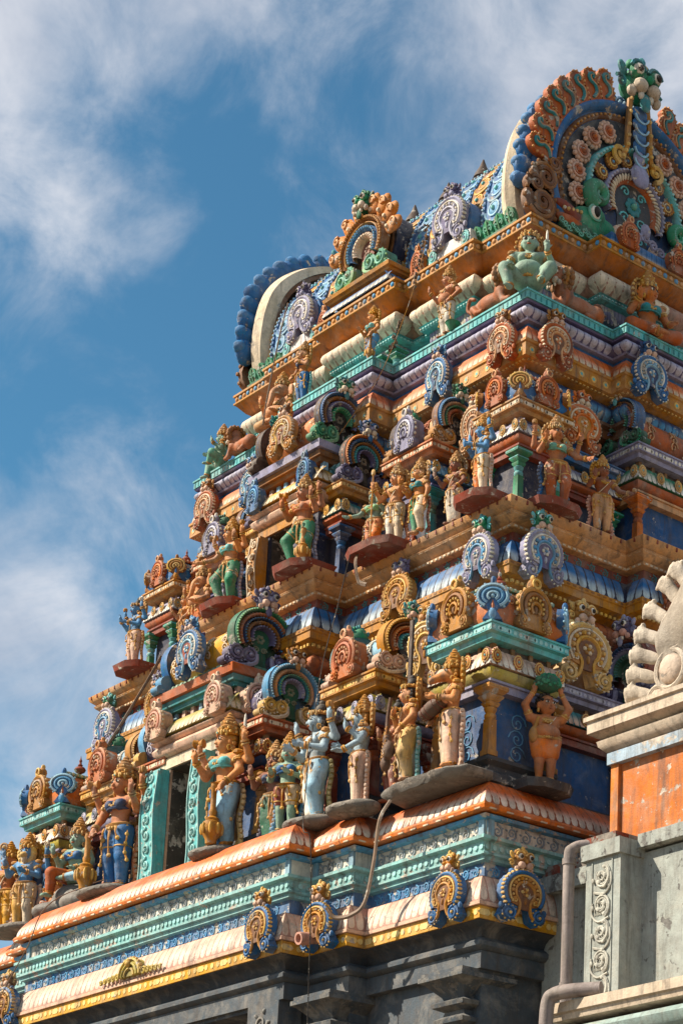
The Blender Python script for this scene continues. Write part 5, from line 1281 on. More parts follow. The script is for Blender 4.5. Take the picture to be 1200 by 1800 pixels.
for x in (2.66, -2.18):
    g = G(); g.add(*box(-0.62, 0.62, -0.18, 0.5, 0, 0.3), mixc(P['lavl'], P['white'], 0.5)); b_ = mk('dormer_block', g, roof, (x, -2.62, 21.925))
    for dx in (-0.48, 0.48): medallion(b_, (dx, -0.19, 0.16), 0.26, 0, ('teal', 'aqua', 'lav'), 'disc_boss')
    k_ = kudu(roof, (x, -2.72, 22.12), 1.0, ('lav', 'lavl', 'white', 'lavl', 'lavd'), 0, ('lavd', 'lav', 'lavd'), 0.5, 0.95)
    g = G(); V, F = plate([(0.5 * math.cos(R(a)), 0.5 + 0.5 * math.sin(R(a))) for a in range(-60, 241, 15)], 0, 0.6); g.add(V, F, P['blue']); mk('dormer_body', g, roof, (x, -2.7, 22.1))
for x in (1.62, -1.45): leaf_kudu(roof, (x, -2.72, 21.93), 0.4, ('salmon', 'rust', 'peach'), 0.0, 0.62)

# ================================================================== neighbouring hall on the right
hall = empty('side_hall', (0, 0, 0)); hall['label'] = 'grey cement hall with carved pilaster and orange upper wall at right edge'; hall['category'] = 'building'
CG = P['concrete']; YW = -4.58
def hp(name, V, F, col, wear=0.4, mat=None, parent=None):
    g = G(); g.wear = wear; g.add(V, F, col); return mk(name, g, parent or hall, mat=mat or M_STONE)
hp('wall', *box(8.05, 16, YW, 4, GZ, 8.42), CG, 0.5)
hp('wall_coping', *box(8.0, 9.42, YW - 0.14, YW + 0.3, 8.16, 8.42), CG, 0.6)
hp('brick_coping', *box(8.06, 9.3, YW - 0.06, YW + 0.3, 8.42, 8.6), P['redbrown'], 0.9, M_RAW)
hp('wall_coping', *box(10.22, 16, YW - 0.14, YW + 0.3, 8.46, 8.66), CG, 0.6)
hp('pilaster', *box(9.46, 10.18, -5.0, YW + 0.01, GZ, 8.34), CG, 0.35)
hp('pilaster_cap', *box(9.38, 10.22, -5.06, YW + 0.3, 8.34, 8.57), CG, 0.5)
hp('brick_coping', *box(9.34, 10.0, -4.94, YW + 0.25, 8.57, 8.72), P['redbrown'], 0.9, M_RAW)
g = G(); g.wear = 0.2
for x in (9.6, 10.02): g.add(*tube([(x, -5.005, z) for z in np.linspace(5.5, 8.3, 20)], 0.014, 4), P['concrete'])
pc = mixc(P['concrete'], P['white'], 0.35)
for i in range(7):
    zc = 8.05 - i * 0.40; sg = 1 if i % 2 else -1; M0 = TR(9.81, -5.0, zc)
    g.add(*tube(spiral(0, 0, 0.19, 0.03, -PI / 2 * sg + 0.4, 1.55, 26, -0.015, sg), [0.026 - 0.0004 * k for k in range(26)], 5), pc, M0)
    g.add(*tube(spiral(0.01, 0, 0.15, 0.02, -PI / 2 * sg + 0.2, 1.4, 20, -0.02, sg), 0.013, 4), pc, M0)
    g.add(*tube(catmull([(sg * 0.16, -0.012, -0.2), (sg * -0.05, -0.015, -0.24), (sg * -0.19, -0.015, -0.12), (sg * -0.19, -0.012, 0.05)], 5), 0.02, 5), pc, M0)
    for a, r_, l_ in ((0.3, 0.08, .05), (2.2, 0.07, .045), (4.0, 0.08, .045), (5.2, 0.15, .04), (1.2, 0.16, .04), (3.3, 0.17, .04)): g.add(*sphere((r_ * math.cos(a), -0.025, r_ * math.sin(a)), (l_ * 0.7, 0.022, l_), 7, 5, Matrix.Rotation(-a, 3, 'Y')), pc, M0)
    for j in range(5): g.add(*tube(catmull([(sg * (-0.14 + 0.03 * j), -0.01, -0.14), (sg * (-0.12 + 0.05 * j), -0.018, -0.04), (sg * (-0.03 + 0.035 * j), -0.012, 0.1)], 4), 0.007, 4), pc, M0)
mk('carved_panel', g, hall, mat=M_STONE)
# eaves ledge below
g = G(); g.wear = 0.8
sweep(g, rect_plan(9.5, 16.0, -5.6, -4.0), [(-0.3, 5.9), (0.0, 5.92), (0.02, 6.0), (0.06, 6.02), (0.06, 6.16), (-0.9, 6.2)], P['bone'], 0.35); mk('lower_ledge', g, hall, mat=M_STONE)
g = G(); sweep(g, rect_plan(9.5, 16.0, -5.6, -4.0), [(-0.3, 5.45), (-0.05, 5.6), (0.0, 5.75), (-0.04, 5.82), (-0.3, 5.91)], mixc(P['concrete'], P['teal'], 0.2), 0.4); mk('lower_roll', g, hall, mat=M_STONE)
# orange upper storey
def op(name, V, F, col, wear=0.3): return hp(name, V, F, col, wear, M_PAINT)
op('upper_wall', *box(9.24, 16, -4.26, 4, 8.4, 10.18), srgb(204, 110, 32), 0.62)
op('corner_strip', *box(9.18, 9.34, -4.32, -3.9, 8.4, 10.16), srgb(214, 122, 36), 0.3)
op('blue_strip', *box(9.14, 16, -4.37, -3.9, 10.02, 10.2), mixc(P['bluel'], P['white'], 0.35), 0.8)
g = G(); g.wear = 0.3
sweep(g, rect_plan(9.18, 16, -4.32, 4), [(0.0, 10.19), (0.06, 10.22), (0.14, 10.3), (0.16, 10.38), (0.1, 10.42), (0.16, 10.44), (0.26, 10.5), (0.26, 10.66), (0.3, 10.68), (0.3, 10.75), (-0.5, 10.8)], P['bone'], 0.3, cap_top=True); mk('eaves_cornice', g, hall, mat=M_STONE)
hall_tabs = None
# unpainted cement sculpture on the eaves: scalloped wing round a medallion
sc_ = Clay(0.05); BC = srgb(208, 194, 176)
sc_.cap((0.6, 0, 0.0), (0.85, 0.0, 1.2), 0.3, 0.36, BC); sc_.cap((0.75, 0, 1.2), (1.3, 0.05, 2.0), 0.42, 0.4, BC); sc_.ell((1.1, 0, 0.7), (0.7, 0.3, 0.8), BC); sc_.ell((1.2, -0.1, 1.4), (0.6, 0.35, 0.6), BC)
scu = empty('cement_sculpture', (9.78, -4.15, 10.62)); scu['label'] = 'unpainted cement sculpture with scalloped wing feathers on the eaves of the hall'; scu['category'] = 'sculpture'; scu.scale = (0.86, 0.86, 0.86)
gb = sc_.build(0.05); gb.C = [np.hstack([q[:, :3] * 0.62, q[:, 3:]]) for q in gb.C]; mk('body', gb, scu, mat=M_RAW)  # body colour darkened to put shade into the gaps between the feathers
def feather_mesh():
    c_ = Clay(0.03); c_.ell((0, 0, 0.16), (0.10, 0.06, 0.22), BC); c_.ell((-0.02, -0.02, 0.3), (0.12, 0.06, 0.12), BC); c_.cap((-0.04, -0.03, 0.36), (-0.17, -0.03, 0.34), 0.055, 0.02, BC)
    for i in range(5): c_.ell((-0.12 + 0.06 * i, -0.03, 0.4 - 0.03 * abs(i - 2)), 0.035, BC, 0.01)
    me = c_.build(0.022).mesh('feather'); me.materials.append(M_RAW); return me
fm_ = feather_mesh()
for x, z, a in ((0.30, 0.30, 1.25), (0.34, 0.62, 1.2), (0.40, 0.94, 1.1), (0.5, 1.26, 1.0), (0.66, 1.56, 0.85), (0.88, 1.84, 0.65), (1.15, 2.02, 0.45)):
    f_ = mk('feather', fm_, scu, (x, -0.16, z)); f_.rotation_euler = (0, -a + 0.12 * math.sin(9 * x), 0.25); f_.scale = (1.2, 1.5, 1.4)
g = G()
for cx, cz, r_ in ((0.85, 0.62, 0.34), (0.95, 1.3, 0.34), (0.55, 0.16, 0.22)):
    g.add(*sphere((cx, -0.3, cz), (r_ * 0.8, 0.1, r_ * 0.8), 12, 6), mixc(BC, P['pink'], 0.3)); g.add(*tube([(cx + r_ * math.cos(2 * PI * i / 18), -0.3, cz + r_ * math.sin(2 * PI * i / 18)) for i in range(18)], 0.05, 6, True), BC)
mk('medallion', g, scu, mat=M_RAW)
for i in range(7): f_ = mk('feather', fm_, scu, (0.1 + 0.32 * i, -0.3, -0.02), 0, (0.5, 0.5, 0.3))
# drain pipe
def pipe(name, pts, r, label, col):
    g = G(); g.wear = 0.25; g.add(*tube(catmull(pts, 8), r, 14), col); o = mk(name, g); o['label'] = label; o['category'] = 'pipe'; return o
p1 = pipe('drain_pipe', [(9.5, -4.7, 8.62), (9.36, -4.95, 8.62), (9.27, -5.1, 8.55), (9.25, -5.14, 8.4), (9.25, -5.14, 7.5), (9.25, -5.14, 6.8), (9.25, -5.14, 6.25), (9.25, -5.14, 5.9)], 0.085, 'tall upright grey-brown drain pipe beside the carved grey pilaster', P['pipe'])
for z in (8.36, 6.55):
    g = G(); g.add(*lathe([(0.086, -0.05), (0.1, -0.045), (0.1, 0.045), (0.086, 0.05)], 14), mixc(P['pipe'], P['black'], 0.15)); mk('pipe_collar', g, p1, (9.25, -5.14, z))
pipe('overflow_pipe', [(10.4, -5.5, 6.28), (10.0, -5.72, 6.27), (9.78, -5.8, 6.24), (9.68, -5.83, 6.12), (9.66, -5.84, 5.6), (9.66, -5.84, 4.5)], 0.1, 'short bent grey-brown elbow pipe at the bottom of the wall', P['pipe'])

# ------------------------------------------------------------------ loose cables and cloths hanging on the tower
def cord(name, pts, r, label, cat, col, flat=None, k=8):
    g = G(); g.add(*tube(catmull(pts, k), r, 5, flat=flat), col); o = mk(name, g); o['label'] = label; o['category'] = cat; return o
cord('cloth_strip', [(6.5, -6.3, 9.62), (6.42, -6.42, 9.3), (6.3, -6.4, 8.7), (6.15, -6.42, 8.1), (5.95, -6.5, 7.92), (5.7, -6.62, 7.9), (5.6, -6.72, 8.05)], 0.038, 'twisted brown cloth strip hanging in a loop over the orange cornice', 'cloth', mixc(P['rope'], P['bone'], .1), 0.6)
cord('cable', [(3.05, -4.9, 15.1), (3.2, -5.2, 14.0), (3.7, -5.8, 12.4), (4.9, -6.75, 9.6), (5.12, -6.75, 9.2), (5.2, -6.72, 8.0), (5.3, -6.7, 5.0)], 0.009, 'thin dark cable running down the tower past the pink cornice notch', 'cable', P['black'])
cord('cable', [(-2.3, -5.6, 10.4), (-2.9, -6.75, 9.7), (-3.4, -6.9, 8.9), (-4.0, -7.05, 8.0), (-4.1, -7.1, 7.4)], 0.01, 'thin cable sagging across the left end of the orange cornice', 'cable', P['rope'])
cord('rope', [(2.3, -3.05, 22.6), (2.2, -3.1, 21.8), (1.9, -3.2, 20.8), (1.55, -3.45, 19.6), (1.15, -3.8, 18.7), (0.9, -4.0, 18.2)], 0.008, 'thin straw rope slanting from the lavender dormer past the teal ledge', 'rope', P['gold'])
gar = empty('garland', (0, 0, 0)); gar['label'] = 'dried brown flower garland dangling from the lavender dormer'; gar['category'] = 'garland'
g = G(); rr = random.Random(3)
for a, b in (((2.3, -3.05, 22.62), (2.05, -3.12, 21.35)), ((1.78, -3.2, 20.75), (1.6, -3.25, 20.2))):
    for i in range(34):
        t = i / 33; g.add(*sphere([a[k] + (b[k] - a[k]) * t + rr.uniform(-.04, .04) for k in range(3)], rr.uniform(.02, .038), 5, 4), mixc(P['darkbrown'], P['rope'], rr.random()))
mk('dried_flowers', g, gar)['kind'] = 'stuff'
cord('rope', [(-2.35, -3.05, 22.9), (-2.2, -3.3, 21.9), (-2.15, -3.5, 20.6), (-2.1, -3.6, 19.9)], 0.016, 'grey double rope hanging from the far lavender dormer', 'rope', P['rope'])
cord('cable', [(-3.2, -4.8, 15.0), (-3.4, -4.95, 14.5), (-3.9, -5.2, 13.6), (-4.2, -5.4, 13.0)], 0.03, 'bundled dark cable slanting over the blue cornice at far left', 'cable', P['rope'])
cord('cloth_strip', [(3.1, -4.75, 15.2), (3.15, -4.85, 14.95), (3.2, -4.8, 14.6), (3.35, -4.75, 14.5)], 0.04, 'short brown cloth rag hanging on the tan ledge', 'cloth', P['rope'], 0.5)

g = G(); g.add(*box(-0.035, 0.035, -0.02, 0.02, 0, 0.98), P['darkbrown']); o = mk('wooden_batten', g, None, (6.3, -5.9, 11.68)); o['label'] = 'thin dark wooden batten standing before the gold and red arch'; o['category'] = 'batten'

# ================================================================== painted statues
ARM = dict(
    abhaya=((.215, -.03, .665), (.185, -.165, .765), (0, -.15, 1)), down=((.205, .0, .64), (.20, -.04, .475), (0, -.1, -1)), hip=((.26, .03, .665), (.125, -.055, .555), (-.8, -.3, -.5)),
    back=((.265, .02, .735), (.285, -.05, .895), (.1, -.1, 1)), fwd=((.19, -.04, .635), (.10, -.19, .655), (-.3, -1, .1)), clasp=((.19, -.06, .645), (.025, -.16, .705), (0, -.25, 1)),
    out=((.235, -.05, .665), (.33, -.19, .60), (.5, -.8, -.1)), raise_=((.19, -.03, .92), (.155, -.045, 1.10), (-.3, 0, 1)), bless=((.23, -.03, .67), (.27, -.15, .80), (.1, -.1, 1)),
    low=((.21, -.02, .65), (.16, -.13, .52), (-.2, -.5, -.8)), chest=((.20, -.05, .655), (.06, -.14, .735), (-1, -.1, .25)), lap=((.20, -.03, .64), (.14, -.20, .545), (.1, -1, 0)))
def figure(label, loc, rz, H, arms=('abhaya', 'down'), legs='stand', skin='skin', low='cream', low2=None, ltype='trousers', bust=False, belly=0.0, head='human', turn=0.0, crown='tall', blouse=None,
           halo='gold', trail=None, extra=(), arms2=None, name='deity_statue', back=None, cat='statue', group=None, wear=0.3, gold='gold', sash=True, hair='darkbrown', stout=1.0, hs=1.12, eye=1.15):
    S = P[skin]; o = empty(name, loc, rz); o['label'] = label; o['category'] = cat
    o['group'] = group or GRP
    Gd = P[gold]; Gl = mixc(P['goldl'], Gd, 0.3); seated = legs.startswith('seat'); dz = -0.40 if seated else 0.0
    c = Clay(0.022); low_c = P[low]; low2_c = P[low2] if low2 else mixc(low_c, P['black'], 0.12)
    up = lambda p_: np.array((p_[0], p_[1], p_[2] + dz))
    hx = {'contra': 0.02, 'dance': 0.025}.get(legs, 0.0); w = stout
    # trunk
    c.ell(up((hx, 0, .53)), (.108 * w, .082 * w, .075), S); c.ell(up((hx * .5, 0, .625)), (.083 * w, .064 * w, .09), S); c.ell(up((0, .003, .725)), (.118 * w, .076, .095), S)
    c.cap(up((-.125 * w, .004, .785)), up((.125 * w, .004, .785)), .048, .048, S, .03); c.cap(up((0, .004, .79)), up((0, -.004, .87)), .04, .036, S, .02)
    if belly: c.ell(up((hx, -.035 - belly * .3, .60)), (.10 + belly, .085 + belly, .10), S, .03)
    if bust:
        for sx in (-1, 1): c.ell(up((sx * .058, -.068, .735)), (.05, .047, .048), P[blouse] if blouse else S, .012)
    elif belly < .03:
        for sx in (-1, 1): c.ell(up((sx * .05, -.05, .745)), (.055, .035, .04), S, .03)
    # arms
    AL = []
    for k, a in enumerate(list(arms) + list(arms2 or ())):
        sx = -1 if k % 2 == 0 else 1
        if a is None: continue
        e, h_, fd = ARM[a] if isinstance(a, str) else a
        q = .012 if k > 1 else 0
        sh = up((sx * .138 * w, .004 + q * 2, .787)); e = up((sx * e[0] * w, e[1] + q, e[2])); h_ = up((sx * h_[0], h_[1], h_[2])); fd = np.array((sx * fd[0], fd[1], fd[2]), float); fd /= np.linalg.norm(fd)
        v = .5 + .5 * w; c.cap(sh, e, .043 * v, .034 * v, S, .02); c.cap(e, h_, .035 * v, .022 * v, S, .015)
        side = np.cross(fd, (0, -1, 0.15)); n_ = np.linalg.norm(side); side = side / n_ if n_ > .2 else np.array((1., 0, 0))
        pm = h_ + fd * .022; c.cap(h_, h_ + fd * .04, .023, .026, S, .01)
        nrm = np.cross(side, fd)
        for i in range(4):
            b0 = h_ + fd * .05 + side * (.0165 * (i - 1.5)); L_ = (.04, .05, .047, .036)[i]; cv = nrm * (.012 if i % 2 else .006)
            m_ = b0 + fd * L_ * .55 + cv * .4; c.cap(b0, m_, .0098, .009, S, .003); c.cap(m_, b0 + fd * L_ + cv, .009, .0075, S, .003)
        t0 = h_ + fd * .018 + side * (.024 * sx); c.cap(t0, t0 + fd * .03 + side * .024 * sx, .0105, .008, S, .004)
        AL.append((sh, e, h_, fd, sx))
    # legs
    LEGS = dict(stand=[((-.064, 0, .505), (-.068, -.012, .285), (-.066, .0, .05), (-.09, -.095, .022)), ((.064, 0, .505), (.068, -.012, .285), (.066, .0, .05), (.09, -.095, .022))],
                contra=[((-.045, 0, .505), (-.06, -.01, .285), (-.04, .0, .05), (-.06, -.095, .022)), ((.085, 0, .50), (.105, -.075, .295), (.10, -.01, .05), (.14, -.095, .022))],
                dance=[((-.04, 0, .505), (-.16, -.09, .345), (-.085, -.045, .075), (-.135, -.11, .022)), ((.09, 0, .50), (.135, -.07, .29), (.075, .0, .05), (.125, -.085, .022))],
                stride=[((-.06, 0, .505), (-.10, -.09, .31), (-.10, -.02, .05), (-.12, -.12, .022)), ((.064, 0, .505), (.07, .02, .285), (.07, .05, .05), (.10, -.03, .022))],
                seat_open=[((-.07, -.01, .11), (-.215, -.16, .16), (-.165, -.20, -.06), (-.19, -.28, -.085)), ((.07, -.01, .11), (.22, -.15, .17), (.135, -.19, .02), (.155, -.27, .0))],
                seat_cross=[((-.08, -.01, .10), (-.25, -.12, .075), (.0, -.20, .05), (.09, -.21, .045)), ((.08, -.01, .10), (.25, -.12, .075), (.02, -.16, .035), (-.08, -.18, .03))],
                seat_hang=[((-.07, -.01, .11), (-.14, -.21, .12), (-.14, -.22, -.12), (-.15, -.31, -.145)), ((.07, -.01, .11), (.24, -.12, .09), (.02, -.19, .06), (-.06, -.20, .06))])[legs]
    LG = []
    for hp_, kn, an, toe in LEGS:
        hp_, kn, an, toe = [np.array(v, float) for v in (hp_, kn, an, toe)]
        v = .45 + .55 * w; c.cap(hp_, kn, .074 * w, .05 * v, S, .025); c.cap(kn, an, .05 * v, .03 * v, S, .012); c.cap(kn * .62 + an * .38 + np.array((0, .016, 0)), kn * .45 + an * .55 + np.array((0, .012, 0)), .04 * v, .032 * v, S, .02)
        c.cap(an, toe, .03, .022, S, .012); LG.append((hp_, kn, an, toe))
        for i in range(4): c.ell(toe + np.array(((i - 1.5) * .013, -.014 + .004 * abs(i - 1), -.004)), .0105, S, .003)
    if seated: c.ell((0, .0, .085), (.13, .10, .07), S, .03)
    # head
    ct, st = math.cos(turn), math.sin(turn)
    def hd(p_):
        x, y, z = p_; x *= hs; y *= hs; z = .855 + (z - .855) * hs; return up((x * ct - y * st, x * st + y * ct - .004, z))
    HM = Matrix.Rotation(turn, 3, 'Z')
    ex = G(); ex.wear = 0.05
    if head in ('human', 'lion'):
        c.ell(hd((0, .004, .925)), (.068 * hs, .075 * hs, .082 * hs), S, .012, HM); c.ell(hd((0, -.022, .887)), (.052 * hs, .052 * hs, .048 * hs), S, .02, HM)
        c.cap(hd((0, -.072, .925)), hd((0, -.085, .90)), .008, .014, S, .01)
        for sx in (-1, 1):
            c.ell(hd((sx * .07, .008, .91)), (.012 * hs, .022 * hs, .034 * hs), S, .006, HM); c.ell(hd((sx * .03, -.055, .90)), (.022 * hs, .018 * hs, .02 * hs), S, .012, HM)
        if head == 'lion':
            Mn = P['goldl']
            for i in range(13): a = 2 * PI * i / 13; c.ell(hd((.085 * math.cos(a), -.01, .905 + .088 * math.sin(a))), (.03 * hs, .035 * hs, .03 * hs), Mn, .01)
            c.ell(hd((0, -.075, .885)), (.04 * hs, .04 * hs, .03 * hs), P['goldl'], .01); c.ell(hd((0, -.06, .85)), (.03 * hs, .03 * hs, .05 * hs), P['cream'], .01)
        for sx in (-1, 1):
            ex.add(*sphere(hd((sx * .029, -.066, .93)), (.0165 * hs * eye, .007 * hs, .0078 * hs * eye), 8, 5, HM), P['white']); ex.add(*sphere(hd((sx * .029, -.073, .93)), (.008 * hs * eye, .006 * hs, .008 * hs * eye), 6, 5, HM), P['black'])
            ex.add(*tube([hd((sx * (.012 + .011 * i), -.071 + .0025 * i, .938 + .008 * eye + .003 * math.sin(i))) for i in range(5)], .0038, 4), P['black'])
        ex.add(*sphere(hd((0, -.072, .878)), (.018 * hs * 1.15, .009 * hs, .0065 * hs * 1.25), 8, 5, HM), P['rust'])
        ex.add(*sphere(hd((0, -.078, .958)), (.006 * hs * 1.15, .004 * hs, .012 * hs * 1.25), 6, 5), P['rust'])
        ear = [hd((sx * .078, -.005, .875)) for sx in (-1, 1)]
    elif head == 'elephant':
        c.ell(hd((0, .0, .92)), (.095 * hs, .085 * hs, .095 * hs), S, .02, HM); tr = catmull([hd(p_) for p_ in ((0, -.07, .92), (0, -.115, .86), (-.005, -.13, .78), (-.03, -.135, .71), (-.075, -.14, .68))], 3)
        for i in range(len(tr) - 1): r_ = .044 - .024 * i / len(tr); c.cap(tr[i], tr[i + 1], r_, r_, S, .012)
        for sx in (-1, 1):
            c.ell(hd((sx * .135, .02, .91)), (.06 * hs, .018 * hs, .08 * hs), S, .012, HM); c.cap(hd((sx * .05, -.08, .86)), hd((sx * .07, -.14, .835)), .014, .007, P['white'], .003)
            ex.add(*sphere(hd((sx * .05, -.078, .935)), (.014 * hs * 1.15, .008 * hs, .01 * hs * 1.25), 7, 5), P['white']); ex.add(*sphere(hd((sx * .051, -.085, .935)), (.007 * hs * 1.15, .005 * hs, .007 * hs * 1.25), 6, 5), P['black'])
        ear = [hd((sx * .13, -.005, .83)) for sx in (-1, 1)]
    elif head in ('horse', 'bird'):
        c.ell(hd((0, .0, .92)), (.065 * hs, .075 * hs, .075 * hs), S, .02, HM)
        if head == 'horse':
            c.cap(hd((0, -.05, .915)), hd((0, -.15, .865)), .05, .034, S, .02); c.ell(hd((0, -.165, .858)), (.034 * hs, .03 * hs, .03 * hs), mixc(S, P['stone'], .4), .012)
            for sx in (-1, 1): c.cap(hd((sx * .045, .01, .98)), hd((sx * .06, .0, 1.03)), .02, .008, S, .008)
        else: c.cap(hd((0, -.06, .925)), hd((0, -.13, .90)), .026, .006, P['goldl'], .008)
        for sx in (-1, 1):
            ex.add(*sphere(hd((sx * .048, -.055, .94)), (.012 * hs * 1.15, .014 * hs, .010 * hs * 1.25), 7, 5), P['white']); ex.add(*sphere(hd((sx * .054, -.062, .94)), (.006 * hs * 1.15, .008 * hs, .007 * hs * 1.25), 6, 5), P['black'])
        ear = [hd((sx * .075, .0, .88)) for sx in (-1, 1)]
    body = c.build(.0118, wear=wear)
    body.merge(ex); mk('body', body, o, scale=H)
    # lower garment
    d = Clay(.03)
    for k, (hp_, kn, an, toe) in enumerate(LG):
        lc = low_c if k == 0 or not low2 else low2_c
        if ltype == 'shorts': d.cap(hp_, hp_ * .4 + kn * .6, .09 * w, .072 * w, lc, .015)
        else:
            d.cap(hp_, kn, .087 * w, .066, lc, .02); e_ = kn * .12 + an * .88; d.cap(kn, e_, .066, .046, lc, .02)
            for t in (.15, .3, .45, .6, .75, .9): q = kn * (1 - t) + e_ * t; d.ell(q, (.0645 - .016 * t, .0645 - .016 * t, .012), lc, .008)
            for t in (.35, .55, .75, .92): q = hp_ * (1 - t) + kn * t; d.ell(q, (.0885 - .018 * t,) * 2 + (.012,), lc, .008)
    d.ell(up((hx, 0, .525)), (.116 * w, .091 * w, .055), low_c, .03)
    if ltype in ('dhoti', 'skirt') and not seated:
        a_ = .5 * (LG[0][0] + LG[1][0]); b_ = .5 * (LG[0][2] + LG[1][2]) + np.array((0, 0, .05)); d.cap(a_, b_, .09, .07 if ltype == 'dhoti' else .085, low_c, .05)
        for i in range(7): x = -.075 + .025 * i; d.cap(a_ + np.array((x, -.07 + abs(x) * .5, -.03)), b_ + np.array((x * 1.1, -.055 + abs(x) * .5, 0)), .012, .012, low_c, .012)
    mk({'trousers': 'trousers', 'dhoti': 'dhoti', 'skirt': 'skirt', 'shorts': 'shorts'}[ltype], d.build(.0125, wear=wear + 0.25), o, scale=H)
    # jewellery
    j = G(); j.wear = .15
    def ring(p0, p1, t, r, th, col):
        a_ = np.array(p1) - np.array(p0); L_ = np.linalg.norm(a_); a_ /= L_; q = np.array(p0) + a_ * L_ * t
        u = np.cross(a_, (0.3, 1, 0.2)); u /= np.linalg.norm(u); v = np.cross(a_, u)
        j.add(*tube([q + r * (u * math.cos(2 * PI * i / 12) + v * math.sin(2 * PI * i / 12)) for i in range(12)], th, 5, True), col)
    for sh, e, h_, fd, sx in AL:
        ring(sh, e, .42, .042, .012, Gd); ring(sh, e, .30, .044, .009, Gl); ring(e, h_, .88, .027, .011, Gd); ring(e, h_, .76, .029, .008, Gl)
        j.add(*sphere(sh + np.array((sx * .02, -.015, .025)), (.045, .042, .03), 8, 5), Gd)
        j.add(*sphere(sh * .6 + e * .4 + np.array((0, -.045, 0)), .018, 6, 5), Gl)
    for hp_, kn, an, toe in LG: ring(kn, an, .97, .036, .014, Gd); ring(kn, an, .88, .04, .008, Gl)
    for r_, zz, th in ((.062, .815, .011), (.085, .79, .012), (.10, .755, .010)):
        pts = [up((r_ * math.cos(a), .01 - (.07 + (r_ - .06) * .6) * max(0, -math.sin(a)) + .045 * max(0, math.sin(a)), zz + .035 * math.sin(a) + (.03 if a < PI else 0) * 0)) for a in [2 * PI * i / 18 for i in range(18)]]
        j.add(*tube(pts, th, 5, True), Gd if th != .012 else Gl)
    for i in range(5): j.add(*sphere(up((-.05 + .025 * i, -.092 if not bust else -.10, .72 + .01 * abs(i - 2))), .014, 6, 4), Gl)
    if blouse and bust: j.add(*tube([up((.112 * math.cos(a), -.01 + (.075 if math.sin(a) > 0 else .095) * math.sin(a), .70)) for a in [2 * PI * i / 18 for i in range(18)]], .013, 5, True), P[blouse])
    if not bust: j.add(*tube(catmull([up(p_) for p_ in ((.10, -.045, .80), (.05, -.085, .73), (-.03, -.08, .63), (-.085, -.05, .57))], 4), .007, 4), P['cream'])
    bx = .118 * w + belly * .3
    for zz, th, cc in ((.572, .016, Gd), (.548, .013, Gl), (.528, .012, Gd)): j.add(*tube([up((hx + bx * math.cos(a), (.088 * w + belly * .3) * math.sin(a), zz - .012 * max(0, -math.sin(a)))) for a in [2 * PI * i / 20 for i in range(20)]], th, 5, True), cc)
    yb = -.10 * w - belly * .3
    for i in range(7): j.add(*sphere(up((hx - .075 + .025 * i, yb + .03 * (abs(i - 3) / 3) ** 2, .535 - .012 * (3 - abs(i - 3)) / 3)), .02 if i == 3 else .014, 6, 5), Gl)
    if sash and not seated:
        for x0_, L_ in ((-.07, .10), (.0, .24), (.07, .10)):
            pts = catmull([(hx + x0_, yb, .53), (hx + x0_ * 1.1, yb - .012, .53 - L_ * .5), (hx + x0_ * 1.25, yb + .005, .53 - L_)], 4); j.add(*tube(pts, [.011 + .004 * math.sin(i) for i in range(len(pts))], 5, flat=.5), Gd); j.add(*sphere(pts[-1], (.026, .016, .02), 6, 5), Gl)
        for sx in (-1, 1):
            pts = catmull([(hx + sx * .12, -.03, .54), (sx * .15, -.05, .44), (sx * .135, -.05, .33), (sx * .16, -.04, .24)], 4); j.add(*tube(pts, .011, 5, flat=.5), Gd)
            for q in pts[::3]: j.add(*sphere(q, .018, 6, 4), Gl)
        for hp_, kn, an, toe in LG:
            if ltype in ('trousers', 'shorts'): ring(hp_, kn, .62, .074, .008, Gl)
    for q in ear:
        j.add(*tube([q + np.array((0, .02 * math.cos(2 * PI * i / 10), .02 * math.sin(2 * PI * i / 10) - .012)) for i in range(10)], .008, 5, True), Gl); j.add(*sphere(q + np.array((0, -.005, -.03)), .013, 6, 5), Gd)
    mk('jewellery', j, o, scale=H)
    # crown and hair
    k = G(); k.wear = .15; hb = hd((0, .012, .955))
    hz = .0 if head != 'elephant' else .03
    k.add(*sphere(hd((0, .018, .935)), (.074 * hs, .074 * hs, .08 * hs), 10, 7), P[hair] if crown in ('bun', 'curl') else Gd)
    for sx in (-1, 1):
        for i in range(4): k.add(*sphere(hd((sx * (.07 + .008 * (i % 2)), .025, .93 - .03 * i)), .022, 6, 5), P[hair] if crown in ('bun', 'curl') else Gd)
    if crown == 'tall': prof = [(.078, 0), (.084, .012), (.074, .024), (.08, .04), (.07, .052), (.074, .075), (.06, .088), (.064, .105), (.05, .118), (.052, .135), (.036, .148), (.04, .162), (.022, .178), (.024, .19), (.006, .21)]
    elif crown == 'bun': prof = [(.077, 0), (.083, .012), (.075, .025), (.06, .03), (.056, .04)]
    elif crown == 'low': prof = [(.077, 0), (.084, .014), (.074, .03), (.08, .045), (.062, .06), (.05, .075), (.03, .09), (.01, .10)]
    else: prof = []
    if prof:
        prof = [(a_ * hs, b_) for a_, b_ in prof]; V, F = lathe(prof, 12); k.add(V, F, Gd, TR(*(hb + np.array((0, 0, .012 + hz)))))
        for zz, r_, m_ in ((.02, .083, 12), (.055, .073, 9), (.105, .058, 7)):
            if zz > prof[-1][1]: break
            for i in range(m_): a = 2 * PI * i / m_; k.add(*sphere(hb + np.array((r_ * hs * math.cos(a), r_ * hs * math.sin(a), zz + .014 + hz)), .014, 6, 4), Gl)
        for i in range(5): a = -PI / 2 + turn + (i - 2) * .5; k.add(*sphere(hb + np.array((.08 * hs * math.cos(a), .08 * hs * math.sin(a), .035 - .008 * abs(i - 2) + hz)), (.015, .012, .028), 6, 5), Gl)
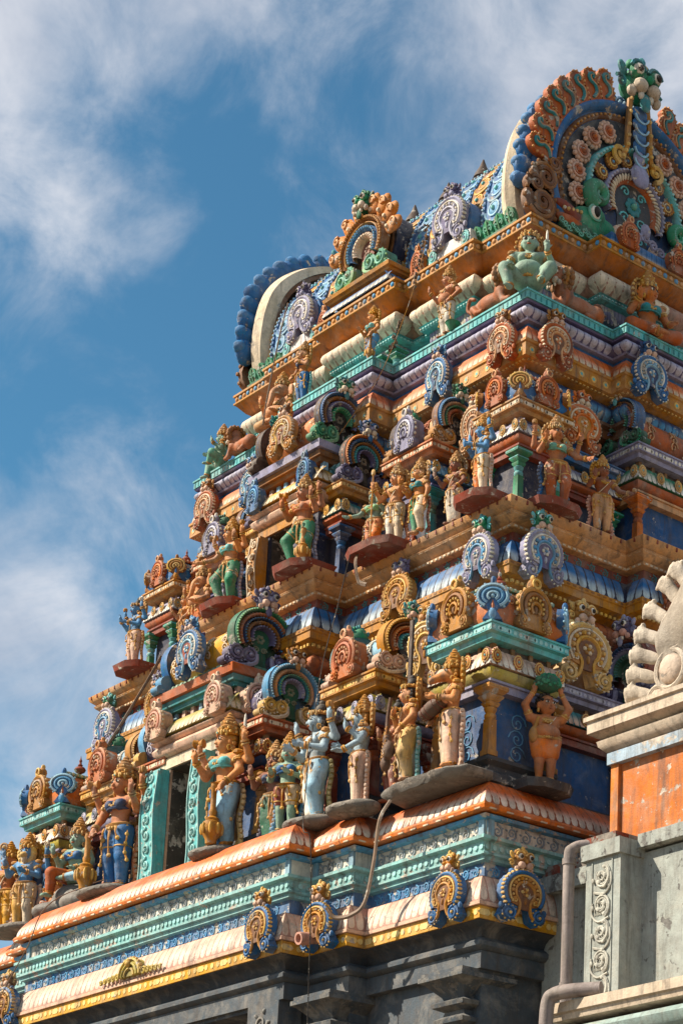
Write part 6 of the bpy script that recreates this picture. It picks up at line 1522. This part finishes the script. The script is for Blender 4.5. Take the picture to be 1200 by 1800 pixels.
        k.add(*sphere(hb + np.array((.085 * hs * math.cos(-PI / 2 + turn), .085 * hs * math.sin(-PI / 2 + turn), .03 + hz)), .011, 6, 5), P['teal'])
    if crown == 'bun':
        k.add(*sphere(hb + np.array((0, .015, .075)), (.055, .055, .06), 9, 6), P[hair]); k.add(*tube([hb + np.array((.05 * math.cos(2 * PI * i / 12), .015 + .05 * math.sin(2 * PI * i / 12), .05)) for i in range(12)], .012, 5, True), Gd); k.add(*sphere(hb + np.array((0, .015, .14)), .028, 7, 5), P[hair])
    if crown == 'curl':
        rr = random.Random(5)
        for i in range(40):
            a = rr.uniform(0, 2 * PI); b = rr.uniform(-.1, 1.3); q = hd((.074 * math.cos(a) * math.cos(b), .02 + .074 * math.sin(a) * math.cos(b), .945 + .075 * math.sin(b)))
            if math.sin(a - turn) < -.55 and b < .6: continue
            k.add(*sphere(q, .022, 6, 4), P[hair])
    mk('crown' if crown != 'curl' else 'hair', k, o, scale=H)
    if halo:
        g = G(); hc = hd((0, .085, .93)); hr = .13 * hs
        g.add(*plate([(hr * math.cos(2 * PI * i / 20), hr * 1.08 * math.sin(2 * PI * i / 20)) for i in range(20)], -.012, .02), P[halo], TR(*hc, rz=turn))
        for i in range(18): a = 2 * PI * i / 18; g.add(*sphere((hr * math.cos(a), -.01, hr * 1.08 * math.sin(a)), .018, 6, 4), Gl, TR(*hc, rz=turn))
        g.add(*tube([(hr * .78 * math.cos(2 * PI * i / 18), -.018, hr * .84 * math.sin(2 * PI * i / 18)) for i in range(18)], .012, 5, True), Gd, TR(*hc, rz=turn))
        mk('halo', g, o, scale=H)
    if trail:
        g = G(); tcx = P[trail]
        for sx in (-1, 1):
            pth = [(sx * (.155 + .018 * math.sin(i * .9)), .06, .015 + .048 * i) for i in range(12)]
            g.add(*tube(pth, .024, 6), tcx)
            for i, q in enumerate(pth): g.add(*sphere((q[0] + sx * .022, q[1] - .01, q[2]), .022, 6, 4), mixc(tcx, P['white'], .2))
            g.add(*tube(spiral(sx * .17, .04, .045, .01, 0, 1.4, 14, .045, sx), .014, 5), tcx)
        mk('back_scroll', g, o, scale=H)
    # attributes
    for e_ in extra:
        g = G(); kind = e_[0]
        if kind == 'mace':
            x, y = e_[1], e_[2]; top = e_[3] if len(e_) > 3 else .5
            V, F = lathe([(.03, 0), (.045, .01), (.05, .05), (.075, .09), (.085, .14), (.07, .19), (.05, .2), (.055, .22), (.028, .24), (.034, .28), (.024, .3), (.022, top - .06), (.032, top - .04), (.026, top - .01), (.034, top)], 10); g.add(V, F, Gd, TR(x, y, 0))
            for i in range(8): a = 2 * PI * i / 8; g.add(*sphere((x + .08 * math.cos(a), y + .08 * math.sin(a), .13), (.016, .016, .05), 6, 5), Gl)
            nm = 'mace'
        elif kind == 'hold':                     # small emblem held above hand index
            sh, e0, h_, fd, sx = AL[e_[1]]; q = h_ + fd * .07
            if e_[2] == 'drum': g.add(*lathe([(.035, -.045), (.04, -.04), (.02, 0), (.04, .04), (.035, .045)], 10)[0:2], Gd, TR(*q, ry=PI / 2, rz=.4)); nm = 'hand_drum'
            elif e_[2] == 'wheel':
                g.add(*tube([(q[0] + .045 * math.cos(2 * PI * i / 14), q[1], q[2] + .045 + .045 * math.sin(2 * PI * i / 14)) for i in range(14)], .013, 5, True), Gd); g.add(*sphere((q[0], q[1], q[2] + .045), (.03, .014, .03), 7, 5), Gl); nm = 'discus'
            elif e_[2] == 'shell': g.add(*sphere((q[0], q[1], q[2] + .03), (.03, .03, .05), 8, 6), P['white']); g.add(*tube(spiral(q[0], q[2] + .03, .03, .005, 0, 1.4, 12, q[1] - .03), .008, 4), P['cream']); nm = 'conch'
            elif e_[2] == 'lotus':
                for i in range(7): a = 2 * PI * i / 7; g.add(*sphere((q[0] + .02 * math.cos(a), q[1] + .02 * math.sin(a), q[2] + .035), (.014, .014, .032), 6, 5), Gd)
                g.add(*sphere((q[0], q[1], q[2] + .055), .02, 6, 5), Gl); nm = 'lotus_bud'
            elif e_[2] == 'dagger': g.add(*sphere((q[0], q[1], q[2] + .05), (.014, .014, .09), 7, 5), P['white']); nm = 'blade'
            elif e_[2] == 'staff': g.add(*tube([(q[0], q[1], 0.0), (q[0], q[1], q[2] + .12)], .011, 6), Gd); g.add(*sphere((q[0], q[1], q[2] + .16), (.035, .02, .05), 8, 6), Gl); nm = 'staff'
        elif kind == 'lute':
            pts = catmull([(.02, -.19, .36), (-.01, -.2, .5), (-.02, -.2, .66), (.02, -.19, .86)], 5); g.add(*tube(pts, .02, 7), P['wood'])
            c2 = Clay(.02); c2.ell((.03, -.19, .33), (.075, .06, .09), P['wood']); c2.ell((.0, -.2, .44), (.05, .045, .06), P['wood']); c2.ell((-.06, -.19, .22), (.06, .05, .075), P['wood']); g.merge(c2.build(.014))
            for i in range(9): g.add(*tube(arc(.02 - .004 * i, .30 + .035 * i, .055 - .004 * abs(i - 2), 200, 340, 7, -.245 + .004 * i), .007, 4), P['gold'])
            nm = 'lute'
        elif kind == 'drum':
            V, F = lathe([(.05, -.14), (.058, -.135), (.075, 0), (.058, .135), (.05, .14)], 14); M0 = TR(-.05, -.16, .60, ry=1.15, rz=.5); g.add(V, F, P['wood'], M0)
            for zz in (-.1, -.05, .05, .1): g.add(*lathe([(.07 - abs(zz) * .09, zz - .006), (.078 - abs(zz) * .09, zz), (.07 - abs(zz) * .09, zz + .006)], 14), P['redbrown'], M0)
            for s_ in (-1, 1): g.add(*lathe([(.04, s_ * .139), (.05, s_ * .143), (.002, s_ * .145)][::s_], 12), P['peach'], M0)
            nm = 'drum'
        elif kind == 'ball': g.add(*sphere((0, -.04, 1.20), (.15, .13, .11), 14, 9), P['greend']); rr = random.Random(2); [g.add(*sphere((.145 * math.cos(a) * math.cos(b), -.04 + .125 * math.sin(a) * math.cos(b), 1.20 + .105 * math.sin(b)), .022, 5, 4), P['green']) for a, b in ((rr.uniform(0, 6.28), rr.uniform(-.6, 1.5)) for _ in range(90))]; nm = 'green_bundle'
        elif kind == 'bag': c2 = Clay(.03); c2.ell((-.15, -.06, .56), (.06, .07, .10), P['gold']); c2.cap((-.1, -.05, .78), (-.15, -.05, .6), .02, .03, P['gold']); g.merge(c2.build(.014)); nm = 'shoulder_bag'
        elif kind == 'bowl': V, F = lathe([(.04, 0), (.05, .01), (.11, .12), (.115, .12), (.1, .11), (.03, .02)], 12); g.add(V, F, P['green'], TR(e_[1], e_[2], 0)); nm = 'bowl'
        elif kind == 'rock': c2 = Clay(.05); [c2.ell(p_, r_, P['rock']) for p_, r_ in e_[1]]; g.merge(c2.build(.025)); nm = 'rock_seat'
        elif kind == 'beard':
            c2 = Clay(.02); c2.cap(hd((0, -.05, .865)), hd((0, -.075, .78)), .04, .015, P[e_[1]]); g.merge(c2.build(.012)); nm = 'beard'
        elif kind == 'tail':
            for i in range(7): g.add(*sphere((.12 + .02 * i, .05, .1 + .07 * i), (.03, .03, .05), 6, 5), P[e_[1]])
            nm = 'side_scroll'
        mk(nm, g, o, scale=H)
    return o
def lion(label, loc, rz, s=1.0):
    o = empty('lion_statue', loc, rz); o['label'] = label; o['category'] = 'lion statue'; c = Clay(.04); B_ = P['skind']; L_ = srgb(160, 88, 44)
    c.ell((.34, 0, .20), (.36, .15, .16), L_); c.ell((.0, 0, .30), (.17, .16, .24), L_); c.ell((.62, -.04, .16), (.16, .16, .17), L_)
    for sy in (-1, 1):
        c.cap((-.02, sy * .1, .25), (-.12, sy * .11, .05), .075, .05, L_); c.cap((-.12, sy * .11, .045), (-.24, sy * .11, .04), .05, .045, L_); c.cap((.6, sy * .12, .16), (.48, sy * .15, .05), .07, .045, L_); c.cap((.48, sy * .15, .045), (.36, sy * .15, .04), .045, .04, L_)
    c.ell((-.1, 0, .56), (.16, .15, .16), L_); c.ell((-.2, 0, .5), (.12, .11, .09), L_)
    t = catmull([(.76, .02, .2), (.86, .04, .3), (.8, .05, .45), (.7, .04, .42)], 4)
    for i in range(len(t) - 1): c.cap(t[i], t[i + 1], .03, .03, L_, .01)
    mk('body', c.build(.02), o, scale=s)
    g = G(); g.wear = .2
    for i in range(16):
        for k in range(2): a = 2 * PI * i / 16; r_ = .17 + .05 * k; g.add(*sphere((-.05 + .05 * k, r_ * math.cos(a), .55 - .04 * k + r_ * .95 * math.sin(a)), (.05, .05, .06), 6, 5), P['goldd'] if k else P['gold'])
    for i in range(9): g.add(*sphere((-.08 + .012 * i, -.15 + .0375 * i, .34), (.03, .02, .045), 6, 4), P['goldd'])
    mk('mane', g, o, scale=s)
    mk('mask', yali_mesh('skind', 'bone', 'goldd'), o, (-.12 * s, 0, .36 * s), -PI / 2, .5 * s)
    return o

# ================================================================== who stands where
def slab(x, y, z, w, d, rz=0.0, col='redbrown', t=0.12, cut=0.25):
    g = G(); pl = [(-w / 2, d / 2), (-w / 2, -d / 2 + cut * d), (-w / 2 + cut * w, -d / 2), (w / 2 - cut * w, -d / 2), (w / 2, -d / 2 + cut * d), (w / 2, d / 2)]
    V = [(a, b, 0) for a, b in pl] + [(a * 0.9, b * 0.9, -t) for a, b in pl]; n = 6
    F = [tuple(range(n)), tuple(range(2 * n - 1, n - 1, -1))] + [((i + 1) % n, i, n + i, n + (i + 1) % n) for i in range(n)]
    g.add(V, F, P[col]); mk('figure_ledge', g, tower, (x, y, z), rz)
def rockslab(x, y, z, w, d, rz=0.0, col='rock'):
    c = Clay(.08); c.ell((0, 0, 0), (w / 2, d / 2, 0.09), P[col]); c.ell((w * .2, .05, 0), (w * .35, d * .4, 0.1), P[col]); c.ell((-w * .2, -.03, .01), (w * .32, d * .42, 0.09), P[col])
    mk('figure_ledge', c.build(.045, wear=.8), tower, (x, y, z), rz, mat=M_RAW)
def rockledge(x, y, z, w, d):
    """hand-laid cement ledge with a broken front edge"""
    rr = random.Random(11); g = G(); g.wear = .7; n = 15
    fr = [(-w / 2 + w * i / (n - 1), -d / 2 * (1 - .55 * abs(2 * i / (n - 1) - 1) ** 3) + rr.uniform(-.03, .03)) for i in range(n)]
    pl = fr + [(w / 2, d / 2), (-w / 2, d / 2)]; m = len(pl); V = []
    for k, (zz, s_) in enumerate(((0.0, .96), (-.02, 1.0), (-.07, .97), (-.14, .8))):
        for i, (a, b) in enumerate(pl): V.append((a * (s_ if i < n else 1), b * s_ if b < 0 else b, zz + (rr.uniform(-.012, .012) if i < n else 0)))
    F = [tuple(range(m))] + [((i + 1) % m + k * m, i + k * m, i + (k + 1) * m, (i + 1) % m + (k + 1) * m) for k in range(3) for i in range(m)] + [tuple(range(4 * m - 1, 3 * m - 1, -1))]
    g.add(V, F, P['rock']); mk('figure_ledge', g, tower, (x, y, z), 0, mat=M_RAW)
F0 = 9.79
# first storey, from the far end
GRP = 'statues on the first storey'
figure('orange figure with yellow trousers cut off by the left picture edge', (-6.35, -5.95, F0), 0.3, 1.62, ('abhaya', 'down'), 'stand', 'skin', 'yellow', trail='peach')
figure('blue lion-faced bearded god in yellow trousers at the left edge', (-5.6, -5.95, F0), 0.5, 1.64, ('abhaya', 'fwd'), 'stand', 'skinblue', 'yellow', 'cream', 'trousers', head='lion', arms2=('back', 'back'), trail='pink', extra=(('hold', 2, 'wheel'), ('hold', 3, 'shell')))
rockslab(-5.5, -6.15, 9.72, 1.3, 0.8)
figure('green-skinned seated woman with raised hand on grey rocks', (-3.75, -5.9, 10.3), 0.35, 1.72, ('hip', 'bless'), 'seat_hang', 'skingreen', 'rust', 'sky', 'trousers', True, blouse='blue', arms2=('abhaya', 'lap'), halo=None, extra=(('rock', (((0, .05, -.12), (.28, .22, .16)), ((.2, -.1, -.22), (.25, .2, .12)), ((-.25, -.05, -.26), (.22, .18, .1)))),))
figure('small gold attendant crouching beside grey rocks at far left', (-4.35, -5.95, 9.95), 0.2, 0.85, ('abhaya', 'fwd'), 'seat_open', 'skinl', 'rust', belly=.02, halo=None, extra=(('hold', 0, 'lotus'),))
figure('tiny blue-clothed attendant behind the grey rocks', (-2.95, -5.6, 10.0), 0.2, 1.15, ('clasp', 'clasp'), 'stand', 'skinpale', 'bluel', halo=None, crown='low')
figure('tall tan goddess in blue trousers with gold club left of doorway', (-1.85, -6.12, F0 + .03), 0.22, 2.12, ('low', 'bless'), 'stand', 'skin', 'blue', None, 'trousers', True, blouse='blued', arms2=('back', 'back'), halo='salmon', trail='salmon', turn=-.15, extra=(('mace', -.2, -.15, .5), ('hold', 2, 'drum'), ('hold', 3, 'lotus')))
rockslab(-1.95, -6.3, 9.77, 1.2, 0.7)
figure('goddess in teal blouse and blue skirt leaning on gold club right of doorway', (1.58, -6.14, F0 + .05), 0.1, 2.06, ('abhaya', 'low'), 'contra', 'skinl', 'blue', 'sky', 'skirt', True, blouse='teal', arms2=('back', 'back'), turn=-.3, trail='goldl', extra=(('mace', .1, -.17, .52), ('hold', 2, 'drum'), ('hold', 3, 'dagger')))
rockslab(1.6, -6.28, 9.77, 0.95, 0.65)
figure('dark-skinned woman in green skirt standing in the shaded recess', (2.62, -5.85, F0), 0.45, 1.55, ('abhaya', 'down'), 'contra', 'skind', 'greend', 'goldd', 'skirt', True, blouse='blued', trail='lavd')
figure('green-faced goddess in red shorts joining hands with the pale god', (3.29, -6.02, F0), 0.5, 1.5, ('fwd', 'fwd'), 'stand', 'skingreen', 'redbrown', 'cream', 'shorts', True, blouse='blue', trail='bluel', turn=.15)
figure('pale blue four-armed god in white skirt with dark topknot', (4.04, -6.0, F0 + .04), -0.1, 1.84, ('fwd', 'fwd'), 'contra', 'skinpale', 'white', 'sky', 'dhoti', arms2=('back', 'back'), crown='bun', hair='dark', halo='gold', trail='olive', extra=(('hold', 3, 'lotus'),), turn=-.3)
rockslab(4.1, -6.1, 9.79, 1.0, 0.65)
figure('blue-grey bird-faced god in cream robe facing the pale god', (5.18, -5.95, F0 + .04), -0.55, 1.6, ('fwd', 'lap'), 'stand', 'skinpale', 'cream', 'pink', 'dhoti', head='bird', arms2=('back', 'abhaya'), halo='gold', trail='pink', extra=(('hold', 2, 'lotus'),))
rockslab(5.25, -6.1, 9.79, 0.95, 0.65)
figure('brown attendant half hidden behind the lute player', (5.7, -5.7, F0 + .1), -0.2, 1.5, ('clasp', 'down'), 'stand', 'skind', 'redbrown', halo=None, crown='bun', hair='dark')
figure('lute player with dark topknot in cream robe', (6.45, -6.0, F0 + .12), -0.35, 1.58, ('chest', 'low'), 'contra', 'skinl', 'cream', 'goldl', 'dhoti', crown='bun', hair='dark', turn=-.35, trail='teal', extra=(('lute',),))
figure('horse-headed drummer in cream robe at the tower corner', (7.5, -6.0, F0 + .12), -0.35, 1.62, ('low', 'fwd'), 'stand', 'skinl', 'cream', 'pink', 'dhoti', head='horse', trail='pink', turn=-.25, extra=(('drum',),))
rockledge(6.98, -5.93, 9.9, 2.1, 0.66)
figure('plump boy in orange shorts holding a green bundle overhead', (8.12, -4.7, F0 + .08), PI / 2 - 0.45, 1.32, ('raise_', 'raise_'), 'stand', 'skin', 'orange', None, 'shorts', belly=.055, crown='curl', hair='black', halo=None, stout=1.36, hs=1.42, sash=False, turn=.3, extra=(('ball',), ('bag',)))
slab(8.1, -4.7, F0 + .08, 0.92, 0.68, PI / 2, 'slate', 0.13)
# second storey
F1 = 15.21; GRP = 'statues on the second storey'
slab(-4.75, -4.5, F1 + .06, 0.95, 0.7)
figure('blue god with pink trousers on a red ledge against the sky', (-4.8, -4.52, F1 + .06), -0.1, 1.32, ('abhaya', 'fwd'), 'stand', 'skinblue', 'pink', None, 'trousers', arms2=('back', 'back'), crown='bun', hair='dark', trail='gold', extra=(('hold', 2, 'lotus'), ('hold', 3, 'shell')))
figure('small tan attendant beside the elephant-headed god', (-3.1, -4.42, F1), -0.1, 1.06, ('bless', 'low'), 'stand', 'skinl', 'gold', halo='gold')
figure('stout elephant-headed god on the middle storey', (-2.55, -4.42, F1), 0.0, 1.32, ('abhaya', 'lap'), 'stand', 'skinl', 'orange', None, 'shorts', belly=.05, head='elephant', arms2=('back', 'back'), halo=None, stout=1.15, extra=(('hold', 2, 'lotus'), ('hold', 3, 'lotus')))
slab(-0.78, -4.95, F1 + .05, 1.1, 0.75)
figure('dancing goddess in green trousers with outstretched arm left of upper doorway', (-0.75, -4.93, F1 + .05), 0.05, 1.5, ('out', 'bless'), 'dance', 'skinl', 'green', None, 'trousers', True, blouse='teal', arms2=('back', 'back'), trail='lav', turn=-.2, extra=(('hold', 2, 'drum'), ('hold', 3, 'lotus')))
slab(1.62, -4.95, F1 + .05, 1.1, 0.8)
figure('dancing goddess in green trousers on a red ledge right of upper doorway', (1.6, -4.93, F1 + .05), 0.15, 1.55, ('abhaya', 'bless'), 'dance', 'skin', 'green', None, 'trousers', True, blouse='salmon', arms2=('back', 'back'), trail='lav', turn=-.15, extra=(('hold', 2, 'drum'), ('mace', .15, -.12, .42)))
figure('green-skinned woman in orange trousers at the end of the trio', (3.05, -4.45, F1 + .02), 0.3, 1.16, ('out', 'abhaya'), 'contra', 'skingreen', 'orange', None, 'trousers', True, blouse='lime', trail='blue', turn=-.2)
figure('small green child peeping behind the green-skinned woman', (2.75, -4.15, F1 + .3), 0.2, .85, ('fwd', 'down'), 'stand', 'skingreen', 'blue', crown='curl', hair='black', halo=None)
figure('tan god in white trousers in the middle of the trio', (3.68, -4.45, F1 + .02), 0.25, 1.3, ('bless', 'abhaya'), 'stand', 'skinl', 'white', 'cream', 'trousers', trail='salmon', turn=-.15, extra=(('hold', 0, 'staff'),))
figure('tan goddess in green and white skirt nearest the corner in the trio', (4.26, -4.4, F1 + .02), 0.0, 1.22, ('fwd', 'down'), 'contra', 'skinl', 'green', 'cream', 'trousers', True, blouse='teald', trail='redbrown', turn=-.4)
slab(3.35, -4.62, F1 + .02, 1.3, 0.6)
figure('brown god in worn white trousers behind the blue god', (5.05, -4.25, F1), 0.1, 1.15, ('bless', 'low'), 'stand', 'skind', 'cream', None, 'dhoti', extra=(('hold', 0, 'shell'),), wear=.6)
slab(6.05, -4.5, F1 + .06, 0.95, 0.7)
figure('blue four-armed god in orange and white trousers on the corner ledge', (6.08, -4.5, F1 + .06), -0.25, 1.28, ('abhaya', 'fwd'), 'stand', 'skinblue', 'orange', 'cream', 'trousers', arms2=('back', 'back'), trail='pink', turn=-.3, extra=(('hold', 2, 'dagger'), ('hold', 3, 'lotus')))
slab(6.72, -3.5, F1 + .04, 0.95, 0.7, PI / 2)
figure('tan four-armed goddess in red trousers just round the corner', (6.72, -3.48, F1 + .04), PI / 2 - .35, 1.4, ('abhaya', 'out'), 'contra', 'skin', 'rust', None, 'trousers', True, blouse='seagreen', arms2=('back', 'back'), trail='blue', turn=.2, extra=(('hold', 2, 'lotus'),))
figure('brown god in white trousers on the shaded side face', (6.55, -2.3, F1), PI / 2 - .3, 1.24, ('abhaya', 'out'), 'stand', 'skind', 'peach', None, 'trousers', trail='pinkd', turn=.35, extra=(('hold', 1, 'lotus'),))
# third storey
F2 = 19.98; GRP = 'statues under the roof'
figure('green seated goddess in profile at the far roof end', (-4.5, -3.05, F2 - .02), -.5, 1.32, ('fwd', 'abhaya'), 'seat_open', 'skingreen', 'seagreen', None, 'trousers', True, halo='gold', belly=.02)
lion('brown lion beside the green goddess at the far end', (-3.85, -3.1, F2 - .02), 0.0, .95)
figure('seated elephant-headed god under the eaves', (-2.25, -3.12, F2 + .02), 0.1, 1.6, ('abhaya', 'lap'), 'seat_cross', 'skinl', 'gold', None, 'trousers', belly=.06, head='elephant', halo=None, stout=1.15)
figure('tan goddess in blue trousers with folded hands under the eaves', (-1.0, -3.45, F2), -0.1, 1.16, ('low', 'chest'), 'stand', 'skinl', 'blue', None, 'trousers', True, blouse='blued', trail='teal', turn=-.3)
figure('tan goddess in teal and blue resting on gold club below the dormer', (1.22, -3.42, F2), -.05, 1.05, ('fwd', 'low'), 'contra', 'skinl', 'blue', 'bluel', 'trousers', True, blouse='teal', turn=-.35, extra=(('mace', .14, -.12, .5),))
figure('bare-chested tan man in white trousers with green bowl', (3.0, -3.03, F2), -.1, 1.26, ('bless', 'hip'), 'stand', 'skin', 'white', None, 'trousers', belly=.02, halo=None, turn=-.3, extra=(('bowl', .24, -.05),))
figure('large-eyed green goddess seated on the roof corner', (5.15, -2.9, F2 + .1), PI / 4, 1.8, ('lap', 'abhaya'), 'seat_open', 'skingreen', 'skingreen', None, 'trousers', True, belly=.045, crown='low', halo='goldd', stout=1.1, eye=1.75, extra=(('hold', 1, 'dagger'),))
lion('brown lion left of the seated green corner goddess', (4.55, -2.95, F2), PI, 1.15)
lion('brown lion right of the seated green corner goddess', (5.2, -2.15, F2), PI / 2, 1.15)
figure('tan cross-legged goddess in orange on the shaded side face', (5.5, -.36, F2), PI / 2 - .2, 1.9, ('abhaya', 'lap'), 'seat_cross', 'skin', 'rust', None, 'trousers', True, blouse='teald', halo='goldd', turn=.45, eye=1.5)

for o in [q for q in bpy.data.objects if q.get('category') == 'lion statue']: o['group'] = 'lions under the roof'
# ------------------------------------------------------------------ keep the tree three levels deep
def depth(o):
    n = 0
    while o.parent is not None: o = o.parent; n += 1
    return n
bpy.context.view_layer.update()
deep = [o for o in bpy.data.objects if depth(o) > 2]
for o in deep:
    a = o
    while depth(a) > 1: a = a.parent
    mw = o.matrix_world.copy(); o['_p'] = a.name; o['_m'] = [v for r_ in mw for v in r_]
for o in deep:
    a = bpy.data.objects[o['_p']]; m_ = o['_m']; o.parent = a
    o.matrix_parent_inverse = a.matrix_world.inverted(); o.matrix_basis = Matrix([m_[i * 4:i * 4 + 4] for i in range(4)])
    del o['_p']; del o['_m']
for o in [o for o in bpy.data.objects if o.type == 'EMPTY' and not o.children]: bpy.data.objects.remove(o)
